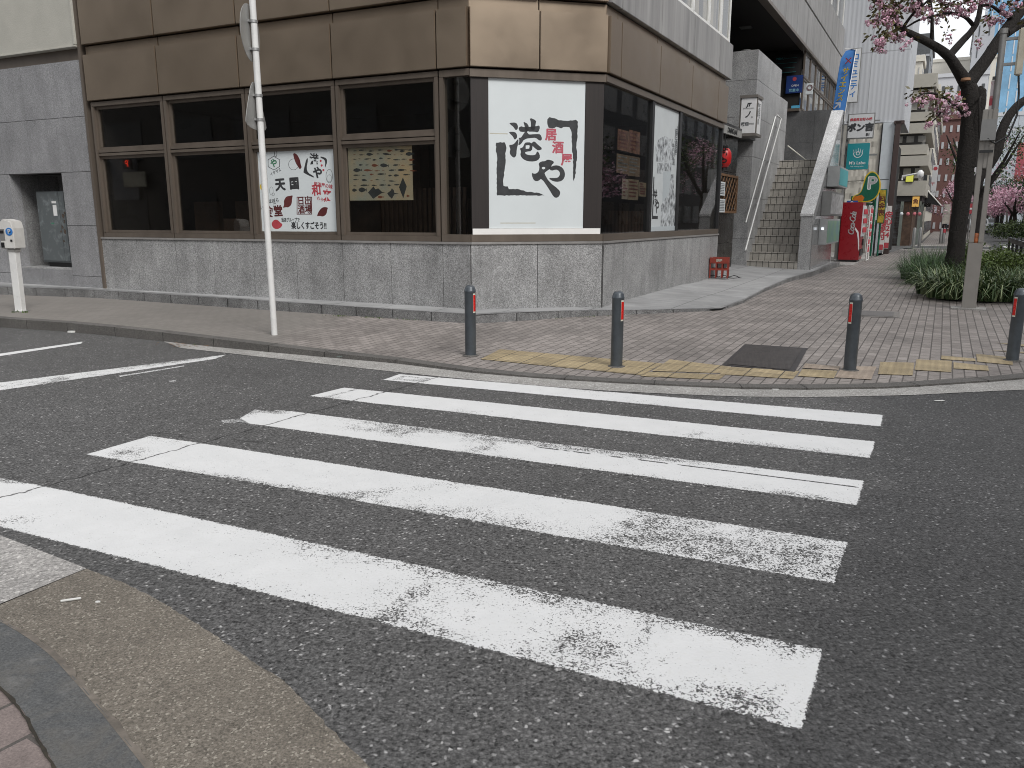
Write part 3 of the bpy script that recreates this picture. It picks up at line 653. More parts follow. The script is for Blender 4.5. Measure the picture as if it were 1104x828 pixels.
# ---- ground floor windows
def frame_window(f, a0, a1, z0, z1, zt=None, outer=.055):
    """bay: deep outer frame, transom, two stepped sashes"""
    mb = MB(); w = outer
    mb.box(f, a0, a1, -.1, .01, z0, z0+.075); mb.box(f, a0, a1, -.1, .01, z1-.07, z1)
    mb.box(f, a0, a0+w, -.102, .012, z0+.075, z1-.07); mb.box(f, a1-w, a1, -.102, .012, z0+.075, z1-.07)
    if zt: mb.box(f, a0+w, a1-w, -.1, .0, zt-.05, zt-.005); mb.box(f, a0+w, a1-w, -.1, .0, zt+.005, zt+.05)
    o = mb.build('window', M['frame'], bld, bev=.004)
    rows = [(z0+.075, z1-.07)] if not zt else [(z0+.075, zt-.05), (zt+.05, z1-.07)]
    for r0, r1 in rows:
        m2 = MB(); q = .045
        for (x0, x1, y0, y1) in ((a0+w, a1-w, r0, r0+q), (a0+w, a1-w, r1-q, r1)): m2.box(f, x0, x1, -.09, -.035, y0, y1)
        for (x0, x1) in ((a0+w, a0+w+q), (a1-w-q, a1-w)): m2.box(f, x0, x1, -.088, -.037, r0+q, r1-q)
        m2.build('sash', M['frame'], o, bev=.003)
        m3 = MB(); m3.box(f, a0+w+q, a1-w-q, -.075, -.068, r0+q, r1-q); m3.build('pane', M['glass'], o)
    return o
bays = [(5.495, 7.15), (3.80, 5.475), (2.145, 3.78), (.465, 2.125)]
ZT = 2.525
for a, b in bays: frame_window(A, a, b, ZS, ZH, ZT)
for s_ in (5.485, 3.79, 2.135, .455): mb = MB(); mb.box(A, s_-.0085, s_+.0085, -.1, -.03, ZS, ZH); mb.build('mullion_joint', M['gap'], bld)
# corner glazing: narrow bay on A, chamfer and B share one flush frame
mb = MB()
mb.box(A, .0, .445, -.1, .012, ZS+.001, ZS+.10); mb.box(A, .0, .445, -.1, .012, ZH-.085, ZH); mb.box(A, .385, .445, -.102, .010, ZS+.1, ZH-.085)
mb.box(C, 0.004, 1.868, -.1, .012, ZS+.002, ZS+.10); mb.box(C, .004, 1.868, -.1, .012, ZH-.1, ZH-.001)
mb.box(B, 0.0, 6.45, -.1, .012, ZS+.001, ZS+.10); mb.box(B, 0, 6.5, -.1, .012, ZH-.09, ZH)
o = mb.build('corner_frame', M['frame'], bld, bev=.003)
mb = MB(); mb.box(A, .012, .385, -.05, -.04, ZS+.1, ZH-.085); mb.build('pane', M['glass'], o)
mb = MB(); mb.box(C, .008, 1.862, -.05, -.04, ZS+.1, ZH-.1); mb.build('pane', M['glass_clear'], o)
BM = [(0.02, 1.98), (2.08, 3.45), (3.57, 6.42)]
for a, b in BM: mb = MB(); mb.box(B, a, b, -.05, -.04, ZS+.1, ZH-.09); mb.build('pane', M['glass'], o)
for a, b in ((1.98, 2.08), (3.45, 3.57), (6.42, 6.5)): mb = MB(); mb.box(B, a, b, -.1, .0, ZS+.1, ZH-.09); mb.build('mullion', M['black'], o)
# dark timber panels behind the chamfer glass edges -> they stand outside the glass, as in the photo
s_l, _ = hit(C, 527, 160); s_r, _ = hit(C, 631, 160)
for a, b, sd in ((.02, s_l, 'left'), (s_r, 1.85, 'right')): mb = MB(); mb.box(C, a, b, -.035, -.015, ZS+.18, ZH-.1); tag(mb.build('timber_board', M['wood']), 'dark brown wood-grain board flanking the big white logo panel on its '+sd, 'board')
# ---- big white logo panel
def traced(pts, f, ox, oy, k, d):       # outline points given on a tracing grid -> (s, z) by surveying them on the plane
    return [hit(f, ox+x/k, oy+y/k, d) for x, y in pts]
def flat(mb, sz, f, d): mb.quad(*[f(s, d, z) for s, z in sz])
def fill(name, polys, f, d, mat, parent):
    """each outline becomes a thin filled face"""
    bm = bmesh.new()
    for sz in polys:
        vs = [bm.verts.new(f(s, d, z)) for s, z in sz]
        es = [bm.edges.new((vs[i], vs[(i+1) % len(vs)])) for i in range(len(vs))]
        bmesh.ops.triangle_fill(bm, edges=es, use_beauty=True)
    for fc in bm.faces:
        if fc.normal.dot(f.n) < 0: fc.normal_flip()
    me = bpy.data.meshes.new(name); bm.to_mesh(me); bm.free(); me.materials.append(mat)
    o = bpy.data.objects.new(name, me); COL.objects.link(o)
    if parent: o.parent = parent; o.matrix_parent_inverse = parent.matrix_basis.inverted()
    return o
def rough(pts, step=2.2, amp=1.2, seed=1):
    rnd = random.Random(seed); out = []
    for i in range(len(pts)):
        p, q = pts[i], pts[(i+1) % len(pts)]; L = math.hypot(q[0]-p[0], q[1]-p[1]); k = max(1, int(L/step/4))
        for j in range(k):
            t = j/k; a = amp if j else 0
            out.append((p[0]+(q[0]-p[0])*t+rnd.uniform(-a, a), p[1]+(q[1]-p[1])*t+rnd.uniform(-a, a)))
    return out
def smooth_poly(pts, it=2):             # Chaikin, keeps outline but rounds it
    for _ in range(it):
        out = []
        for i in range(len(pts)):
            p, q = pts[i], pts[(i+1) % len(pts)]
            out += [(p[0]*.75+q[0]*.25, p[1]*.75+q[1]*.25), (p[0]*.25+q[0]*.75, p[1]*.25+q[1]*.75)]
        pts = out
    return pts
lg = thing('logo_panel', C(.95, 0, 1.2), 'large white sheet with black brush-lettered izakaya logo and small red characters filling the corner window', 'sign')
mb = MB(); mb.box(C, s_l+.004, s_r-.004, -.036, -.028, ZS+.18, ZH-.1); mb.build('sheet', M['white_sheet'], lg)
mb = MB(); mb.box(C, .03, 1.84, -.036, -.012, ZS+.10, ZS+.178); mb.build('white_strip', simple('white_strip', (.75, .74, .72), .5, var=.04), lg)
T = lambda pts: traced(pts, C, 520, 110, 7.525, -.0275)
def grow(pts, d):                      # push an outline outwards by d
    n = len(pts); ar = sum(pts[i][0]*pts[(i+1) % n][1]-pts[(i+1) % n][0]*pts[i][1] for i in range(n)); sg = 1 if ar > 0 else -1; out = []
    for i in range(n):
        a, b = pts[i-1], pts[(i+1) % n]; dx, dy = b[0]-a[0], b[1]-a[1]; L = math.hypot(dx, dy) or 1
        out.append((pts[i][0]+sg*dy/L*d, pts[i][1]-sg*dx/L*d))
    return out
minato = [  # strokes of the first character, outlines on the tracing grid
 [(218, 172), (272, 168), (288, 195), (282, 222), (270, 226), (256, 200), (232, 182)],
 [(214, 245), (262, 244), (278, 262), (280, 284), (270, 300), (262, 302), (250, 276), (230, 258)],
 [(218, 348), (240, 350), (262, 340), (286, 308), (290, 300), (290, 330), (276, 380), (274, 430), (262, 448), (248, 446), (226, 420), (226, 398), (232, 385)],
 [(332, 160), (372, 182), (376, 230), (350, 232), (346, 190)],
 [(384, 128), (436, 152), (430, 170), (424, 226), (396, 232), (398, 168)],
 [(296, 208), (320, 198), (330, 208), (440, 200), (458, 192), (466, 204), (452, 246), (420, 236), (330, 240), (304, 236)],
 [(296, 292), (316, 292), (330, 270), (350, 240), (380, 240), (366, 268), (440, 262), (470, 264), (484, 300), (468, 314), (440, 290), (420, 286), (340, 296), (312, 340), (292, 352), (306, 312)],
 [(420, 318), (446, 346), (488, 380), (456, 392), (430, 374), (396, 340)],
 [(306, 376), (330, 372), (344, 340), (352, 330), (392, 330), (406, 350), (400, 396), (352, 400), (342, 414), (360, 430), (400, 436), (436, 430), (444, 404), (452, 404), (468, 444), (450, 470), (416, 480), (370, 478), (330, 460), (310, 430), (318, 400)],
]
hole1 = [(352, 352), (380, 350), (384, 356), (380, 378), (352, 380)]
ya = [
 [(402, 574), (418, 584), (440, 582), (462, 560), (466, 524), (458, 500), (478, 484), (512, 482), (528, 468), (572, 478), (580, 492), (560, 510), (556, 534), (510, 566), (500, 580), (540, 650), (620, 712), (632, 738), (620, 766), (600, 776), (580, 768), (540, 700), (482, 616), (456, 638), (428, 640), (410, 616)],
 [(540, 540), (570, 520), (610, 514), (650, 534), (670, 576), (664, 616), (640, 640), (600, 646), (560, 634), (542, 616), (560, 618), (600, 620), (624, 608), (634, 580), (622, 554), (596, 544), (562, 556)],
]
brkL = [(112, 330), (180, 326), (196, 372), (186, 420), (190, 470), (180, 560), (168, 640), (172, 680), (205, 684), (216, 706), (300, 708), (370, 730), (440, 734), (480, 746), (502, 758), (118, 758), (116, 560), (120, 440), (110, 400)]
brkR = [(528, 140), (545, 122), (590, 132), (620, 148), (680, 152), (730, 150), (760, 144), (776, 160), (772, 220), (772, 290), (764, 350), (768, 420), (762, 520), (752, 610), (742, 644), (736, 600), (738, 520), (734, 420), (728, 370), (726, 300), (720, 230), (706, 204), (660, 202), (640, 214), (600, 200), (570, 214), (538, 208), (528, 180)]
fill('brush_character', [T(smooth_poly(grow(p, 3.2), 1)) for p in minato], C, -.0275, M['ink'], lg)
fill('brush_character', [T(smooth_poly(grow(p, 2.5), 1)) for p in ya], C, -.0272, M['ink'], lg)
fill('brush_bracket', [T(rough(brkL, 4, 3, 3))], C, -.0274, M['ink'], lg)
fill('brush_bracket', [T(rough(brkR, 4, 3, 5))], C, -.0271, M['ink'], lg)
fill('counter', [T(hole1), T(smooth_poly([(362, 238), (380, 238), (382, 252), (368, 256)])), T(smooth_poly([(480, 532), (500, 524), (514, 534), (500, 548), (486, 544)]))], C, -.0265, M['white_sheet'], lg)
for ch, x, y in (('居', 562, 276), ('酒', 618, 381), ('屋', 690, 481)):
    s0, z0 = hit(C, 520+x/7.525, 110+y/7.525)
    text_mesh(ch, .165, plane_of(C, s0, z0+.012, -.027), M['ink_faded'], 'red_character', lg, bold=.0075)
mb = MB(); st_m = simple('old_glue_line', (.45, .43, .36), .7)
for p in ([(60, 250), (205, 254), (205, 262), (60, 258)],): flat(mb, traced(p, C, 520, 110, 7.525, -.0276), C, -.0276)
s0, z0 = hit(C, 540, 241); s1, _ = hit(C, 578, 241); mb.quad(C(s0, -.0276, z0), C(s1, -.0276, z0), C(s1, -.0276, z0+.012), C(s0, -.0276, z0+.012))
mb.build('glue_stain', st_m, lg, fixn=False)
# ---- B side: posters behind glass and tall mono panel
pb = thing('poster_strip', B(2.6, -.03, 1.3), 'tall pale banner with grey harbour pictures and vertical writing in the side window', 'poster')
mb = MB(); mb.box(B, 2.085, 3.44, -.037, -.03, ZS+.15, ZH-.1); mb.build('sheet', simple('banner_sheet', (.5, .53, .54), .4, var=.05), pb)
mb = MB(); mb.box(B, 1.99, 3.56, -.036, -.02, ZS+.105, ZS+.18); mb.build('white_strip', M['white_sheet2'], pb)
def mat_mono(name, a, b, sc):
    n = N(name); c = n.co(); x = n.noise(c, sc, 6, .75, .6); v = n.vor(c, sc*1.3)
    return n.done(n.pbsdf(n.mix(n.mr(n.math('ADD', x, n.math('MULTIPLY', v, .35)), .5, .8), a, b), .4))
mm = mat_mono('grey_photo_print', (.07, .075, .08), (.52, .55, .57), 9)
def rect(mb, f, s0, s1, z0, z1, d): mb.quad(f(s0, d, z0), f(s1, d, z0), f(s1, d, z1), f(s0, d, z1))
T2 = lambda pts, d=-.0285: [hit(B, 640+x/5.173, 100+y/5.173, d) for x, y in pts]
mb = MB()
flat(mb, T2([(362, 262), (380, 248), (400, 240), (420, 256), (440, 258), (442, 372), (400, 388), (350, 384), (346, 300)]), B, -.0285)
flat(mb, T2([(356, 392), (438, 390), (432, 440), (390, 436), (386, 452), (354, 452)]), B, -.0285)
flat(mb, T2([(432, 455), (446, 455), (448, 560), (466, 612), (466, 745), (374, 745), (376, 632), (384, 614), (420, 560)]), B, -.0285)
mb.build('picture', mm, pb, fixn=False)
mb = MB(); flat(mb, T2([(388, 440), (430, 440), (428, 556), (384, 612)], -.0288), B, -.0288); mb.build('picture', M['white_sheet2'], pb, fixn=False)
for txt, x, y, sz in (('居酒屋', 468, 285, .17), ('港や', 450, 330, .14), ('魚', 455, 385, .14), ('港', 480, 215, .15)):
    s0, z0 = hit(B, 640+x/5.173, 100+y/5.173); text_mesh('\n'.join(txt), sz, plane_of(B, s0, z0, -.028), M['ink_soft'], 'lettering', pb, bold=.004)
for txt, x, y in (('港', 350, 590), ('や', 362, 640)):
    s0, z0 = hit(B, 640+x/5.173, 100+y/5.173); text_mesh(txt, .26, plane_of(B, s0, z0, -.0279), M['ink'], 'lettering', pb, bold=.006)
s0, z0 = hit(B, 705, 228); s1, _ = hit(B, 707, 228); mb = MB(); rect(mb, B, s0, s0+.05, z0-.1, z0+.55, -.0281); rect(mb, B, s0, s0+.3, z0-.12, z0-.07, -.0282); mb.build('bracket', M['ink'], pb, fixn=False)
# papers hung inside window 1 of B
pm = [simple('kraft_paper', (.17, .12, .08), .8, var=.3), simple('aged_paper', (.20, .16, .11), .8, var=.3), simple('printed_notice', (.18, .09, .06), .8, var=.6, sc=9), simple('cream_notice', (.24, .21, .17), .8, var=.15)]
pi_ = 0
for (x0, y0, x1, y1, m) in ((136, 200, 195, 330, 2), (200, 205, 256, 345, 2), (130, 338, 192, 455, 0), (196, 350, 256, 470, 0), (160, 478, 190, 595, 3), (194, 480, 248, 600, 1), (254, 498, 292, 580, 1)):
    s0, z1_ = hit(B, 640+x0/5.173, 100+y0/5.173, -.07); s1, z0_ = hit(B, 640+x1/5.173, 100+y1/5.173, -.07)
    mb = MB(); mb.box(B, s0, s1, -.074, -.07, z0_, z1_)
    pos = ['upper left', 'upper right', 'middle left', 'middle right', 'lower left', 'lower middle', 'lower right'][pi_]
    o = mb.build('paper_notice', pm[m]); tag(o, pos+' paper notice of the group hung inside the first side window', 'notice', 'paper notices inside the side window')
    m2 = MB(); rr = random.Random(pi_)
    m2.box(B, s0+.03, s1-.03, -.0695, -.0685, z0_+(z1_-z0_)*.5, z0_+(z1_-z0_)*.5+.02)
    for k in range(5):
        zz = z0_+(z1_-z0_)*(.15+k*.17)+.001; m2.box(B, s0+.04, s0+.04+(s1-s0-.08)*rr.uniform(.5, 1), -.0695, -.0685, zz, zz+.02)
    m2.build('print', M['ink_maroon'] if m != 0 else M['ink_soft'], o); pi_ += 1
mb = MB(); mb.box(B, 3.7, 6.3, -1.5, -1.44, .3, .9)
for k in range(14): mb.box(B, 3.7+k*.19, 3.8+k*.19, -1.5, -1.45, .901, 1.6)
mb.build('slatted_screen', M['inside_wood'], bld)
# ---- white menu sheet with drawings (third bay of A) --------------------------------
T3 = lambda pts, d=-.066: [hit(A, 270+x/7.53, 150+y/7.53, d) for x, y in pts]
ws = thing('drawing_poster', A(2.9, 0, 1.25), 'white window poster of hand-lettered slogans and fish drawings behind the white sign pole', 'poster')
mb = MB(); mb.box(A, 2.245, 3.68, -.067, -.0665, ZS+.13, ZT-.1)
q = T3([(32, 86), (680, 54), (712, 750), (72, 752)]); mb = MB(); mb.quad(*[A(s, -.0662, z) for s, z in q]); mb.build('sheet', M['white_sheet'], ws, fixn=False)
def tx(body, x, y, px, mat, rot=0., bold=.004, d=-.0655, sx=1.):
    s0, z0 = hit(A, 270+x/7.53, 150+y/7.53, d); sz = px/7.53/848.2*(A(s0, 0, 0)-Vector((0, 0, 0))).length*1.08
    return text_mesh(body, sz, plane_of(A, s0, z0, d), mat, 'lettering', ws, bold=bold*sz/.12, rot=rot, sx=sx)
ik = M['ink']; rd = M['ink_red']
tx('や', 190, 200, 62, M['ink_green'], .1, .005); tx('港', 515, 170, 82, ik, -.12, .004); tx('や', 545, 278, 84, ik, -.1, .007)
tx('天', 242, 375, 92, ik, .05, .007); tx('国', 356, 366, 88, ik, .03, .007)
tx('和', 536, 420, 84, rd, .05, .004); tx('来', 620, 462, 86, rd, -.1, .002); tx('居酒屋の味', 590, 378, 34, rd, -.15, .003); tx('わらい', 580, 492, 30, rd, -.25, .002)
tx('日出\n酒場', 440, 540, 64, M['ink_maroon'], 0, .004); tx('食堂', 190, 592, 80, M['ink_maroon'], .05, .006); tx('まぼら\nご', 192, 520, 32, ik, .1, .002)
tx('当店グループで', 325, 658, 32, ik, 0, .003, sx=.75); tx('楽しくすごそう!!', 474, 706, 54, ik, 0, .006, sx=.78); tx('イケマス', 205, 268, 26, ik, .35, .002); tx('うまい', 108, 560, 30, ik, .1, .002)
def ring(cx, cy, rx, ry, w=3, n=26, rot=0): 
    o = [(cx+rx*cos(2*pi*k/n+rot), cy+ry*sin(2*pi*k/n+rot)) for k in range(n)]; i = [(cx+(rx-w)*cos(2*pi*k/n+rot), cy+(ry-w)*sin(2*pi*k/n+rot)) for k in range(n)]
    return o, i
def rings(lst, mat, name='drawing'):
    mb = MB()
    for a in lst:
        o, i = ring(*a); o = T3(o, -.0657); i = T3(i, -.0657)
        for k in range(len(o)): k2 = (k+1) % len(o); mb.quad(*[A(s, -.0657, z) for s, z in (o[k], o[k2], i[k2], i[k])])
    return mb.build(name, mat, ws, fixn=False)
rings([(190, 195, 56, 58, 5, 6, .5), (205, 118, 12, 26, 4), (350, 205, 42, 46, 3), (640, 300, 28, 56, 3), (640, 318, 20, 30, 2), (170, 420, 16, 34, 2), (185, 448, 12, 12, 2)], ik)
ft = lambda pts, mat, name='drawing': fill(name, [T3(smooth_poly(p), -.0656) for p in pts], A, -.0656, mat, ws)
ft([[(345, 112), (375, 118), (402, 165), (408, 205), (418, 232), (398, 245), (388, 225), (370, 200), (352, 150)], [(262, 560), (275, 530), (270, 500), (290, 465), (325, 460), (345, 455), (338, 480), (335, 530), (310, 555), (285, 552)], [(538, 628), (552, 590), (575, 560), (600, 550), (632, 556), (622, 575), (618, 610), (590, 630), (560, 622)]], M['ink_maroon'])
ft([[(168, 690), (185, 660), (215, 650), (245, 680), (262, 690), (250, 715), (225, 730), (190, 728)]], M['ink_red']); ft([[(78, 370), (92, 360), (100, 385), (98, 412), (82, 408), (76, 390)]], M['ink_yellow'])
ft([[(430, 262), (455, 152), (470, 158), (450, 262), (520, 305), (515, 315), (432, 275)]], ik); ft([[(570, 138), (632, 160), (602, 250), (610, 170), (566, 150)]], ik)
ft([[(560, 172), (575, 165), (580, 180), (568, 190)], [(568, 208), (584, 202), (588, 218), (574, 226)], [(582, 246), (598, 240), (602, 256), (588, 264)]], rd)
def frame_px(x0, y0, x1, y1, w, mat):
    fill('drawing', [T3([(x0, y0), (x1, y0), (x1, y0+w), (x0, y0+w)]), T3([(x0, y1-w), (x1, y1-w), (x1, y1), (x0, y1)]), T3([(x0, y0+w), (x0+w, y0+w), (x0+w, y1-w), (x0, y1-w)]), T3([(x1-w, y0+w), (x1, y0+w), (x1, y1-w), (x1-w, y1-w)])], A, -.0654, mat, ws)
frame_px(376, 468, 500, 612, 6, M['ink_maroon'])
# ---- fish chart poster (fourth bay)
T4 = lambda pts, d=-.085: [hit(A, 360+x/9.2, 140+y/9.2, d) for x, y in pts]
fp = thing('fish_chart', A(1.5, -.08, 1.7), 'aged tan fish chart poster inside the window right of the white drawing poster', 'poster')
mb = MB(); mb.quad(*[A(s, -.0765, z) for s, z in T4([(136, 150), (772, 124), (788, 696), (158, 702)], -.0765)])
n = N('aged_chart_paper'); c = n.co(); n_ = n.noise(c, 3, 5, .6); mt = n.done(n.pbsdf(n.mix(n.mr(n_, .35, .65), (.62, .49, .31), (.45, .47, .40)), .7)); mb.build('sheet', mt, fp, fixn=False)
def fish(cx, cy, L, H, ang=0.):
    base = [(-.5, 0), (-.38, -.3), (-.1, -.5), (.2, -.32), (.36, -.08), (.5, -.4), (.46, 0), (.5, .4), (.36, .08), (.2, .32), (-.1, .5), (-.38, .3)]
    return [(cx+(x*cos(ang)*L-y*sin(ang)*H), cy+(x*sin(ang)*L+y*cos(ang)*H)) for x, y in base]
rr = random.Random(4); dk = []; rdh = []
for row, y in enumerate((205, 245, 290, 345, 400, 445, 500, 550)):
    x = 190
    while x < 760:
        L = rr.choice([28, 40, 55, 70, 90]); 
        if not (640 < x < 730 and y > 460): (rdh if rr.random() < .12 else dk).append(fish(x+L/2, y+rr.uniform(-8, 8), L, L*rr.choice([.2, .25, .45]), rr.uniform(-.1, .1)))
        x += L+rr.uniform(12, 40)
dk += [fish(285, 595, 85, 50), fish(205, 598, 50, 34), [(338, 622), (392, 560), (412, 590), (440, 580), (480, 618), (512, 622), (470, 630), (390, 684)], [(528, 630), (560, 605), (575, 580), (595, 600), (600, 625), (645, 632), (600, 640), (575, 684), (545, 655)], [(684, 472), (722, 560), (688, 680), (645, 570)], [(545, 166), (635, 172), (545, 170)], [(630, 192), (740, 196), (740, 202), (630, 198)]]
fill('fish_drawing', [T4(p, -.0755) for p in dk], A, -.0755, simple('faded_blue_black', (.06, .07, .075), .7, var=.3), fp)
fill('fish_drawing', [T4(p, -.0754) for p in rdh+[fish(464, 666, 60, 26), fish(735, 655, 30, 26)]], A, -.0754, simple('faded_red', (.28, .09, .05), .7), fp)
# ================================================================ LEFT BUILDING
lb = thing('tiled_building', A(8, 0, 0), 'grey stone-tiled building with pale stucco upper wall and a recess holding a steel cabinet', 'building')
mb = MB(); zr = [(-.05, .45), (.45, 1.33), (1.33, 2.235), (2.235, 3.135), (3.135, 4.03)]; sr = [7.30, 8.09, 8.87, 9.65, 10.45, 11.25, 12.05, 12.85, 13.65]
for zi, (z0, z1) in enumerate(zr):
    for a, b in zip(sr, sr[1:]):
        if 8.05 < a < 9.6 and zi in (1, 2):
            continue
        z0_, z1_ = z0+.003, z1-.003
        if 8.05 < a < 9.6 and zi == 0: z1_ = .55
        mb.box(A, a+.003, b-.003, -.2, .0, z0_, z1_)
mb.build('stone_tiles', M['granite_left'], lb, bev=.002)
mb = MB(); mb.box(A, 9.6, 14, -.5, -.01, -.05, 4.0); mb.box(A, 7.26, 8.1, -.5, -.01, -.05, 4.0); mb.box(A, 8.1, 9.6, -.5, -.01, 2.24, 4.0); mb.box(A, 8.1, 9.6, -.5, -.01, -.05, .5)
mb.build('joint_backing', M['gap'], lb)
mb = MB(); mb.box(A, 9.53, 9.6, -.95, -.2, .5, 2.24); mb.box(A, 8.02, 8.09, -.95, -.2, .5, 2.24); mb.box(A, 8, 9.7, -1.05, -.95, .4, 2.4); mb.box(A, 8.0, 9.7, -.949, -.501, 2.24, 2.4)
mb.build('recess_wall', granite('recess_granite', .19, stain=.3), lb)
mb = MB(); mb.box(A, 9.53, 9.65, -.2, -.004, .576, 2.234); mb.build('recess_jamb', M['granite_left'], lb)
mb = MB(); mb.box(A, 8.09, 9.53, -.95, -.005, .551, .575); mb.build('recess_sill', granite('recess_sill', .35), lb)
mb = MB(); mb.box(A, 7.25, 14, -.15, -.03, 4.03, 4.21); mb.box(A, 7.235, 7.295, -.15, .03, .25, 12); mb.build('trim_band', M['frame'], lb)
mb = MB(); mb.box(A, 7.30, 14, -.3, .04, 4.24, 12.5); mb.box(A, 7.30, 14, -.3, .07, 4.21, 4.245); mb.box(A, 7.30, 7.36, -.3, .06, 4.246, 12.5)
mb.build('stucco_wall', M['stucco'], lb, bev=.01)
mb = MB(); mb.box(A, 7.31, 14, -8, -.51, 4.3, 12.6); mb.build('roof', M['panelG'], lb)
cb = thing('utility_cabinet', A(8.5, -.4, .66), 'scratched grey steel cabinet with peeling stickers standing in the wall recess', 'cabinet')
n = N('scratched_steel_paint'); c = n.co(); a_n = n.noise(c, 5, 6, .7, .6)
mt = n.done(n.pbsdf(n.mix(n.mr(a_n, .5, .72), (.12, .135, .14), (.27, .30, .31)), .45, .2))
cs0, cz1 = hit(A, 66, 206, -.2); cs1, _ = hit(A, 37.5, 206, -.2); _, cz0 = hit(A, 60, 283, -.2); cs0 -= .05
mb = MB(); mb.box(A, cs0, cs1, -.75, -.212, cz0, cz1); mb.build('body', mt, cb, bev=.01)
mb = MB(); mb.box(A, cs0+.16, cs1-.02, -.211, -.2, cz0+.03, cz1-.02); mb.box(A, cs0+.01, cs0+.15, -.211, -.2, cz0+.03, cz1-.02); mb.build('door', mt, cb, bev=.004)
mb = MB(); mb.box(A, cs0+.05, cs1-.05, -.7, -.28, .576, cz0); mb.build('plinth', M['black'], cb)
_A = A; A = (lambda s, d, z: _A(s+.0, d+.068, z))
mb = MB(); mb.box(A, 8.6, 8.72, -.268, -.266, 1.72, 1.76); mb.box(A, 8.6, 8.7, -.268, -.266, 1.5, 1.69); mb.box(A, 8.2, 8.25, -.268, -.266, 1.65, 1.85)
mb.build('sticker', M['ink_white'], cb)
mb = MB(); rr = random.Random(8)
for (s0, z0, r_) in ((8.45, 1.5, .05), (8.43, 1.4, .04), (8.4, 1.55, .03), (8.5, 1.3, .04), (8.45, 1.22, .05), (8.55, 1.22, .03), (8.35, .98, .04), (8.25, .98, .04), (8.5, 1.05, .03)):
    mb.quad(*[A(s0+r_*rr.uniform(.5, 1.1)*cos(t), -.2665, z0+r_*rr.uniform(.5, 1.1)*sin(t)) for t in [k*pi/4 for k in range(8)]])
mb.build('peeled_sticker', simple('glue_residue', (.09, .065, .05), .8, var=.5, sc=20), cb, fixn=False)
mb = MB(); mb.box(A, 8.72, 8.8, -.268, -.266, 1.36, 1.375); mb.build('green_sticker', simple('green_tape', (.02, .25, .12), .5), cb)
A = _A
# ================================================================ STAIR ENTRANCE BEYOND THE RESTAURANT
SL, SR, S0, RISE, TR, ZB = -.15, 1.07, 10.2, .205, .272, .2
st = thing('staircase', B(S0, .4, .2), 'beige tiled outdoor staircase climbing between the grey stone tower and the sloping granite parapet', 'stairs')
n = N('stair_tiles'); c = n.co()
mp = n.mapr(c, -B.ang); sep = n.n('SeparateXYZ', {0: mp})
fy = n.math('FRACT', n.math('MULTIPLY', sep.outputs[1], 1/.152)); jt = n.mr(n.math('ABSOLUTE', n.math('SUBTRACT', fy, .5)), .43, .475)
k = n.math('MULTIPLY', n.mr(n.noise(c, 5, 5, .6), .3, .7, .75, 1.15), n.mr(n.noise(c, 60, 2), .3, .7, .9, 1.1))
base = n.mix(1., (.34, .32, .285), n.n('CombineColor', {0: k, 1: k, 2: k}).outputs[0], 'MULTIPLY')
M['tile'] = n.done(n.pbsdf(n.mix(jt, base, (.04, .035, .03)), .6))
mb = MB(); gp = MB()
for i in range(14):
    s0 = S0+i*TR; z1 = ZB+(i+1)*RISE
    mb.box(B, s0, S0+14*TR if i == 13 else s0+TR+.02, SL, SR, (ZB-.3 if i == 0 else z1-RISE-.002), z1-.022)
    mb.box(B, s0-.012, s0+TR+.001, SL+.001, SR-.001, z1-.022+.003, z1)
    gp.box(B, s0-.003, s0+.01, SL+.001, SR-.001, z1-.03, z1-.017)
mb.build('steps', M['tile'], st); gp.build('nosing_joint', M['gap'], st)
ZT_ = ZB+14*RISE
mb = MB(); mb.box(B, S0+13.9*TR, 16.2, -4, 1.06, ZT_-.25, ZT_-.002); mb.build('landing', M['granite'], st)
# sloping parapet
cs = [(10.24, -.2), (10.24, 1.50), (14.45, 4.36), (14.5, 4.36), (14.5, -.2)]
pr = thing('stair_parapet', B(12, 1.2, .1), 'sloping granite parapet with a pale stone cap on the street side of the staircase', 'wall')
mb = MB(); mb.slab(cs, lambda s, z, t: B(s, t, z), 1.07, 1.35); mb.build('wall', M['granite_tower'], pr, bev=.006)
mb = MB(); mb.slab([(10.22, 1.50), (14.45, 4.37), (14.51, 4.37), (14.51, 4.44), (14.42, 4.44), (10.22, 1.56)], lambda s, z, t: B(s, t, z), 1.055, 1.365); mb.build('cap', M['granite_top'], pr, bev=.006)
pol = granite('polished_granite', .2, rough=.12, stain=.2, sp=.5)
mb = MB()
for k in range(4): mb.box(B, 10.27+k*.98, 11.24+k*.98, 1.35, 1.372, .1, 1.3); 
mb.slab([(10.3, 1.306), (14.2, 1.306), (14.2, 4.1)], lambda s, z, t: B(s, t, z), 1.35, 1.371)
mb.build('polished_facing', pol, pr)
# tower block left of the stair
tw = thing('stone_tower', B(10.1, -.6, .2), 'grey granite tower block standing left of the tiled staircase', 'wall')
mb = MB()
zz = [0, .95, 1.95, 2.95, 3.9, 4.75, 5.43]
for z0, z1 in zip(zz, zz[1:]):
    for r0, r1 in ((-3.2, -2.2), (-2.2, -1.2), (-1.2, SL)): mb.box(B, 10.1, 10.3, r0+.003, r1-(.003 if r1 != SL else 0), z0+.003, z1-.003)
def side_slab(s0, s1, z0, z1):
    mb.box(B, s0+.003, s1-.003, SL-.2, SL+.001, z0+.003, z1-.003)
for z0, z1 in zip(zz, zz[1:]):
    for s0, s1 in ((10.3, 11.6), (11.6, 13.2)): side_slab(s0, s1, z0, z1)
for z0, z1 in zip(zz[:-1], zz[1:-1]): side_slab(13.2, 14.4, z0, z1)
mb.build('slabs', M['granite_tower'], tw, bev=.002)
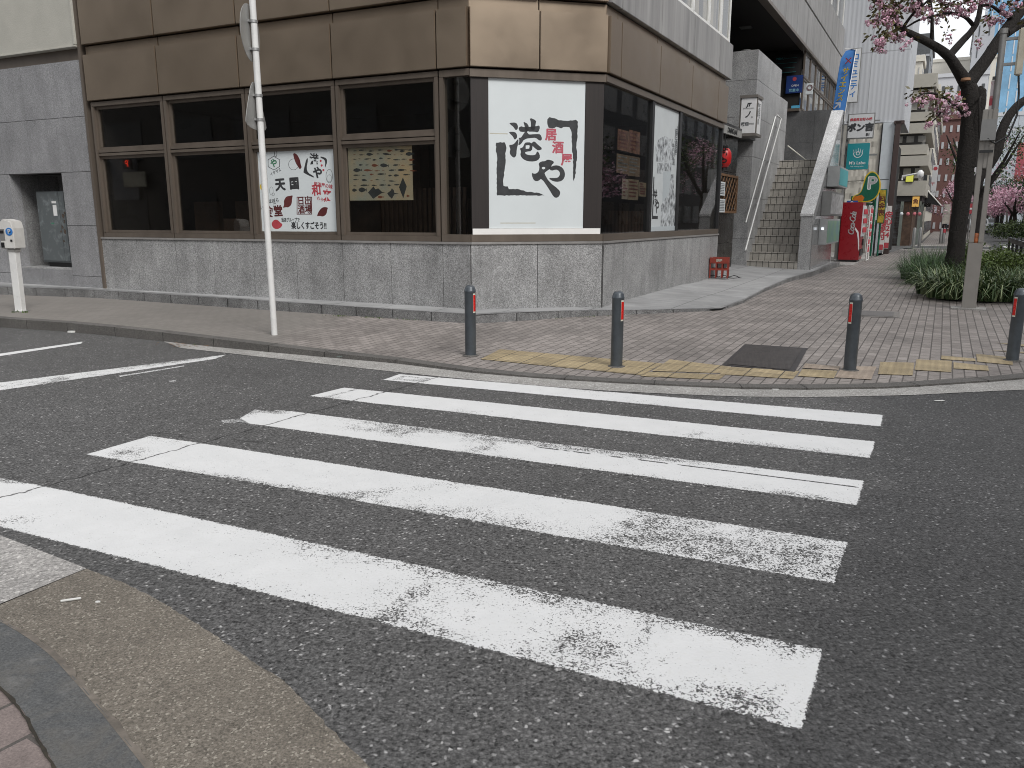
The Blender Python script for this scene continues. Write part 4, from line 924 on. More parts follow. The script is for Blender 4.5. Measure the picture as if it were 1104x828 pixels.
mb = MB(); mb.box(B, 10.13, 13.18, -3.1, SL-.03, 0, 5.40); mb.box(B, 13.17, 14.38, -3.1, SL-.03, 0, 4.7); mb.build('joint_backing', M['gap'], tw)
mb = MB(); mb.lathe(B(11.2, -.7, 5.43), [(.25, 0), (.25, .1), (.12, .22)], 12); mb.build('vent_cap', M['grey_metal'], tw)
# granite wall closing the top of the stair, then the dark lobby glass with notices
bw = thing('landing_wall', B(16, .4, 3), 'dark granite wall behind the stair landing under the lobby window', 'wall')
mb = MB()
for r0, r1 in ((-4, -2.3), (-2.3, -.6), (-.6, .45), (.45, 1.12)):
    for z0, z1 in ((ZT_, 3.7), (3.7, 4.62)): mb.box(B, 15.6, 15.8, r0+.003, r1-.003, z0, z1-.003)
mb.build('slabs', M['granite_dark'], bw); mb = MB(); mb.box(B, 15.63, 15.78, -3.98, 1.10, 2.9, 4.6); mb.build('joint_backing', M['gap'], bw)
mb = MB(); mb.box(B, 15.5, 15.95, -4, 0.0, 4.62, 4.70); mb.build('sill', M['frame'], bw)
# main block over the stair hall
ob = thing('office_building', B(15, -.5, 6), 'large grey-clad office building over the open stair hall beyond the restaurant corner', 'building')
Fc = [6.9+k*1.75 for k in range(11)]
for z0, z1 in ((6.48, 7.54), (7.60, 8.62), (10.3, 11.6)): mb = MB(); band(B, Fc, z0, z1, -.1, .05, mb, .008); mb.build('cladding', M['panelG'], ob, bev=.006)
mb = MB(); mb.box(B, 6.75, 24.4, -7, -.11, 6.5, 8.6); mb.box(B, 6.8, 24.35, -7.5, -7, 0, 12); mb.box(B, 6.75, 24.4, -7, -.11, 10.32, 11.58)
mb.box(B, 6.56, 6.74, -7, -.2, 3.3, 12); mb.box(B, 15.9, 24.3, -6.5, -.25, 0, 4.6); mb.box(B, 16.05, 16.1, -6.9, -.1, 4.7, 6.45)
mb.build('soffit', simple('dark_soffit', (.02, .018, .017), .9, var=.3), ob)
mb = MB(); mb.box(B, 6.76, 24.4, -7, -.12, 11.6, 12); mb.build('roof', M['panelG'], ob)
mb = MB(); mb.box(B, 6.8, 24.4, -.13, .07, 6.40, 6.478); mb.build('soffit_trim', M['frame'], ob)
for a, b in zip(Fc, Fc[1:]): sash(B, a+.02, b-.02, 8.63, 10.28, ob, M['white_metal'], M['glass_clear'], d=-.05)
wins = [16.0, 17.2, 18.4, 19.6, 20.8, 22.0, 23.2, 24.4]
for a, b in zip(wins, wins[1:]):
    sash(B, a+.01, b-.01, 4.70, 5.62, ob, M['frame'], M['glass_clear'], d=-.03, w=.06); sash(B, a+.01, b-.01, 5.64, 6.40, ob, M['frame'], M['glass_clear'], d=-.03, w=.06)
lr = random.Random(3)
mb = MB()
for a in wins[:-1]: mb.box(B, a+.08, a+1.12, -.4, -.38, 4.78, 6.3-lr.choice([0, .1, .3, .7]))
mb.each('pane_brightness_and_notice', simple('painted_pane_brightness', (.62, .63, .64), .7, var=.25, sc=2.5), ob)  # pale panels: bright reflection and interior put into colour behind the panes
mb = MB()
for a in wins[:-1]: mb.box(B, a+lr.uniform(.1, .5), a+lr.uniform(.6, 1.1), -.37, -.36, 5.0, 5.0+lr.uniform(.1, .5))
mb.each('pane_brightness_and_notice', M['ink_blue'], ob)
mb = MB()
for s0, r0 in ((8.2, -1.2), (10.0, -1.0), (12.4, -.9)): mb.box(B, s0, s0+.3, r0-.3, r0, 6.48, 6.50)
mb.each('ceiling_fitting', M['grey_metal'], ob)
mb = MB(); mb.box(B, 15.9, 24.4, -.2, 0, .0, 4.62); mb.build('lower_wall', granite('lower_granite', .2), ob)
# notices on the lobby glass
VL = frame(B(16.0, 0, 0), 61.67-90, 1)
def vq(V, x0, y0, x1, y1, d=0.):
    r0, z1 = hit(V, x0, y0, d); r1, _ = hit(V, x1, y0, d); _, z0 = hit(V, x0, y1, d); return r0, r1, z0, z1
def psign(name, s0, px, label, cat, mat, th=.06, frame_m=None, texts=(), lift=.004, group=None, poles=None):
    """flat sign set square to the pavement: px = its survey corners"""
    V = frame(B(s0, 0, 0), 61.67-90, 1); r0, r1, z0, z1 = vq(V, *px)
    t = thing(name, V((r0+r1)/2, -th/2, z0), label, cat, group)
    mb = MB(); mb.box(V, r0, r1, -th, 0, z0, z1); mb.build('sign_face', mat, t, bev=.006)
    if frame_m:
        f = .03; mb = MB(); mb.box(V, r0-f, r1+f, -th-.01, -.012, z0-f, z0); mb.box(V, r0-f, r1+f, -th-.01, -.012, z1, z1+f); mb.box(V, r0-f, r0, -th-.01, -.012, z0, z1); mb.box(V, r1, r1+f, -th-.01, -.012, z0, z1)
        mb.build('sign_frame', frame_m, t)
    for (body, u, v, size, m, kw) in texts:   # u, v in 0..1 of the face, size relative to its height
        cx = r0+(r1-r0)*u; cz = z0+(z1-z0)*v
        text_mesh(body, size*(z1-z0), (lambda cx, cz: (lambda a, b, t_: V(cx+a, t_, cz+b)))(cx, cz), m, 'lettering', t, t=lift, **kw)
    return t, V, (r0, r1, z0, z1)
cy = simple('cyan_lettering', (.05, .42, .45), .4)
psign('lobby_poster', 15.98, (848, 82, 866, 101), 'blue notice poster with red emblem hanging in the dark lobby window above the stair', 'poster', simple('deep_blue', (.01, .035, .16), .4), .02, None,
      [('OPEN', .55, .42, .16, M['ink_white'], {}), ('営業中', .5, .15, .2, simple('pale_cyan', (.3, .6, .7), .4), {}), ('●', .5, .78, .3, M['ink_red'], {})])
psign('lobby_lettering', 15.96, (835, 60, 862, 80), 'cyan lettering lines on the dark lobby glass above the stair', 'lettering', M['black'], .01, None,
      [('MENU ————', .5, .8, .16, cy, {}), ('———————', .5, .55, .16, cy, {}), ('————', .62, .3, .16, cy, {}), ('———————', .5, .05, .16, cy, {})])
psign('small_notice', 15.94, (853, 114, 862, 117), 'small light blue notice lying at the lobby window sill', 'notice', simple('light_blue', (.1, .4, .6), .4), .02)
psign('round_notice', 16.3, (869.5, 90, 877, 102), 'white notice with a maroon ring stuck on the window band above the parapet', 'notice', M['white_sheet'], .02, None, [('◎', .5, .55, .7, M['ink_maroon'], {})])
# handrail
hr = thing('handrail', B(10.6, 0, .5), 'white looped steel handrail fixed to the left wall of the tiled stairs', 'handrail')
def hpt(x, y, r): s, z = hit(B, x, y, r); return B(s, r, z)
mb = MB(); mb.tube([hpt(803.5, 270, SL+.12), hpt(842, 128, SL+.12), hpt(837.5, 124, SL+.03)], .021, 8); mb.build('rail', M['white_metal'], hr)
mb = MB(); mb.tube([hpt(804, 240, SL+.03), hpt(836, 126, SL+.03)], .018, 8); mb.build('rail', M['white_metal'], hr)
mb = MB()
for a, b_ in (((805, 268), (803, 241)), ((815.5, 220), (812, 208)), ((830, 172), (824, 168))): mb.tube([hpt(*a, SL+.1), hpt(*a, SL-.02)], .012, 6)
mb.each('bracket', M['steel'], hr)
mb = MB(); mb.tube([B(14.3, SL+.1, ZT_+.45), B(14.3, SL+.65, ZT_+.02)], .02, 6); mb.build('brace', simple('cream_bar', (.5, .48, .42), .5), hr)
# doorway beside the stair
dw = thing('restaurant_doorway', B(8, -.3, .2), 'black-tiled restaurant doorway in shadow between the side windows and the stone tower', 'doorway')
mb = MB()
for k in range(3):
    for j in range(4): mb.box(B, 6.6+k*.85, 7.44+k*.85, -.5, -.3, .1+j*.8, .89+j*.8)
mb.build('black_wall', simple('black_tile', (.014, .012, .012), .25), dw); mb = MB(); mb.box(B, 6.56, 10.1, -1.6, -.1, 3.31, 3.45); mb.box(B, 6.58, 10.1, -1.7, -1.6, 0, 3.31); mb.build('canopy', M['black'], dw)
psr = emis('lit_red_lantern', (.35, .012, .012), .12)
def bq(x0, y0, x1, y1, r): s0, z1 = hit(B, x0, y0, r); s1, z0 = hit(B, x1, y1, r); return s0, s1, z0, z1
ln = thing('red_lantern_sign', B(7.4, -.1, 2), 'glowing red lantern sign with black characters hanging in the dark restaurant doorway', 'lantern')
V_ = frame(B(7.0, 0, 0), 61.67-90, 1); r0, r1, z0, z1 = vq(V_, 774, 159, 786.5, 181)
mb = MB(); mb.lathe(V_((r0+r1)/2, -.1, z0), [(.04, 0), (.10, .03), (.14, .1), (.15, (z1-z0)*.5), (.14, z1-z0-.1), (.10, z1-z0-.03), (.04, z1-z0)], 18); mb.build('lantern_body', psr, ln)
mb = MB(); mb.lathe(V_((r0+r1)/2, -.1, z1-.01), [(.07, 0), (.07, .05)], 12); mb.lathe(V_((r0+r1)/2, -.1, z0-.04), [(.07, 0), (.07, .05)], 12); mb.tube([V_((r0+r1)/2, -.1, z1), V_((r0+r1)/2, -.1, 3.3)], .008, 5); mb.each('cap', M['black'], ln)
text_mesh('港\nや', .22, lambda a, b, t: V_((r0+r1)/2+a, .053+t, (z0+z1)/2+b), M['black'], 'lettering', ln, bold=.006)
ltc = thing('lattice_board', B(7.3, -.28, 1), 'brown wooden lattice board on the dark wall beside the doorway', 'board')
s0, s1, z0, z1 = bq(775, 186, 793.5, 230, -.25)
wd_ = simple('brown_wood', (.14, .075, .035), .6, var=.3, sc=8)
mb = MB(); e = .05
mb.box(B, s0, s1, -.29, -.24, z0, z0+e); mb.box(B, s0, s1, -.29, -.24, z1-e, z1); mb.box(B, s0, s0+e, -.29, -.24, z0+e, z1-e); mb.box(B, s1-e, s1, -.29, -.24, z0+e, z1-e); mb.build('frame', wd_, ltc)
mb = MB(); W_, H_ = s1-s0-2*e, z1-z0-2*e
for k in range(-6, 8):
    a = k*.26
    for sg in (1, -1):
        p = []
        for t in (max(0, -a/1.0), min(H_, W_-a)):
            p.append((a+t, t))
        if p[1][1] > p[0][1] and p[0][0] >= -1e-6:
            f = lambda q: B(s0+e+(q[0] if sg == 1 else W_-q[0]), -.262+.006*sg, z0+e+q[1])
            mb.tube([f(p[0]), f(p[1])], .011, 4)
mb.build('lattice', wd_, ltc)
for i, (y0, y1) in enumerate(((195, 211), (214, 229))):
    s0, s1, z0, z1 = bq(773.5, y0, 781.5, y1, -.2); mb = MB(); mb.box(B, s0, s1, -.215, -.205, z0, z1)
    o = mb.build('menu_sheet', M['white_sheet']); tag(o, ['upper', 'lower'][i]+' white menu sheet hung in front of the wooden lattice', 'menu sheet')
    m2 = MB()
    for k in range(7): m2.box(B, s0+.06, s1-.06, -.204, -.203, z0+(z1-z0)*(.1+k*.12), z0+(z1-z0)*(.1+k*.12)+.02)
    m2.build('print', M['ink_soft'], o)
# light box and angled board over the door
t, V_, q = psign('smoking_sign', 8.6, (799.5, 106, 816, 144), 'white lightbox sign with small black symbols mounted over the doorway beside the stair tower', 'sign', M['ink_white'], .02, M['grey_brown'],
      [('JT', .5, .8, .13, M['ink'], {'shear': .3, 'bold': .01}), ('SMOKING AREA', .5, .7, .045, M['ink'], {}), ('ノ', .5, .52, .22, M['ink'], {'bold': .006}), ('◦', .75, .45, .15, M['ink'], {}), ('喫煙', .32, .26, .11, M['ink_soft'], {'bold': .006}), ('専用室', .72, .26, .06, M['ink'], {})])
mb = MB(); mb.box(V_, q[0], q[1], -.55, -.021, q[2], q[3]); mb.build('box_side', M['ink_white'], t)
mb = MB(); mb.box(V_, q[0]-.03, q[1]+.03, -.58, .02, q[3]+.001, q[3]+.06); mb.box(V_, q[0]-.03, q[1]+.03, -.58, .02, q[2]-.06, q[2]-.001); mb.each('edge_trim', M['grey_brown'], t)
text_mesh('喫煙\n専用\n◎', .17, lambda a, b, t_: V_(q[1]+.001+t_, -.28+a*-1, q[2]+(q[3]-q[2])*.55+b), M['ink_soft'], 'lettering', t, bold=.004)
ab = thing('angled_sign', B(7.2, .1, 3.2), 'narrow grey board with dark lettering fixed at the end of the brown cladding', 'sign')
Q = [XY(778.5, 142.5, 17.2), XY(779.5, 133.5, 17.2), XY(800, 142, 18.6), XY(799.5, 149, 18.6)]
nn = (Q[2]-Q[1]).cross(Q[0]-Q[1]).normalized(); nn = nn if nn.y > 0 else -nn
mb = MB(); mb.hexa(Q+[p+nn*.06 for p in Q]); mb.build('sign_face', simple('grey_board', (.27, .27, .26), .5), ab)
ux = (Q[3]-Q[0]); L_ = ux.length; ux.normalize(); uz = (Q[1]-Q[0]).normalized(); ct = sum(Q, Vector())/4
text_mesh('DINING BAR', .15, lambda a, b, t: ct+ux*a+uz*b-nn*(.004), M['ink'], 'lettering', ab, bold=.006, sx=.95)
mb = MB(); mb.tube([B(6.5, 0, 3.26), Q[0]+nn*.03], .015, 5); mb.tube([Q[3]+nn*.03, B(8.6, -.3, 3.3)], .015, 5); mb.each('bracket', M['grey_brown'], ab)
# wall boxes on the street side of the parapet
def rbox(name, px, d, label, cat, mat, proud=.14, extra=None):
    s0, s1, z0, z1 = bq(*px, 1.38); t = thing(name, B(s0, 1.38, z0), label, cat)
    mb = MB(); mb.box(B, s0, s1, 1.374, 1.374+proud, z0, z1); mb.build('body', mat, t, bev=.01); return t, (s0, s1, z0, z1)
lgrey = simple('light_grey_box', (.36, .37, .37), .4)
t, q = rbox('lightbox', (893, 179, 901, 204), 0, 'pale lightbox with a glowing teal panel high on the parapet side', 'lightbox', lgrey, .30)
V_ = frame(B(q[0], 0, 0), 61.67-90, 1); mb = MB(); mb.box(B, q[0]+.05, q[1]-.05, 1.675, 1.68, q[2]+.05, q[3]-.05); mb.build('lit_panel', emis('teal_lit_panel', (.03, .28, .30), .12), t)
t, q = rbox('notice_case', (887, 206, 899, 233), 0, 'dark grey notice case with a printed edge on the parapet side', 'box', M['grey_metal'], .22)
mb = MB(); mb.box(B, q[0]+.05, q[1]-.05, 1.595, 1.6, q[2]+.05, q[3]-.05); mb.build('notice', mat_mono('notice_print', (.2, .2, .2), (.5, .5, .5), 6), t)
t, q = rbox('information_case', (884, 236, 896, 261), 0, 'light grey wall case with a white lamp and blue-green advert low on the parapet side', 'box', lgrey, .2)
n = N('blue_green_advert'); c = n.co(); x_ = n.noise(c, 2.5, 3); M['advert'] = n.done(n.pbsdf(n.mix(x_, (.02, .12, .35), (.25, .45, .1)), .3))
mb = MB(); mb.box(B, q[0]+.05, q[1]-.05, 1.575, 1.58, q[2]+.05, q[3]-.05); mb.build('advert', M['advert'], t)
V_ = frame(B(q[0], 0, 0), 61.67-90, 1); mb = MB(); mb.lathe(V_(1.46, .005, (q[2]+q[3])/2+.05), [(.03, 0), (.03, .06)], 10); mb.build('lamp', emis('small_white_lamp', (.8, .85, .9), .9), t)
# ================================================================ SIGNS, VENDING MACHINES, PARKING LOT
pale = simple('pale_sign', (.6, .61, .62), .4, var=.04); teal = simple('teal_sign', (.01, .24, .27), .35, var=.05)
sp = thing('sign_mast', B(16.6, 1.5, .1), 'grey steel mast carrying the white and teal shop signs beside the parapet', 'pole')
Vm = frame(B(16.9, 0, 0), 61.67-90, 1); r_m, _ = hit(Vm, 911, 170); mb = MB()
mb.tube([Vm(r_m, -.1, .1), Vm(r_m, -.1, 4.6)], .03, 8); mb.tube([Vm(r_m-.14, -.1, 2.6), Vm(r_m-.14, -.1, 4.6)], .025, 8); mb.each('mast', M['grey_metal'], sp)
mb = MB(); mb.box(Vm, r_m-.05, r_m+.9, -.12, -.08, 4.36, 4.4); mb.box(Vm, r_m-.05, r_m+.9, -.12, -.08, 3.35, 3.4); mb.each('arm', M['grey_metal'], sp)
psign('shop_sign', 16.9, (915.5, 124, 942.5, 149), 'white shop sign with bold black Japanese brush lettering and a red line above it', 'sign', pale, .08, M['grey_metal'],
      [('鉄板焼お好み焼', .5, .78, .13, M['ink_red'], {'bold': .006}), ('ポン吉', .5, .42, .36, M['ink'], {'bold': .022}), ('B1', .82, .12, .16, M['ink'], {'bold': .006})])
t, V_, q = psign('salon_sign', 16.9, (914, 155, 938, 183), 'teal salon sign with a white crown-like emblem hanging under the white shop sign', 'sign', teal, .10, None,
      [("M's Labo", .5, .25, .17, M['ink_white'], {'bold': .002}), ('hair beauty salon', .5, .12, .07, M['ink_white'], {})])
mb = MB(); cx, cz, k_ = (q[0]+q[1])/2, q[2]+(q[3]-q[2])*.62, (q[3]-q[2])
for i in range(16):
    a0, a1 = pi*.95+i*pi*1.1/16, pi*.95+(i+1)*pi*1.1/16
    mb.quad(*[V_(cx+k_*r_*cos(a), .004, cz+k_*r_*sin(a)) for r_, a in ((.17, a0), (.17, a1), (.145, a1), (.145, a0))])
for a in (-.9, -.45, 0, .45, .9):
    mb.quad(*[V_(cx+k_*x*.16+k_*dx, .004, cz+k_*dz) for x, dx, dz in ((a, -.012, .02), (a, .012, .02), (a*1.2, .004, .2-.06*abs(a)), (a*1.2, -.004, .2-.06*abs(a)))])
for i in range(14):
    a0, a1 = i*2*pi/14, (i+1)*2*pi/14; mb.quad(*[V_(cx+k_*r_*cos(a), .004, cz+k_*r_*sin(a)) for r_, a in ((.075, a0), (.075, a1), (.055, a1), (.055, a0))])
mb.build('crown_emblem', M['ink_white'], t, fixn=False)
psign('vertical_sign', 24.2, (918.5, 53, 928.5, 110), 'tall narrow white sign with blue vertical lettering behind the blue banner', 'sign', pale, .06, M['grey_metal'],
      [('コ\nミ\nュ\nニ\nテ\nィ', .5, .5, .145, M['ink_blue'], {'bold': .008})])
# blue feather banner standing at the top of the parapet
fb = thing('feather_banner', B(14.6, 1.3, 4.4), 'blue feather-shaped advertising banner with yellow lettering standing at the top of the parapet', 'banner')
Vb = frame(B(15.0, 0, 0), 61.67-90, 1)
outl = [(898, 122), (901, 100), (904, 80), (907, 64), (912, 55), (918, 53), (922.5, 53.5), (919, 75), (916, 95), (911.5, 119), (905, 121)]
sz = [hit(Vb, x, y, 0) for x, y in outl]
bm = bmesh.new(); vs = [bm.verts.new(Vb(s, .05*sin(z*4+s*3), z)) for s, z in sz]; bm.faces.new(vs); bmesh.ops.triangulate(bm, faces=bm.faces)
bmesh.ops.solidify(bm, geom=bm.faces[:], thickness=.01)
me = bpy.data.meshes.new('cloth'); bm.to_mesh(me); bm.free(); me.materials.append(simple('blue_banner_cloth', (.03, .15, .42), .6, var=.2, sc=2)); o = bpy.data.objects.new('cloth', me); COL.objects.link(o); o.parent = fb; o.matrix_parent_inverse = fb.matrix_basis.inverted()
s0, z0 = hit(Vb, 909, 92, 0)
text_mesh('サ\nイ\nエ\nン\nス', .19, lambda a, b, t: Vb(s0+a+b*.13, .09, z0+b), M['ink_yellow'], 'lettering', fb, bold=.008)
s1_, z1_ = hit(Vb, 915, 66, 0); text_mesh('✕', .2, lambda a, b, t: Vb(s1_+a, .09, z1_+b), M['ink_red'], 'lettering', fb, bold=.01)
s2_, z2_ = hit(Vb, 903, 114, 0); text_mesh('↗', .3, lambda a, b, t: Vb(s2_+a, .09, z2_+b), M['ink_white'], 'lettering', fb, bold=.008)
p0, p1 = hit(Vb, 911, 122), hit(Vb, 923, 53); mb = MB(); mb.tube([Vb(p0[0], 0, 4.2), Vb(p0[0], 0, p0[1]), Vb(p1[0], 0, p1[1]), Vb(p1[0]-.3, 0, p1[1]+.04)], .012, 6); mb.build('pole', M['white_metal'], fb)
# vending machine
red = simple('vending_red', (.25, .008, .014), .3, var=.06)
vs_, vr = 16.9, 1.89
vm = thing('vending_machine', B(vs_+.5, vr-.35, .12), 'red drinks vending machine with white script lettering beside the shop signs', 'vending machine')
mb = MB(); mb.box(B, vs_, vs_+1.05, 1.28, vr, .16, 1.95); mb.build('body', red, vm, bev=.012)
mb = MB(); mb.box(B, vs_+.05, vs_+1.0, 1.3, vr-.05, .05, .16); mb.build('plinth', M['black'], vm)
mb = MB(); mb.box(B, vs_+.04, vs_+1.01, vr+.001, vr+.03, .9, 1.85); mb.build('display_window', M['white_sheet'], vm)
mb = MB()
for j in range(3):
    for k in range(8): mb.lathe(B(vs_+.12+k*.11, vr+.06, 1.02+j*.28), [(.03, 0), (.03, .13), (.02, .16)], 7)
mb.each('drink_sample', M['ink_red'], vm)
mb = MB(); mb.box(B, vs_+.1, vs_+.95, vr+.001, vr+.035, .3, .5); mb.box(B, vs_+.75, vs_+.9, vr+.001, vr+.04, .6, .8); mb.each('hatch', M['black'], vm)
Vv = frame(B(vs_, 0, 0), 61.67-90, 1)
rl, zl = hit(Vv, 919, 241)
text_mesh('Coca-Cola', .25, lambda a, b, t: Vv(rl+a, .006, zl+b), M['ink_white'], 'script_lettering', vm, bold=.006, shear=.35, rot=pi/2*.97, sx=.76, space=.86)
mb = MB()
for sgn in (1,):
    pts = [(-.02, .33), (.06, .2), (.10, 0), (.13, -.28), (.16, -.36), (.16, -.3), (.14, 0), (.10, .24), (0, .38)]
mb.slab([(rl+.1+x, 1.0+z-.2) for x, z in pts], lambda u, v, t: Vv(u, t, v), .004, .007); mb.build('ribbon_mark', M['ink_white'], vm)
fr = thing('white_rack', B(vs_+1.2, 2.0, .1), 'white slanted wire rack with cans and bottles standing beside the red vending machine', 'rack')
mb = MB(); a_, b_ = B(vs_+1.15, 2.02, .1), B(vs_+1.15, 2.02, 1.85); c_, d_ = B(vs_+2.0, 2.02, .1), B(vs_+2.0, 2.02, 1.85)
for p, q in ((a_, b_), (c_, d_)): mb.tube([p, q], .022, 6)
for k in range(8): mb.tube([a_.lerp(b_, k/7), c_.lerp(d_, k/7)], .018, 5)
mb.build('frame', M['white_metal'], fr); mb = MB(); rr = random.Random(3)
for k in range(1, 7):
    for j in range(4):
        if rr.random() < .6: mb.lathe(a_.lerp(b_, k/7).lerp(c_.lerp(d_, k/7), .15+j*.22)+Vector((0, 0, .02)), [(.035, 0), (.035, .12), (.02, .16)], 7)
mb.each('bottle', M['ink_red'], fr)
# second white machine behind
v2 = thing('dark_machine', B(19.2, 1.4, .1), 'dark ticket machine half hidden behind the red vending machine', 'machine'); mb = MB(); mb.box(B, 18.9, 19.7, .95, 1.45, .1, 1.75); mb.build('body', M['grey_metal'], v2, bev=.01); mb = MB(); mb.box(B, 18.895, 18.899, 1.0, 1.4, 1.0, 1.6); mb.build('screen', M['black'], v2)
# coin parking signs
green = simple('sign_green', (.005, .10, .055), .4); yel = simple('sign_yellow', (.62, .42, .02), .4); org = simple('sign_orange', (.5, .13, .01), .4)
pk = thing('parking_sign', B(21.5, 1.7, .1), 'green and yellow coin parking sign with a large white letter on green poles', 'sign')
Vp = frame(B(21.5, 0, 0), 61.67-90, 1); hp = lambda x, y: hit(Vp, x, y, 0)
def blob(sc, cx=941, cy=202):
    o = []
    for k in range(20):
        a = -pi*.75+k*(pi*1.62)/19; o.append((cx+15*sc*cos(a)*.75, cy-17*sc*sin(a)))
    return [(919+ (1-sc)*8, 210-(1-sc)*8), (919+(1-sc)*6, 216-(1-sc)*20)][:0]+o
def pebble(g):
    P = [(918+g, 217-g), (919.5+g, 211+g*.3), (928+g*.3, 208+g*.2), (931+g, 197), (933+g, 189+g*.6), (940, 183.5+g), (947-g*.6, 188+g*.6), (950-g, 198), (948.5-g, 208-g*.3), (943, 215-g), (935, 218.5-g)]
    return [hp(x, y) for x, y in smooth_poly(P, 2)]
mb = MB(); mb.slab(pebble(0), lambda u, v, t: Vp(u, t, v), -.12, 0); mb.build('yellow_rim', yel, pk)
mb = MB(); mb.slab(pebble(1.4), lambda u, v, t: Vp(u, t, v), .0005, .01); mb.build('green_face', green, pk)
r_, z_ = hp(940, 198); text_mesh('P', .62, lambda a, b, t: Vp(r_+a, .012, z_+b), M['ink_white'], 'letter', pk, bold=.03)
mb = MB(); mb.slab([hp(x, y) for x, y in ((920, 215.8), (921, 212), (929, 210), (932, 213), (930, 217))], lambda u, v, t: Vp(u, t, v), .0105, .013); mb.build('orange_panel', org, pk)
ra, _ = hp(941.5, 240); rb_, _ = hp(927.5, 240)
mb = MB(); mb.tube([Vp(ra, -.06, .1), Vp(ra, -.06, 2.1)], .035, 8); mb.build('pole', green, pk); mb = MB(); mb.tube([Vp(rb_, -.06, .1), Vp(rb_, -.06, 1.9)], .035, 8); mb.build('pole', green, pk)
psign('vacancy_sign', 21.6, (917.5, 211.5, 943, 221), 'dark green vacancy board with a white character under the parking sign', 'sign', green, .1, None, [('立', .78, .5, .8, M['ink_white'], {'bold': .02}), ('空車', .35, .5, .5, M['ink_white'], {'bold': .008})])
psign('blue_arrow_sign', 18.2, (913, 216.5, 925, 221.5), 'small blue one-way sign with a white arrow above the red machine', 'sign', simple('arrow_blue', (.01, .10, .42), .4), .03, None, [('←', .5, .55, 1.0, M['ink_white'], {'bold': .02})])
psign('yellow_board', 22.0, (949, 205, 955.5, 240), 'tall yellow fee board with brown lines beside the parking sign', 'sign', simple('fee_yellow', (.42, .30, .03), .5, var=.4, sc=9), .06, green, [('料\n金\n表', .5, .5, .22, M['ink_maroon'], {'bold': .006})])
gl_ = thing('green_post', B(22, 2, .1), 'dark green upright post of the yellow fee board', 'post'); Vq = frame(B(22.0, 0, 0), 61.67-90, 1); r_, _ = hit(Vq, 949, 240); mb = MB(); mb.tube([Vq(r_, -.05, .1), Vq(r_, -.05, 2.4)], .035, 8); mb.build('pole', green, gl_); r_, _ = hit(Vq, 944.5, 240); mb = MB(); mb.tube([Vq(r_, -.05, .1), Vq(r_, -.05, 1.4)], .035, 8); mb.build('pole', M['black'], gl_)
for i, (x0, y0, x1, y1, s0) in enumerate(((937.5, 224, 944, 268, 23.0), (950.5, 224, 956, 270, 23.4), (957, 222, 962, 268, 23.8))):
    txt = ['駐\n車\n場\n入\n口', '月\n極\n受\n付', '安\n心\n2\n4'][i]; lb_ = ['white and red pavement banner nearest the red vending machine', 'middle red-lettered pavement banner beside the yellow fee board', 'red-lettered pavement banner nearest the brown pillar'][i]
    m_ = simple('banner_white_red%d' % i, (.62, .6, .58), .7, var=.1) 
    t, V_, q = psign('pavement_banner', s0, (x0, y0, x1, y1), lb_, 'banner', m_, .02, None, [(txt, .5, .55, .165, M['ink_red'], {'bold': .012})], group='red and white pavement banners')
    mb = MB(); mb.box(V_, q[0]+.001, q[1]-.001, .001, .004, q[2]+.02, q[2]+(q[3]-q[2])*.14); mb.build('red_hem', M['ink_red'], t)
    mb = MB(); mb.tube([V_(q[0]-.02, -.01, .1), V_(q[0]-.02, -.01, q[3]+.1)], .014, 6); mb.build('pole', M['white_metal'], t)
lot = MB(); lot.box(B, 15.2, 24.4, -6.5, 1.9, .0, .10); struct(lot.build('parking_lot', M['gutter']))
# ---- corrugated building and its ground floor
cg = thing('corrugated_building', B(27, 0, 0), 'tall windowless building faced with pale grey corrugated sheet beyond the parking lot', 'building')
def mat_corr():
    n = N('corrugated_sheet'); c = n.co(); mp = n.mapr(c, -B.ang); y = n.n('SeparateXYZ', {0: mp}).outputs[1]; z = n.n('SeparateXYZ', {0: c}).outputs[2]
    w = n.math('SINE', n.math('MULTIPLY', y, 2*pi/.16)); d = n.noise(n.mapr(c, 0, (2, 2, .2)), 1, 4)
    k = n.math('MULTIPLY', n.mr(w, -1, 1, .95, 1.03), n.mr(d, .3, .7, .93, 1.06))
    s_ = n.math('MINIMUM', n.mr(n.math('ABSOLUTE', n.math('SUBTRACT', z, 7.7)), .0, .03, .6, 1), n.mr(n.math('ABSOLUTE', n.math('SUBTRACT', y, n.math('MULTIPLY', n.math('ROUND', n.math('DIVIDE', y, 1.55)), 1.55))), .0, .02, .55, 1))
    k = n.math('MULTIPLY', k, s_)
    return n.done(n.pbsdf(n.mix(1., (.50, .515, .54), n.n('CombineColor', {0: k, 1: k, 2: k}).outputs[0], 'MULTIPLY'), .5, .1, n.bump(w, .12, .02)))
M['corr'] = mat_corr()
mb = MB(); mb.box(B, 24.5, 29.3, -8, 2.42, 5.1, 17); mb.build('corrugated_wall', M['corr'], cg)
mb = MB(); mb.box(B, 24.45, 29.35, -8, 2.47, 17, 17.3); mb.build('roof', M['panelG'], cg)
mb = MB(); mb.box(B, 24.52, 29.2, -8, 1.75, 0, 5.09); mb.build('lower_wall', simple('stained_lower_wall', (.33, .32, .29), .8, var=.25, sc=1.5), cg)
mb = MB(); mb.box(B, 24.40, 24.52, 1.72, 2.13, .1, 5.08); mb.build('pale_panel', simple('blue_white_panel', (.5, .54, .57), .5, var=.06), cg)
mb = MB(); mb.box(B, 24.3, 24.5, 2.16, 2.34, .08, 5.09); mb.box(B, 24.3, 24.6, 2.1, 2.45, 5.0, 5.12); mb.build('brown_pillar', simple('rusty_brown', (.055, .035, .032), .6), cg)
mb = MB(); mb.box(B, 25, 29, 1.76, 2.2, .1, 4.4); mb.build('dark_front', M['gap'], cg)
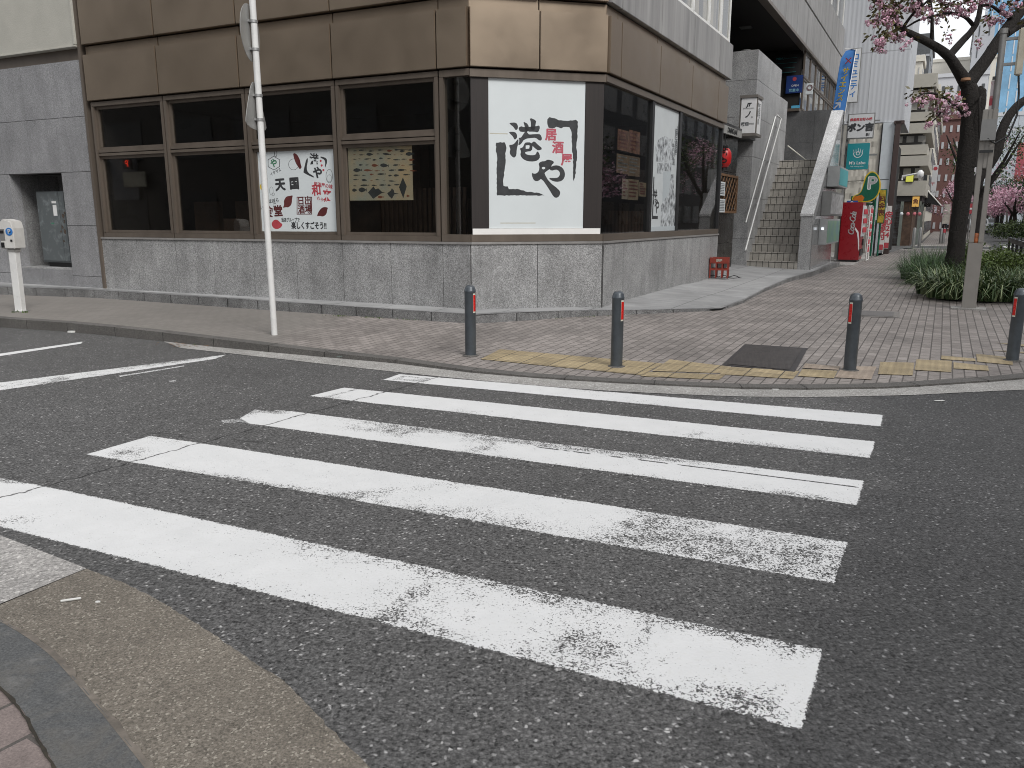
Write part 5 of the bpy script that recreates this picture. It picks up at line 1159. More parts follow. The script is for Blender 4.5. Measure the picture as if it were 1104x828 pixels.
tp = thing('tarpaulin', B(24.4, 1.2, 2), 'wrinkled cream tarpaulin hung on the wall under the corrugated sheet', 'tarpaulin')
mb = MB(); n1 = 14; rr = random.Random(5)
grid = [[B(24.47-.05*rr.random(), .55+1.12*i/n1, 2.0+3.05*j/n1) for i in range(n1+1)] for j in range(n1+1)]
for j in range(n1):
    for i in range(n1): mb.quad(grid[j][i], grid[j][i+1], grid[j+1][i+1], grid[j+1][i], sm=True)
mb.build('sheet', simple('cream_tarp', (.47, .45, .4), .8, var=.12, sc=2), tp)
mb = MB(); mb.tube([B(24.4, 1.70, .1), B(24.4, 1.70, 5.05)], .02, 6); mb.tube([B(24.4, .5, 2.9), B(24.4, 2.1, 2.95)], .012, 5); mb.build('rope', M['black'], tp)
# ================================================================ STREET FURNITURE ON THE CORNER
dk = simple('charcoal_painted_steel', (.07, .082, .094), .38, .2, var=.2, sc=10); refl = simple('red_reflector', (.55, .015, .012), .25, var=.05); wht = simple('reflector_edge', (.6, .58, .5), .4)
bspots = [(507.5, 383.5, 'charcoal bollard nearest the white sign pole, left of the yellow tiles', 1), (664.5, 395.5, 'charcoal bollard standing on the yellow tactile tiles before the restaurant corner', 1), (916, 399.5, 'charcoal bollard between the big manhole cover and the pale tile', -1), (1091, 389, 'charcoal bollard at the right edge of the picture in front of the planting', -1)]
BH = .74
def make_bollard(loc, label):
    t = thing('bollard', (0, 0, 0), label, 'bollard', 'bollards along the corner kerb')
    mb = MB(); R_ = .058; mb.lathe((0, 0, 0), [(R_, -.03), (R_, BH-.075), (R_+.003, BH-.07), (R_+.003, BH-.06), (R_, BH-.055), (R_*.92, BH-.03), (R_*.7, BH-.01), (R_*.35, BH), (.004, BH+.002)], 24); mb.build('post', dk, t)
    for name, w0, z0, z1, m, rr in (('reflector', .55, BH-.27, BH-.10, refl, .0605), ('reflector_edge', .62, BH-.285, BH-.085, wht, .0592)):
        mb = MB(); k = 8
        for i in range(k):
            a0, a1 = -w0/2+w0*i/k, -w0/2+w0*(i+1)/k
            P = lambda a, z: (rr*cos(a), rr*sin(a), z)
            mb.quad(P(a0, z0), P(a1, z0), P(a1, z1), P(a0, z1))
        mb.build(name, m, t)
    mb = MB(); mb.lathe((0, 0, .001), [(.085, 0), (.085, .006), (.062, .012)], 20); mb.build('collar', M['kerb'], t)
    t.location = loc; return t
b0 = None
for (x, y, lab, sd) in bspots:
    p = GS(x, y); rz = math.atan2(-p.y, -p.x)+(R(48) if sd > 0 else -R(40))
    if b0 is None: b0 = make_bollard(p, lab); b0.rotation_euler.z = rz
    else: copy_thing(b0, p, rz, lab)
# white pole with two signs seen from behind
p0 = GS(296, 361); up = XY(284.5, 180, p0.y); 
sp_ = thing('sign_pole', p0, 'tall slim white pole with two sign plates seen from behind before the restaurant window', 'sign pole')
lean = (XY(272, 0, p0.y)-p0); lean.y = 0
pt = lambda z: p0+Vector((lean.x*z/lean.z, 0, z))
wg = simple('white_gloss_pole', (.66, .66, .65), .3, var=.05)
mb = MB(); mb.tube([pt(-.02), pt(1.5), pt(4.4)], .036, 14); mb.build('pole', wg, sp_)
grey_back = simple('sign_back_aluminium', (.32, .32, .31), .4, .4)
def plate(zc, prof, ang, name):
    c0 = pt(zc)+Vector((cos(ang)*0, 0, 0)); u = Vector((cos(ang), sin(ang), 0)); nrm = Vector((-sin(ang), cos(ang), 0))
    mb = MB(); mb.slab(prof, lambda a, b, t: c0+u*a+nrm*(.045+t)+Vector((0, 0, b)), 0, .006); return mb.build(name, grey_back, sp_, bev=.001), c0, u, nrm
z1_ = (XY(276, 45, p0.y)).z; z2_ = (XY(279, 122, p0.y)).z
o1, c0, u, nrm = plate(z1_, [(.30*cos(a*2*pi/32), .30*sin(a*2*pi/32)) for a in range(32)], R(88), 'round_sign_plate')
tri = smooth_poly([(-.33, -.27), (.33, -.27), (.29, -.12), (0, .36), (-.29, -.12)], 2)
o2, c0, u, nrm = plate(z2_, tri, R(87), 'triangular_sign_plate')
mb = MB()
for zc in (z1_+.12, z1_-.17, z2_+.10, z2_-.16):
    c0 = pt(zc); mb.tube([c0+Vector((0, 0, -.014)), c0+Vector((0, 0, .014))], .044, 12)
    mb.box(frame(c0, 88, 1), -.06, .06, -.06, -.03, -.012, .012)
mb.each('clamp', simple('galvanised_clamp', (.4, .4, .4), .4, .6), sp_)
# parking meter on the left
pm0 = GS(22.5, 336); mt_ = thing('parking_meter', pm0, 'white parking meter on a square post at the left edge before the cabinet recess', 'parking meter')
Fm = frame(pm0, -8, 1)
hm = XY(12, 236, pm0.y).z-pm0.z; hb = XY(14, 268, pm0.y).z-pm0.z
ox = lambda z: .02*(z/hm)
Fz = lambda a, d, z: Fm(a+ox(z), d, z)
mb = MB(); mb.box(Fz, -.055, .055, -.05, .05, -.02, hb-.02); mb.build('post', wg, mt_, bev=.008)
mb = MB(); mb.slab([(-.11, hb+.0), (.105, hb), (.105, hm-.13), (.08, hm-.03), (-.05, hm), (-.11, hm-.06)], lambda a, z, t: Fz(a, t, z), -.12, .10)
mb.box(Fz, -.07, .07, -.07, .06, hb-.05, hb-.001); mb.build('head', simple('meter_white', (.55, .54, .52), .35, var=.1), mt_, bev=.012)
mb = MB(); mb.box(Fz, -.105, -.03, .101, .106, hb+.12, hm-.14); mb.build('display', M['grey_metal'], mt_)
mb = MB(); mb.box(Fz, -.1, -.04, .1062, .11, hm-.20, hm-.16); mb.box(Fz, .03, .07, .101, .106, hm-.19, hm-.165); mb.box(Fz, -.10, -.05, .101, .108, hb+.02, hb+.09); mb.box(Fz, .05, .08, .101, .106, hb+.10, hb+.13); mb.each('slot', M['black'], mt_)
mb = MB(); cc_ = (.045, hb+.24); mb.slab([(cc_[0]+.055*cos(k*pi/12), cc_[1]+.055*sin(k*pi/12)) for k in range(24)], lambda a, z, t: Fz(a, t, z), .101, .105); mb.build('blue_disc', M['ink_blue'], mt_)
text_mesh('P', .085, lambda a, b, t: Fz(cc_[0]+a, .107, cc_[1]+b), M['ink_white'], 'letter', mt_, bold=.003)
mb = MB(); mb.box(Fz, -.062, -.0555, -.02, .03, .3, hb-.08); mb.build('blue_sticker', M['ink_blue'], mt_)
mb = MB(); mb.box(Fz, -.09, .09, -.08, .08, -.01, .012); mb.build('base_plate', M['steel'], mt_)
# manhole covers
def mat_checker(name, dark, light, sc):
    n = N(name); c = n.co(); mp = n.mapr(c, R(17)); v = n.n('TexChecker', {'Vector': mp, 'Scale': sc, 'Color1': dark, 'Color2': light}); d = n.noise(c, 6, 5, .7)
    k = n.mr(d, .3, .7, .7, 1.3); col = n.mix(1., v.outputs[0], n.n('CombineColor', {0: k, 1: k, 2: k}).outputs[0], 'MULTIPLY')
    return n.done(n.pbsdf(col, .5, .35, n.bump(v.outputs[1], .6, .004)))
mc = thing('manhole_cover', GS(828, 386), 'large dark square iron manhole cover with a diamond tread set in the pavement', 'manhole cover')
mb = MB(); drape(mb, [(803, 371.5), (871, 375.8), (857, 401.5), (778, 394)], .006); mb.build('rim', simple('iron_rim', (.05, .045, .045), .5, .4), mc)
mb = MB(); drape(mb, [(806, 373), (865, 376.6), (851, 399.8), (784, 393.2)], .010); mb.build('cover', mat_checker('iron_tread', (.028, .024, .024), (.085, .075, .07), 38), mc)
mc = thing('manhole_cover', GS(938, 338), 'small flat paved access cover in the pavement before the planting', 'manhole cover')
mb = MB(); drape(mb, [(909, 334), (970, 336.5), (970, 343), (907, 341)], .006); mb.build('rim', M['grey_brown'], mc)
mb = MB(); drape(mb, [(929, 335.5), (964, 337), (963, 341.8), (926, 340.8)], .010); mb.build('cover', simple('cover_plate', (.13, .12, .115), .5, .2), mc)
# litter
def lit(name, x, y, sx, sy, h, mat, label, ang=0., onroad=True, z=None):
    p = G(x, y, .004) if onroad else (GS(x, y) if z is None else G(x, y, z)); f = frame(p, math.degrees(ang), 1)
    mb = MB(); mb.slab([(-sx, -sy*.6), (-sx*.3, -sy), (sx*.8, -sy*.7), (sx, sy*.3), (sx*.2, sy), (-sx*.8, sy*.6)], lambda a, b, t: f(a, b, t), .001, h)
    return tag(mb.build(name, mat), label, 'litter')
pw = simple('white_litter', (.6, .6, .58), .6)
cg_ = G(76, 648, .008); mb = MB(); mb.tube([cg_+Vector((-.03, -.012, .006)), cg_+Vector((.035, .012, .006))], .005, 8); tag(mb.build('cigarette_end', pw), 'white cigarette end lying on the brown aggregate apron', 'litter')
lit('paper_scrap', 105.5, 650, .010, .008, .006, pw, 'tiny white scrap beside the cigarette end on the brown apron')
lit('paper_scrap', 1013, 432.3, .045, .012, .004, pw, 'thin white scrap on the asphalt right of the farthest crossing stripe', .1)
lit('paper_scrap', 836, 420, .03, .015, .006, pw, 'white scrap in the pale gutter before the pale tactile tile')
lit('paper_scrap', 77, 358.5, .05, .03, .02, pw, 'crumpled white scrap in the gutter at the far left')
lit('wrapper', 630, 331.5, .05, .025, .02, simple('blue_wrapper', (.08, .25, .55), .4), 'small blue wrapper on the stone ledge under the logo panel corner', .2, False, .2)
lit('paper_scrap', 366, 385, .03, .015, .01, simple('grey_litter', (.1, .12, .11), .6), 'dark flattened scrap on the kerb right of the sign pole', .2, False)
# weeds in gutter
gm = simple('weed_green', (.06, .10, .02), .7, var=.3); gd = simple('dry_leaf', (.20, .11, .05), .8, var=.4, sc=30)
rr = random.Random(11)
def blades(mb, p, n, h, sp, w=.004, lean=.5, rnd=rr):
    for _ in range(n):
        a = rnd.uniform(0, 2*pi); r = sp*math.sqrt(rnd.random()); b = p+Vector((cos(a)*r, sin(a)*r, 0)); hh = h*rnd.uniform(.5, 1); d = Vector((rnd.uniform(-1, 1), rnd.uniform(-1, 1), 0))*lean*hh
        sd = Vector((-d.y, d.x, 0)); sd = (sd.normalized() if sd.length > 1e-6 else Vector((1, 0, 0)))*w
        m = b+d*.35+Vector((0, 0, hh*.65)); t = b+d+Vector((0, 0, hh*.9))
        mb.quad(b-sd, b+sd, m+sd*.8, m-sd*.8); mb.quad(m-sd*.8, m+sd*.8, t)
mb = MB()
for x, y, n_, h in ((200, 369, 40, .07), (178, 366, 24, .05), (186, 367.5, 10, .03), (214, 372, 8, .03)): blades(mb, G(x, y, 0), n_, h, .07)
for x, y in ((16, 337), (28, 337)): blades(mb, GS(x, y), 20, .04, .05)
for k in range(26):
    x = rr.uniform(345, 470); y = 340+ (x-345)*.05; blades(mb, GS(x, y), 5, .025, .05)
for k in range(20): x = rr.uniform(560, 700); blades(mb, GS(x, 345.5-(x-560)*.05), 3, .02, .05)
tag(mb.build('weeds', gm, fixn=False), 'small green weeds growing in the gutter and joints', 'weeds', kind='stuff')
mb = MB()
for k in range(60):
    x = rr.gauss(200, 16); y = 372+rr.uniform(-2.5, 2.5); p = G(x, y, .005); a = rr.uniform(0, 6); s = rr.uniform(.008, .022)
    mb.quad(*[p+Vector((cos(a+k2*pi/2)*s, sin(a+k2*pi/2)*s*.7, .004+.006*rr.random())) for k2 in range(4)])
tag(mb.build('dry_leaves', gd, fixn=False), 'dry brown leaves gathered in the gutter', 'leaves', kind='stuff')
# red plastic crate with things inside
s_c, _ = hit(B, 776, 300, .35)
cpos = G(775, 299.5, .25); ct = thing('plastic_crate', cpos, 'upturned red plastic bottle crate standing on the terrace by the restaurant doorway', 'crate')
Fk = frame(cpos, B.ang*180/pi-80, 1); cr = simple('crate_red', (.20, .022, .010), .55, var=.2, sc=12)
mb = MB(); w, d, h, t = .19, .17, .42, .015
for (a0, a1, b0_, b1_) in ((-w, w, -d, -d+t), (-w, w, d-t, d), (-w, -w+t, -d+t, d-t), (w-t, w, -d+t, d-t)):
    mb.box(Fk, a0, a1, b0_, b1_, h-.12, h); 
for a in (-w, -.07, .05, w-.03):
    for b in (-d, d-t): mb.box(Fk, a, a+.03, b+.001, b+t-.001, 0, h-.12)
for b in (-d+t, -.03, d-t-.03):
    for a in (-w, w-t): mb.box(Fk, a+.001, a+t-.001, b, b+.03, 0, h-.12)
mb.box(Fk, -w+.001, w-.001, -d+.0005, -d+t+.001, .16, .20); mb.box(Fk, -w+.001, w-.001, d-t-.001, d-.0005, .16, .20); mb.box(Fk, -w+.0005, -w+t, -d+t, d-t, .16, .20); mb.box(Fk, w-t, w-.0005, -d+t, d-t, .16, .20)
mb.box(Fk, -w+t, w-t, -d+t, d-t, h-.03, h-.01)
mb.build('shell', cr, ct, bev=.003)
text_mesh('麒麟', .06, lambda a, b, t_: Fk(a, d+.002, h-.06+b), wht, 'lettering', ct, bold=.002)
mb = MB(); q = [Fk(-.25+.06*k, -.05+.12*sin(k*1.9), .015+.03*abs(sin(k*2.3))) for k in range(12)]; mb.tube(q, .008, 5); q = [Fk(.05+.05*k, .1+.08*cos(k*1.3), .012) for k in range(9)]; mb.tube(q, .007, 5)
tag(mb.build('cable', M['black']), 'loose black cable lying on the terrace under the red crate', 'cable')
# ================================================================ LAMP / ANTENNA POST
lp0 = GS(1044, 333); Lb = math.degrees(B.ang)-90-2
lm = thing('equipment_post', lp0, 'tall grey-brown twin-upright steel post with an antenna box in front of the cherry tree', 'post')
Fl0 = frame(lp0, Lb, 1)
tz = XY(1076, 118, lp0.y).z-lp0.z
tx_ = (XY(1078, 118, lp0.y).x-lp0.x)
Fl = lambda a, d, z: Fl0(a, d, z)+Vector((tx_*.0+ -.006*z, 0, 0))
W0 = .10; H0 = tz
gp_ = simple('post_grey', (.25, .235, .215), .5, .1, var=.08)
mb = MB()
mb.box(Fl, -W0, W0, -.06, .06, 0, 1.02); mb.box(Fl, -W0, -W0+.072, -.06, .06, 1.02, H0); mb.box(Fl, W0-.072, W0, -.06, .06, 1.02, H0); mb.box(Fl, -W0+.072, W0-.072, -.058, .058, H0-.85, H0-.001)
mb.build('upright', gp_, lm, bev=.008)
mb = MB(); mb.box(Fl, -.24, .24, -.18, .18, -.01, .02); mb.build('base_plate', M['gutter'], lm)
mb = MB(); mb.box(Fl, -W0+.073, W0-.073, -.03, .03, 2.35, 2.42); mb.box(Fl, -.09, .09, .09, .12, 2.35, 2.39); mb.box(Fl, -W0+.073, W0-.073, -.03, .03, 3.4, 3.44); mb.each('bracket', M['black'], lm)
n = N('red_white_banner'); c = n.co(); z_ = n.n('SeparateXYZ', {0: c}).outputs[2]; nn_ = n.noise(c, 7, 4); mt = n.done(n.pbsdf(n.mix(n.mr(nn_, .45, .55), (.38, .04, .06), (.5, .45, .46)), .5))
mb = MB(); mb.box(Fl, -.036, .036, -.02, -.005, 2.43, 3.39); mb.build('strip_banner', mt, lm)
mb = MB(); mb.tube([Fl(.05, 0, H0), Fl(.05, 0, H0+1.05)], .045, 10); mb.tube([Fl(.05, 0, H0+1.05), Fl(.05, 0, H0+1.12)], .055, 10); mb.build('mast', M['grey_metal'], lm)
mb = MB(); mb.box(Fl, .24, .34, -.06, .06, H0+.45, H0+1.1); mb.build('antenna', simple('antenna_cream', (.45, .42, .34), .5), lm, bev=.02)
mb = MB(); mb.box(Fl, .05, .26, -.02, .02, H0+.95, H0+.99); mb.box(Fl, .05, .26, -.02, .02, H0+.6, H0+.64); mb.box(Fl, -.1, .1, -.11, -.1+.22, H0-.45, H0-.15); mb.each('arm', M['grey_metal'], lm)
mb = MB(); mb.tube([Fl(.3, 0, H0+.45), Fl(.33, 0, H0+.2), Fl(.34, .05, H0-.1), Fl(.26, .08, H0-.4), Fl(.1, .1, H0-.5), Fl(.0, .11, H0-.42)], .014, 6); mb.build('cable', M['black'], lm)
can = thing('drink_can', Fl(0, 0, 1.02), 'crumpled orange and white can left in the gap of the twin-upright post', 'can')
mb = MB(); q = Fl(0, 0, 1.021); mb.lathe(q, [(.03, 0), (.045, .03), (.04, .09), (.043, .13), (.02, .15)], 9); mb.build('body', simple('orange_can', (.5, .16, .06), .5, var=.4, sc=20), can)
# ================================================================ CHERRY TREE
rt = random.Random(21)
bark_n = N('cherry_bark'); c = bark_n.co(); a1 = bark_n.noise(bark_n.mapr(c, 0, (6, 6, 2)), 3, 6, .75, 1.2); v_ = bark_n.noise(c, 22, 5, .7)
M['bark'] = bark_n.done(bark_n.pbsdf(bark_n.mix(bark_n.math('MULTIPLY_ADD', a1, .6, bark_n.math('MULTIPLY', v_, .4)), (.004, .0035, .003), (.036, .029, .025)), .85, 0, bark_n.bump(bark_n.math('ADD', a1, v_), 1., .05)))
M['petal'] = simple('cherry_petal', (.60, .34, .44), .7, var=.25, sc=3); M['petal2'] = simple('pale_cherry_petal', (.68, .50, .56), .7, var=.2, sc=3)
M['leaf'] = simple('bronze_green_leaf', (.085, .075, .022), .6, var=.35, sc=2); M['leafg'] = simple('fresh_green_leaf', (.06, .09, .02), .6, var=.35, sc=2); M['leafd'] = simple('dark_green_leaf', (.022, .045, .014), .6, var=.35, sc=2)
def pompon(mb, p, r, n, rnd, mi=None):
    for _ in range(n):
        d = Vector((rnd.gauss(0, 1), rnd.gauss(0, 1), rnd.gauss(0, 1))).normalized(); q = p+d*r*rnd.uniform(.55, 1.05)
        x = d.orthogonal().normalized(); x.rotate(Matrix.Rotation(rnd.uniform(0, 6.3), 3, d)); y = d.cross(x); s = r*rnd.uniform(.28, .5); t = d*s*.45
        mb.cur = mi if mi is not None else (0 if rnd.random() < .65 else 1)
        mb.quad(q-x*s+t, q-y*s, q+x*s+t, q+y*s)
def leaves(mb, p, n, r, L, rnd, mi=0):
    mb.cur = mi
    for _ in range(n):
        d = Vector((rnd.gauss(0, 1), rnd.gauss(0, 1), rnd.gauss(0, .8))).normalized(); q = p+d*r*rnd.uniform(.2, 1)
        a = Vector((d.x, d.y, d.z-.4)).normalized(); w = a.orthogonal().normalized(); w.rotate(Matrix.Rotation(rnd.uniform(0, 6.3), 3, a)); l = L*rnd.uniform(.6, 1.2)
        mb.quad(q, q+a*l*.5+w*l*.26, q+a*l, q+a*l*.5-w*l*.26)
TD = 17.2                                # forward distance of the trunk
tp_ = lambda x, y, dd=0.: XY(x, y, TD+dd)
base = tp_(1032, 296)
ch = thing('cherry_tree', base, 'old dark-barked cherry tree with pink double blossom standing in the planting bed', 'tree')
px2m = TD/848.2*.86
mb = MB()
def limb(pts, n=12, jit=.04):
    """pts: (x, y, diameter in survey px, depth offset)"""
    P = [tp_(x, y, dd) for x, y, w, dd in pts]; Rr = [w*px2m/2*(1+dd/TD) for x, y, w, dd in pts]
    P2, R2 = [], []
    for i in range(len(P)-1):
        p0, p1, p2, p3 = P[max(i-1, 0)], P[i], P[i+1], P[min(i+2, len(P)-1)]
        for j in range(4):
            t = j/4; P2.append(.5*((2*p1)+(-p0+p2)*t+(2*p0-5*p1+4*p2-p3)*t*t+(-p0+3*p1-3*p2+p3)*t**3)); R2.append(Rr[i]*(1-t)+Rr[i+1]*t)
    P2.append(P[-1]); R2.append(Rr[-1]); mb.tube(P2, R2, n, True, jit); return P2
limb([(1025, 305, 34, 0), (1028, 290, 24, 0), (1031, 265, 19.5, 0), (1034.5, 235, 18.5, 0), (1038.5, 205, 20, 0), (1041, 175, 20, 0), (1044, 150, 19, 0), (1046, 125, 19.5, 0), (1047.5, 107, 21, 0), (1044, 93, 17, 0), (1042, 87, 10, 0)], 18, .07)
limb([(1046, 180, 14, -.05), (1050, 150, 15, -.05), (1053, 130, 14, -.1), (1056, 112, 14, -.1), (1058, 97, 11, -.1), (1059, 95, 4, -.1)])
limb([(1044, 205, 12, .1), (1060, 186, 12, .2), (1074, 165, 12, .2), (1080, 142, 11, .3), (1090, 122, 10, .4), (1108, 106, 9, .5), (1150, 85, 8, .6), (1210, 40, 6, .7)])
L1 = limb([(1043, 92, 16, 0), (1033, 76, 13, -.1), (1022, 60, 11, -.2), (1005, 48, 9, -.4), (985, 38, 8, -.6), (970, 30, 6, -.8), (960, 18, 4.5, -.9), (952, 8, 3.5, -1.0), (935, -4, 2, -1.1)])
L2 = limb([(1022, 62, 9, -.2), (1036, 46, 8, .1), (1047, 34, 7, .3), (1054, 22, 6, .5), (1058, 0, 5, .6), (1062, -30, 4, .8), (1050, -70, 3, 1)])
L3 = limb([(1044, 90, 16, 0), (1062, 66, 14, .1), (1078, 42, 13, .2), (1090, 25, 12, .3), (1102, 10, 11, .4), (1122, -22, 9, .5), (1130, -70, 6, .7), (1128, -120, 3, .7)])
L4 = limb([(1084, 36, 11, .2), (1104, 24, 9, .5), (1130, 8, 7, .8), (1170, -15, 4, 1.1)])
L5 = limb([(1050, 28, 5, .4), (1040, 18, 4, .2), (1025, 14, 3.5, 0), (1008, 17, 3, -.2), (990, 22, 2.5, -.4), (975, 30, 2, -.5), (965, 28, 1.5, -.6)])
L6 = limb([(1094, 22, 6, .3), (1080, 14, 4, .2), (1068, 6, 3, .1), (1058, 6, 2.5, 0)])
L7 = limb([(1004, 48, 5, -.4), (1005, 30, 4, -.5), (1004, 8, 3, -.5), (1000, -15, 2.4, -.5)])
L8 = limb([(972, 32, 4, -.8), (985, 14, 3, -1), (998, 3, 2.5, -1.1), (1015, -14, 2, -1.2)])
L9 = limb([(1042, 125, 6, -.3), (1028, 112, 3.5, -.8), (1012, 102, 2.6, -1.2), (996, 101, 2, -1.5), (984, 108, 1.4, -1.6)])
L10 = limb([(1022, 108, 2.6, -1.), (1014, 122, 2, -1.2), (1004, 132, 1.6, -1.3), (996, 138, 1, -1.4)])
L11 = limb([(1059, 104, 2.5, 0), (1056, 110, 2.4, -.5), (1056, 150, 2.4, -.5)], 6)
extra = []
for k in range(12):
    st_ = rt.choice([L2, L3, L4, L8, L7])[-6]; q = st_.copy(); P = [q.copy()]
    d = Vector((rt.uniform(-1, .8), rt.uniform(-1, 1), rt.uniform(0, 1))).normalized()
    for j in range(4): q = q+d*.35+Vector((rt.uniform(-.1, .1), rt.uniform(-.1, .1), rt.uniform(-.05, .1))); P.append(q.copy())
    mb.tube(P, [.03, .025, .02, .014, .008], 6); extra.append(P)
mb.build('trunk', M['bark'], ch, fixn=True)
o = MB(); q = tp_(1041, 87, -.28); o.lathe(q, [(.09, 0), (.085, .05), (.01, .06)], 12); o.build('cut_stub', simple('cut_wood', (.28, .15, .08), .8), ch)
bl = MB(); lv = MB()
def spray(x0, y0, x1, y1, n, dd, r=.06, lf=.55, spread=.11):
    for _ in range(max(1, int(n*.78))):
        x = rt.uniform(x0, x1); y = rt.uniform(y0, y1); p = tp_(x, y, dd+rt.uniform(-.5, .5))
        pompon(bl, p, r*rt.uniform(.75, 1.2), 22, rt)
        for k in range(rt.choice([1, 2, 3])): pompon(bl, p+Vector((rt.uniform(-1, 1), rt.uniform(-1, 1), rt.uniform(-1, .6)))*spread, r*rt.uniform(.6, 1.0), 18, rt)
        if rt.random() < lf*1.8: leaves(lv, p+Vector((rt.uniform(-1, 1)*.1, 0, .1)), 12, .15, .11, rt)
for a in [(932, 2, 962, 22, 11, -1.), (945, -10, 1000, 12, 16, -.8), (958, 8, 1010, 24, 12, -.7), (936, 22, 950, 30, 3, -1), (950, 18, 972, 44, 8, -1), (942, 44, 962, 58, 6, -1), (965, 34, 974, 46, 3, -1), (975, 46, 980, 50, 1, -1),
          (1000, -10, 1050, 14, 22, 0), (1016, 10, 1040, 18, 3, 0), (1045, -8, 1104, 6, 14, .4), (1060, 14, 1080, 24, 4, .3), (1078, 6, 1104, 16, 4, .3), (1022, 36, 1030, 40, 1, 0), (1055, 41, 1062, 46, 1, 0),
          (982, 102, 1008, 112, 7, -1.4), (1004, 102, 1034, 118, 8, -1.1), (1008, 116, 1022, 130, 4, -1.2), (993, 130, 1004, 136, 2, -1.3), (1026, 112, 1040, 122, 4, -.8),
          (940, -60, 1110, -14, 110, 0), (950, -120, 1150, -60, 100, .5), (1104, -20, 1180, 30, 20, .6), (1150, 20, 1230, 70, 10, .7), (1020, -70, 1130, -20, 30, -1)]: spray(*a)
for P in extra:
    for q in P[2:]: pompon(bl, q, .08, 22, rt); leaves(lv, q, 8, .16, .1, rt)
bl.build('blossom', [M['petal'], M['petal2']], ch, fixn=False); lv.cur = 0; lv.build('leaves', M['leaf'], ch, fixn=False)
for v in (): pass
# ================================================================ PLANTING BED
rg = random.Random(5)
def strap_plant(center, n, L, mats, label, name='grass_clump', w=.012, spread=.22):
    mb = MB(); z0 = center.z
    for _ in range(n):
        a = rg.uniform(0, 2*pi); r = spread*math.sqrt(rg.random()); b = center+Vector((cos(a)*r, sin(a)*r, 0)); a2 = a+rg.uniform(-1.1, 1.1); out = Vector((cos(a2), sin(a2), 0)); l = L*rg.uniform(.6, 1.1); arch = rg.uniform(.15, 1.15)
        sd = Vector((-out.y, out.x, 0))*w*rg.uniform(.7, 1.2); prev = None
        mb.cur = 0 if rg.random() < .7 else 1
        for j in range(5):
            t = j/4; p = b+out*(l*arch*t*t*.95+l*.12*t)+Vector((0, 0, l*(.95*t-.75*arch*t*t*t))); ww = sd*(1-t*.85) if t > .4 else sd
            if prev: mb.quad(prev[0]-prev[1], prev[0]+prev[1], p+ww, p-ww)
            prev = (p, ww)
    o = mb.build(name, mats, fixn=False); return tag(o, label, 'plant', 'clumps of strap-leaved plants in the planting bed')
ga = simple('strap_leaf_dark', (.045, .08, .025), .5, var=.3, sc=4); gb = simple('strap_leaf_pale_edge', (.20, .24, .12), .5, var=.2, sc=4)
gc = simple('fine_grass_green', (.045, .10, .022), .55, var=.35, sc=3); gdk = simple('fine_grass_dark', (.02, .05, .014), .55, var=.3, sc=3)
bed = MB(); bed.box(B, 5.4, 14.5, 4.3, 6.2, .0, .095); soil = bed.build('planting_bed', simple('dark_soil', (.02, .015, .01), .95, var=.4, sc=8)); struct(soil)
places = [(1003, 317), (1014, 321), (1027, 322), (1040, 322), (1062, 324), (1077, 324), (1092, 324), (1108, 325), (1126, 325), (1020, 313), (1050, 315), (1085, 315), (1112, 314)]
nm_ = ['leftmost variegated clump of the planting bed edge', 'variegated clump second from the left of the bed', 'variegated clump just left of the twin-upright post', 'variegated clump directly behind the post foot', 'variegated clump just right of the post foot', 'variegated clump second right of the post', 'variegated clump between post and right bollard', 'variegated clump behind the right bollard', 'variegated clump cut by the right picture edge', 'variegated clump of the second row on the left', 'variegated clump of the second row behind the post', 'variegated clump of the second row right of the post', 'variegated clump of the second row behind the right bollard']
for (x, y), lb_ in zip(places, nm_):
    p = G(x, y, .1); strap_plant(p, 130, .74, [ga, gb], lb_, w=.019)
places = [(995, 306), (989, 301), (1002, 298), (1013, 304), (1000, 290), (1016, 292), (1028, 302)]
nm_ = ['fine green grass clump second from the left before the trunk', 'leftmost fine green grass clump at the bed corner', 'fine green grass clump behind the leftmost pair', 'fine green grass clump just left of the trunk foot', 'farthest fine green grass clump on the left side', 'fine green grass clump beside the trunk foot', 'fine green grass clump in front of the trunk foot']
for (x, y), lb_ in zip(places, nm_): strap_plant(G(x, y, .1), 460, .85, [gc, gdk], lb_, 'fine_grass', .006, .35)
def bush(name, center, rx, ry, rz, n, mats, label, L=.06, cat='shrub', seed=1, group=None, stems=True):
    rb = random.Random(seed); t = thing(name, center, label, cat, group); mb = MB()
    for _ in range(n):
        a = rb.uniform(0, 2*pi); ph = math.acos(rb.uniform(-.2, 1)); k = rb.uniform(.55, 1.05)*(1+.18*sin(a*3+seed)+.12*sin(ph*5+seed)); 
        p = center+Vector((cos(a)*sin(ph)*rx*k, sin(a)*sin(ph)*ry*k, cos(ph)*rz*k+rz*.35))
        leaves(mb, p, 3, L*1.2, L, rb, 0 if rb.random() < .7 else 1)
    mb.build('leaves', mats, t, fixn=False)
    if stems:
        mb = MB()
        for k in range(7):
            a = k*.9; mb.tube([center, center+Vector((cos(a)*rx*.4, sin(a)*ry*.4, rz*.6)), center+Vector((cos(a)*rx*.7, sin(a)*ry*.7, rz*1.1))], [.02, .012, .005], 5)
        mb.build('stems', M['bark'], t)
    return t
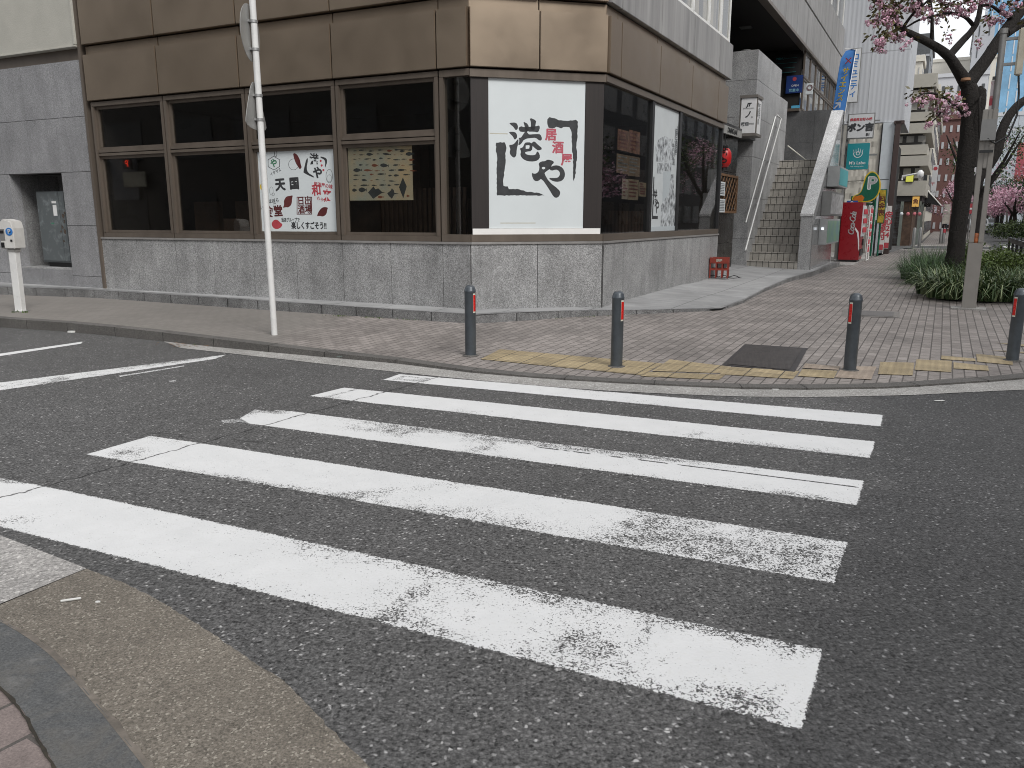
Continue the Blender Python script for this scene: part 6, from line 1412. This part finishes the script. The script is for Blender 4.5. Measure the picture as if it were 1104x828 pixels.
for i, (x, y, rx, rz, lab) in enumerate(((1062, 306, .55, .40, 'rounded green shrub behind the twin-upright post'), (1082, 306, .6, .42, 'rounded green shrub second to the right of the post'), (1104, 307, .6, .38, 'rounded green shrub above the right bollard'), (1042, 300, .4, .5, 'small green shrub between trunk and post'), (1130, 306, .7, .38, 'rounded green shrub cut by the right picture edge'), (1075, 296, .5, .40, 'rounded green shrub at the back of the bed'))):
    bush('shrub', G(x, y, .1), rx, rx, rz*1.2, 1700, [simple('shrub_leaf%d' % i, (.085, .13, .025), .5, var=.35, sc=3), M['leafg']], lab, .055, 'shrub', i+3, 'shrubs in the planting bed')
# ================================================================ FAR STREET
gf = thing('guard_fence', B(17, 6.3, .1), 'low dark kerbside guard rail seen over the planting', 'fence')
mb = MB(); mb.box(B, 13, 24, 6.28, 6.36, .62, .78); mb.build('rail', M['black'], gf)
for k in range(7): mb = MB(); mb.tube([B(13.2+k*1.75, 6.32, .1), B(13.2+k*1.75, 6.32, .8)], .04, 8); mb.build('post', M['black'], gf)
bal = thing('balcony_building', B(44, 0, 0), 'cream apartment block with stacked white balcony parapets and dark windows beyond the side street', 'building')
cream = simple('cream_render', (.40, .38, .33), .7, var=.05); dwin = simple('dark_window_band', (.05, .045, .04), .3, var=.5, sc=1.2)
Vc = frame(B(38, 0, 0), 61.67-90, 1)
rC, _ = hit(Vc, 1001, 150)
zof = lambda y: hit(Vc, 990, y)[1]
mb = MB()
for (ya, yb) in ((81, 95), (97, 106), (121, 130.5), (133, 144), (156, 166.5), (168, 179), (195, 211)):
    z1, z0 = zof(ya), zof(yb); pr_ = .0 if (yb-ya) < 11 else .12
    mb.box(B, 37.9-pr_, 48+pr_, -6, rC+pr_, z0, z1)
mb.each('parapet', cream, bal)
mb = MB(); mb.box(B, 38.3, 48, -6, rC-.3, 2.6, zof(82)); mb.build('window_band', dwin, bal)
mb = MB()
for (ya, yb) in ((107, 120), (145, 155), (180, 194)):
    z1, z0 = zof(ya), zof(yb)
    for k in range(5): mb.box(B, 38.2, 38.29, rC-.5-k*.55, rC-.14-k*.55, z0+.1, z1-.05); mb.box(B, 39+k*1.6, 39.5+k*1.6, rC-.299, rC-.25, z0+.05, z1)
mb.each('window', simple('curtained_glass', (.34, .33, .3), .2, var=.4, sc=1), bal)
mb = MB(); mb.box(B, 37.9, 48, -6, rC, 2.35, 2.75); mb.build('shop_beam', simple('dark_signboard', (.02, .018, .018), .5), bal)
mb = MB(); mb.box(B, 38.0, 38.3, -2, rC-.9, .0, 2.34); mb.build('shutter', simple('grey_shutter', (.30, .31, .32), .5, .2), bal)
mb = MB(); mb.box(B, 38.0, 48, -2, rC-.4, .0, 2.33); mb.build('shop_front', simple('brown_shopfront', (.10, .06, .04), .6, var=.4), bal)
mb = MB(); mb.box(B, 37.8, 38, rC-.12, rC, 0, 2.35); mb.box(B, 42.8, 43, rC-.12, rC, 0, 2.35); mb.box(B, 37.8, 38, rC-1.0, rC-.85, 0, 2.35); mb.each('pillar', simple('grey_green_pillar', (.16, .18, .16), .6), bal)
mb = MB(); mb.box(B, 38, 48, -5.9, rC-.1, zof(81), zof(80)); mb.build('roof', cream, bal)
psign('gold_sign', 37.6, (984, 212, 991.5, 223), 'glowing gold upright sign on the dark shop front beyond the side street', 'sign', emis('gold_lit_sign', (.55, .32, .08), .35), .06, M['black'], [('魚', .5, .5, .5, M['ink_maroon'], {'bold': .01})])
psign('diamond_sign', 45, (997, 215, 1004, 223), 'dark awning sign with a white diamond crest farther down the shop row', 'sign', M['black'], .06, None, [('◈', .5, .5, .9, M['ink_white'], {})])
psign('yellow_window_sign', 37.7, (977, 189, 985, 196), 'small lit yellow window sign on the cream balcony block', 'sign', emis('yellow_lit', (.5, .5, .08), .4), .04, M['black'])
aw = thing('awning', B(45, rC, 2.5), 'dark peaked awning over the shop front down the street', 'awning'); mb = MB(); mb.hexa([B(44, rC, 2.4), B(47, rC, 2.4), B(47, rC+.9, 2.2), B(44, rC+.9, 2.2), B(44, rC, 3.2), B(47, rC, 3.2), B(47, rC+.1, 3.1), B(44, rC+.1, 3.1)]); mb.build('cover', M['black'], aw); mb = MB(); mb.tube([B(44, rC+.9, 2.2), B(44, rC, 3.2)], .04, 6); mb.build('edge_pole', M['white_metal'], aw)
cam_s = thing('street_camera', B(36, 2.3, 3), 'white security camera on an arm above the shop front', 'camera'); Vx = frame(B(37.0, 0, 0), 61.67-90, 1); a_, za = hit(Vx, 973, 190); b_, zb = hit(Vx, 990, 187)
mb = MB(); mb.tube([Vx(a_, 0, za-.2), Vx(a_, 0, za), Vx(b_, 0, zb)], .05, 6); mb.build('arm', M['white_metal'], cam_s); mb = MB(); mb.lathe(Vx(b_+.1, 0, zb-.25), [(.05, 0), (.16, .1), (.17, .3), (.06, .42)], 10); mb.build('housing', M['ink_white'], cam_s)
lanr = random.Random(2)
for i, (x, nm) in enumerate(((972, 'left'), (979, 'second'), (986, 'third'), (991.5, 'right'))):
    a_, za = hit(Vx, x, 230); t = thing('paper_lantern', Vx(a_, 0, za), nm+' small pink and white paper lantern under the dark shop beam', 'lantern', 'paper lanterns under the shop beam'); mb = MB(); mb.lathe(Vx(a_, 0, za-.12), [(.04, 0), (.085, .05), (.085, .13), (.04, .18)], 9); mb.build('shade', M['white_sheet'] if i == 0 else simple('pink_lantern%d' % i, (.5, .15, .17), .6), t); mb = MB(); mb.tube([Vx(a_, 0, za+.15), Vx(a_, 0, za+.4)], .01, 4); mb.build('cord', M['black'], t)
for i, (x, y, h) in enumerate(((984, 268.5, .95), (990.5, 267.5, .95), (1013.5, 263, .85), (1016.5, 263, .85))):
    p = G(x, y, .1); t = thing('street_post', p, ['left dark post at the side-street crossing', 'right dark post at the side-street crossing', 'grey post with the reflector beside the cherry trunk', 'red-banded post beside the cherry trunk'][i], 'bollard', 'posts at the far crossing'); mb = MB(); mb.lathe(p, [(.07, 0), (.07, h-.05), (.03, h)], 12); mb.build('post', M['grey_metal'], t)
    if i == 3: mb = MB(); mb.lathe(p+Vector((0, 0, .6)), [(.074, 0), (.074, .2)], 12); mb.build('band', M['ink_red'], t)
def facade_block(name, s0, s1, r0, r1, h, wall, win, label, floors, nx, ny, ww=.6, hh=.55, d=.05, cat='building', extra=None, z0=0.):
    t = thing(name, B((s0+s1)/2, (r0+r1)/2, 0), label, cat); mb = MB(); mb.box(B, s0, s1, r0, r1, 0, h); mb.build('wall', wall, t)
    mb = MB(); fh = (h-z0)/floors
    for j in range(floors):
        for i in range(nx):
            w = (r1-r0)/nx; a = r0+w*(i+.5-ww/2); mb.box(B, s0-d, s0+.02, a, a+w*ww, z0+fh*(j+.25), z0+fh*(j+.25+hh))
        for side in ((r0-d, r0+.02), (r1-.02, r1+d)):
            for i in range(ny):
                w = (s1-s0)/ny; a = s0+w*(i+.5-ww/2); mb.box(B, a, a+w*ww, side[0], side[1], z0+fh*(j+.25), z0+fh*(j+.25+hh))
    mb.build('windows', win, t); tag(t.children[-1], kind='stuff') if floors*(nx+ny*2) > 100 else None
    mb = MB(); mb.box(B, s0-.15, s1+.15, r0-.15, r1+.15, h, h+.5); mb.build('roof', wall, t)
    return t
def vp(s, x, y): return hit(frame(B(s, 0, 0), 61.67-90, 1), x, y)
wa = simple('white_tile_wall', (.52, .53, .55), .5, var=.04); wn = simple('far_dark_glass', (.06, .065, .07), .2, var=.4, sc=.5); brk = simple('red_brown_brick', (.17, .085, .075), .8, var=.1)
wlt = simple('warm_white_wall', (.6, .57, .5), .6, var=.05); blu = simple('blue_glass', (.16, .33, .50), .15, var=.3, sc=.3); gry = simple('grey_tower_wall', (.36, .37, .39), .6, var=.06); dkt = simple('dark_tower_wall', (.075, .08, .085), .4, var=.2)
def block_px(name, s, depth, xl, xr, yt, *a, **k):
    rl, _ = vp(s, xl, yt); rr_, z = vp(s, xr, yt); return facade_block(name, s, s+depth, rl, rr_, z, *a, **k)
block_px('office_block', 50, 30, 994, 1011, 100, wlt, wn, 'narrow cream office block just beyond the balcony building', 6, 2, 8)
block_px('dark_tower', 75, 10, 975, 1004.5, 42, dkt, gry, 'dark glazed tower rising behind the cream balcony block', 9, 6, 3, .8, .1)
block_px('roof_house', 68, 4, 975, 995, 66, wlt, gry, 'pale rooftop storey in front of the dark tower', 8, 3, 2, .1, .5)
block_px('brick_block', 85, 40, 1008, 1046, 128, brk, wa, 'red-brown brick building with small white windows behind the cherry trunk', 7, 5, 8, .35, .4)
block_px('white_tile_block', 120, 30, 998, 1066, 80, wa, wn, 'large white tiled building with small square windows behind the fork of the cherry tree', 8, 8, 4, .35, .3)
block_px('setback_block', 150, 20, 1004, 1075, 62, wlt, gry, 'warm white building with blank upper wall farthest behind the cherry tree', 5, 5, 3, .1, .4)
block_px('grey_tower', 140, 30, 1052, 1074, 20, gry, wn, 'plain grey tower slab left of the blue glass tower', 10, 2, 4, .1, .5)
block_px('glass_tower', 160, 30, 1074, 1150, -60, blu, wa, 'tall blue glass tower with white mullions at the right edge', 16, 8, 4, .14, .86)
block_px('grid_block', 130, 20, 1068, 1140, 122, wa, simple('grid_glass', (.42, .46, .5), .2), 'white gridded office block below the blue glass tower', 7, 9, 5, .86, .8)
psign('tall_street_sign', 49, (1006, 178, 1012, 212), 'tall white projecting sign with small red marks on the cream office block', 'sign', pale, .2, None, [('●', .5, .88, .16, M['ink_red'], {}), ('〒', .3, .4, .16, M['ink_red'], {}), ('ビル', .5, .15, .09, M['ink'], {})])
psign('wall_sign', 119, (1019, 108, 1036, 128), 'slanted black lettering on the white tiled building behind the tree', 'sign', wa, .3, None, [('ゆう', .5, .35, .7, M['ink'], {'bold': .03, 'shear': .2}), ('■ ■', .45, .9, .3, M['ink_soft'], {})])
psign('red_wall_sign', 118, (1033, 98, 1041, 103), 'small red sign panel beside the cherry fork on the white tiled building', 'sign', M['ink_red'], .3)
psign('pink_sign', 110, (1098, 154, 1114, 196), 'tall pink-red sign panel at the right edge above the blossoming street trees', 'sign', simple('pink_red_sign', (.5, .12, .14), .5), .3)
for i, (x, y) in enumerate(((1076, 172), (1080, 191), (1083, 160), (1078, 200))): pass
# street trees on the far side and along the kerb
def far_tree(s, r, h, cr, mats, label, seed, n=900, L=.3, pink=0, group='street trees down the avenue'):
    rb = random.Random(seed); p = B(s, r, .1); t = thing('street_tree', p, label, 'tree', group); mb = MB()
    mb.tube([p, p+Vector((.1, 0, h*.35)), p+Vector((0, .1, h*.6))], [.2, .15, .1], 8)
    for k in range(6): a = k*1.05+seed; mb.tube([p+Vector((0, 0, h*.4)), p+Vector((cos(a)*cr*.5, sin(a)*cr*.5, h*.65)), p+Vector((cos(a)*cr*.8, sin(a)*cr*.8, h*.85))], [.09, .06, .02], 5)
    mb.build('trunk', M['bark'], t)
    mb = MB(); cl = [(Vector((rb.gauss(0, .5)*cr, rb.gauss(0, .5)*cr, h*.62+rb.uniform(-.3, 1)*cr*.7)), cr*rb.uniform(.25, .45), rb.random() < pink) for _ in range(16)]
    for _ in range(n):
        c_, r_, pk_ = rb.choice(cl); d = Vector((rb.gauss(0, 1), rb.gauss(0, 1), rb.gauss(0, 1))).normalized(); leaves(mb, p+c_+d*r_*rb.uniform(.6, 1), 2, L, L, rb, (2 if rb.random() < .7 else 3) if pk_ else (0 if rb.random() < .6 else 1))
    mb.build('crown', mats, t, fixn=False)
mats4 = [M['leafg'], M['leafd'], M['petal'], M['petal2']]
far_tree(25, 5.2, 5.2, 1.7, mats4, 'leafy green and pink tree showing left of the dark cherry trunk', 3, 1500, .10, .4)
far_tree(48, 5.2, 3.9, 1.6, mats4, 'pink blossoming tree low behind the cherry trunk', 5, 1500, .13, .85)

def sr_px(x, y, s): r, z = vp(s, x, y); return r, z
for i, (x, s, yt, cr, pk_, lab) in enumerate(((1068, 95, 192, 2.6, .6, 'pink cherry seen through the twin-upright post'), (1079, 80, 200, 2.0, .7, 'pink cherry left of the dark green tree across the road'), (1088, 85, 168, 3.6, 0., 'tall dark green tree across the avenue'), (1099, 62, 186, 2.6, .75, 'pinkish green cherry across the avenue at the right edge'), (1112, 70, 172, 3.6, .3, 'green and pink tree cut by the right picture edge'), (1074, 120, 205, 3.5, 0, 'distant dark tree where the avenue ends'), (1060, 125, 212, 3.5, 0, 'distant dark tree behind the oncoming car'), (1094, 100, 195, 3.5, 0, 'dark tree mass behind the pink cherries'))):
    r, z = sr_px(x, yt, s); far_tree(s, r, z*.8, cr*.62, mats4, lab, 20+i, 1300, .2, pk_)
# hedge, lamp poles across the road
for i, x in enumerate((1098, 1110)):
    p = G(x, 258, .13); bush('hedge', p, 2.2, 1.2, .9, 700, [M['leafg'], M['leafd']], ['low clipped hedge across the avenue', 'second low hedge at the right picture edge'][i], .15, 'hedge', 40+i, None, False)
for i, (x, y0, y1) in enumerate(((1072.5, 252, 218), (1085, 253, 224), (1104, 256, 215))):
    p = G(x, y0, 0.); d = p.y; top = XY(x+1, y1, d); t = thing('lamp_post', p, ['left slim pale street lamp across the avenue', 'middle slim pale street lamp across the avenue', 'curved pale street lamp at the right edge'][i], 'street lamp', 'street lamps across the avenue'); mb = MB(); mb.tube([p, top], .09, 6); mb.build('pole', M['grey_metal'], t); mb = MB(); mb.tube([top, top+Vector((1.2, -.4, .4))], [.07, .14], 6); mb.build('lamp_head', M['white_metal'], t)
# no entry signs
for i, x in enumerate((1046.8, 1052.8)):
    Vn = frame(B(44, 0, 0), 61.67-90, 1); r_, z_ = hit(Vn, x, 225); t = thing('no_entry_sign', Vn(r_, 0, .1), ['left', 'right'][i]+' round red no-entry sign seen beside the post', 'road sign', 'no-entry signs')
    mb = MB(); mb.slab([(r_+.2*cos(k*pi/8), z_+.3*sin(k*pi/8)) for k in range(16)], lambda a, z, t_: Vn(a, t_, z), 0, .03); mb.build('disc', M['ink_red'], t)
    mb = MB(); mb.box(Vn, r_-.14, r_+.14, .031, .04, z_-.05, z_+.05); mb.build('bar', M['ink_white'], t)
    mb = MB(); mb.tube([Vn(r_, -.05, .1), Vn(r_, -.05, z_+.4)], .04, 6); mb.build('pole', M['grey_metal'], t)
# cars
def car(x, y, z, hd, col, label, group='cars on the avenue', L=4.2, W_=1.7):
    p = G(x, y, z); f = frame(p, math.degrees(B.ang)+hd, 1); t = thing('parked_car', p, label, 'car', group)
    prof = [(-L/2, .3), (-L/2, .75), (-L/2+.15, .9), (-L/2+.5, .95), (-L/2+1.1, 1.42), (-L/2+2.6, 1.46), (L/2-1.0, 1.0), (L/2-.2, .85), (L/2, .6), (L/2, .3)]
    mb = MB(); mb.slab(prof, lambda a, z_, t_: f(a, t_*(1 if z_ < 1.0 else .88), z_), -W_/2, W_/2); mb.build('body', col, t, bev=.04)
    mb = MB()
    for sd in (-1, 1): mb.slab([(-L/2+.75, .97), (-L/2+1.2, 1.36), (-L/2+2.5, 1.38), (L/2-1.2, 1.02)], lambda a, z_, t_: f(a, t_, z_), sd*(W_/2*.90), sd*(W_/2*.905+.01))
    mb.hexa([f(-L/2+.52, -.7, .98), f(-L/2+.52, .7, .98), f(-L/2+1.05, .62, 1.38), f(-L/2+1.05, -.62, 1.38)]+[q+f.u*-.03 for q in [f(-L/2+.52, -.7, .98), f(-L/2+.52, .7, .98), f(-L/2+1.05, .62, 1.38), f(-L/2+1.05, -.62, 1.38)]])
    mb.build('window', M['black'], t)
    for a in (-L/2+.75, L/2-.8):
        for sd in (-1, 1):
            mb = MB(); mb.tube([f(a, sd*(W_/2-.2), .32), f(a, sd*(W_/2+.01), .32)], .32, 14); w = mb.build('wheel', M['black'], t); mb = MB(); mb.tube([f(a, sd*(W_/2+.005), .32), f(a, sd*(W_/2+.02), .32)], .18, 10); mb.build('rim', M['grey_metal'], w)
    for sd in (-1, 1): mb = MB(); mb.box(f, -L/2-.015, -L/2+.05, sd*.62-.16, sd*.62+.16, .62, .78); mb.build('headlight', M['ink_white'], t)
    return t
car(1053.5, 251.5, 0, 0, simple('white_car_paint', (.6, .62, .63), .2, .1, var=.03), 'white car coming down the avenue beside the post')
car(1067, 248, 0, 0, simple('silver_car_paint', (.25, .27, .3), .2, .4, var=.03), 'dark silver car farther down the avenue')
# traffic sign mast hidden by trees, small cone, etc. and one walker
def human(p, hd, label):
    t = thing('person', p, label, 'person'); f = frame(p, hd, 1)
    V3 = [(0, 0, .95), (0, 0, 1.15), (0, 0, 1.38), (0, 0, 1.5), (0, .02, 1.62), (.1, 0, .9), (.12, .10, .5), (.11, .16, .06), (.11, .28, .03), (-.1, 0, .9), (-.11, -.06, .5), (-.1, -.22, .1), (-.1, -.12, .03), (.19, 0, 1.40), (.25, .03, 1.12), (.24, .14, .90), (-.19, 0, 1.40), (-.25, -.02, 1.12), (-.24, .05, .88)]
    Ed = [(0, 1), (1, 2), (2, 3), (3, 4), (0, 5), (5, 6), (6, 7), (7, 8), (0, 9), (9, 10), (10, 11), (11, 12), (2, 13), (13, 14), (14, 15), (2, 16), (16, 17), (17, 18)]
    Rd = [.15, .14, .15, .06, .09, .10, .07, .05, .04, .10, .07, .05, .04, .07, .05, .035, .07, .05, .035]
    me = bpy.data.meshes.new('body'); me.from_pydata([tuple(f(*v)) for v in V3], Ed, []); o = bpy.data.objects.new('body', me); COL.objects.link(o)
    sk = o.modifiers.new('skin', 'SKIN'); ly = me.skin_vertices[0] if me.skin_vertices else None
    if ly is None: bpy.context.view_layer.update(); ly = me.skin_vertices[0] if me.skin_vertices else None
    if ly:
        for i, r in enumerate(Rd): ly.data[i].radius = (r, r)
        ly.data[0].use_root = True
    sb = o.modifiers.new('sub', 'SUBSURF'); sb.levels = 1; sb.render_levels = 1
    me.materials.append(simple('dark_clothes', (.012, .014, .02), .8)); o.parent = t; o.matrix_parent_inverse = t.matrix_basis.inverted()
    mb = MB(); mb.lathe(f(0, .0, 1.60), [(.05, 0), (.085, .04), (.095, .12), (.07, .19), (.02, .22)], 12); mb.build('hair', M['black'], t)
    mb = MB(); mb.box(f, -.30, -.18, -.02, .22, .55, .85); mb.build('bag', M['black'], t, bev=.02)
    return t
p = G(1017.5, 253.2, .11); human(p, math.degrees(B.ang)-90+180, 'person in dark clothes walking on the pavement left of the cherry trunk, carrying a bag')
nob = thing('street_banner', B(52, 4.3, .1), 'pale street banner on a pole beyond the walking person', 'banner'); Vn = frame(B(52, 0, 0), 61.67-90, 1); r_, z_ = hit(Vn, 1021, 222)
mb = MB(); mb.box(Vn, r_-.2, r_+.25, 0, .02, z_-1.2, z_+.1); mb.build('cloth', simple('pale_banner', (.45, .42, .38), .7, var=.3, sc=3), nob); mb = MB(); mb.tube([Vn(r_-.2, 0, .1), Vn(r_-.2, 0, z_+.2)], .03, 5); mb.build('pole', M['grey_metal'], nob)
# ================================================================ BUILDINGS ACROSS THE STREETS, BEHIND THE VIEWPOINT (they shade and are mirrored in the windows)
def opp(name, f, s0, s1, d0, d1, h, wall, label, bays=8, floors=4):
    t = thing(name, f((s0+s1)/2, d0, 0), label, 'building'); mb = MB(); mb.box(f, s0, s1, d0, d1, 0, h); mb.build('wall', wall, t)
    mb = MB(); w = (s1-s0)/bays; fh = h/floors
    for j in range(floors):
        for i in range(bays): mb.box(f, s0+w*(i+.15), s0+w*(i+.85), d0-.04, d0+.02, fh*j+.9, fh*j+fh-.5)
    mb.build('windows', dwin, t); mb = MB(); mb.box(f, s0-.2, s1+.2, d0-.3, d1, h, h+.6); mb.build('roof', wall, t)
dw_ = simple('dim_brown_facade', (.09, .08, .07), .8, var=.2, sc=.5)
opp('corner_shop_block', A, 3.5, 40, 15.5, 26, 15, dw_, 'dim brown office block across the side street behind the viewpoint', 9, 5)
opp('avenue_block', B, -30, 105, 24.5, 36, 21, simple('grey_avenue_facade', (.045, .045, .048), .8, var=.2, sc=.5), 'grey office block across the avenue behind the viewpoint', 30, 6)
for i, (a_, b_, nm) in enumerate(((-6, 14, 'nearest the viewpoint'), (2, 15, 'second along the island'), (11, 14, 'third along the island'), (20, 15, 'fourth along the island'), (29, 14, 'farthest along the island'))): far_tree(a_, b_, 6, 3.2, mats4, 'pink cherry on the avenue island, '+nm, 50+i, 1500, .2, .7)

# lit red letter sign and pale boards on the block across the side street: what the left windows mirror
def mirrored(x, y, dd=15.45): return hit(A, x, y, -.14-dd)
s_, z_ = mirrored(137.5, 177, 15.1); ls = thing('red_letter_sign', A(s_, 15.1, z_), 'small glowing red letter sign on the dim block across the side street', 'sign')
mb = MB(); mb.box(A, s_-.25, s_+.25, 15.03, 15.11, z_-.22, z_+.22); mb.build('back_board', M['black'], ls)
text_mesh('P', .40, lambda a, b, t: A(s_+a, 15.02-t, z_+b), emis('red_neon', (.9, .04, .01), 3.), 'letter', ls, bold=.012)
for i, (x0, y0, x1, y1, col) in enumerate(((119, 172, 150, 215, (.16, .16, .17)), (132, 186, 157, 201, (.45, .42, .33)))):
    sa, za = mirrored(x0, y0, 15.3-.1*i); sb, zb = mirrored(x1, y1, 15.3-.1*i)
    mb = MB(); mb.box(A, min(sa, sb), max(sa, sb), 15.3-.1*i, 15.36-.1*i, zb, za); tag(mb.build(['pale_board', 'cream_signboard'][i], simple('mirrored_board%d' % i, col, .6)), ['pale grey board on the dim block across the side street', 'cream signboard on the dim block across the side street'][i], 'board')
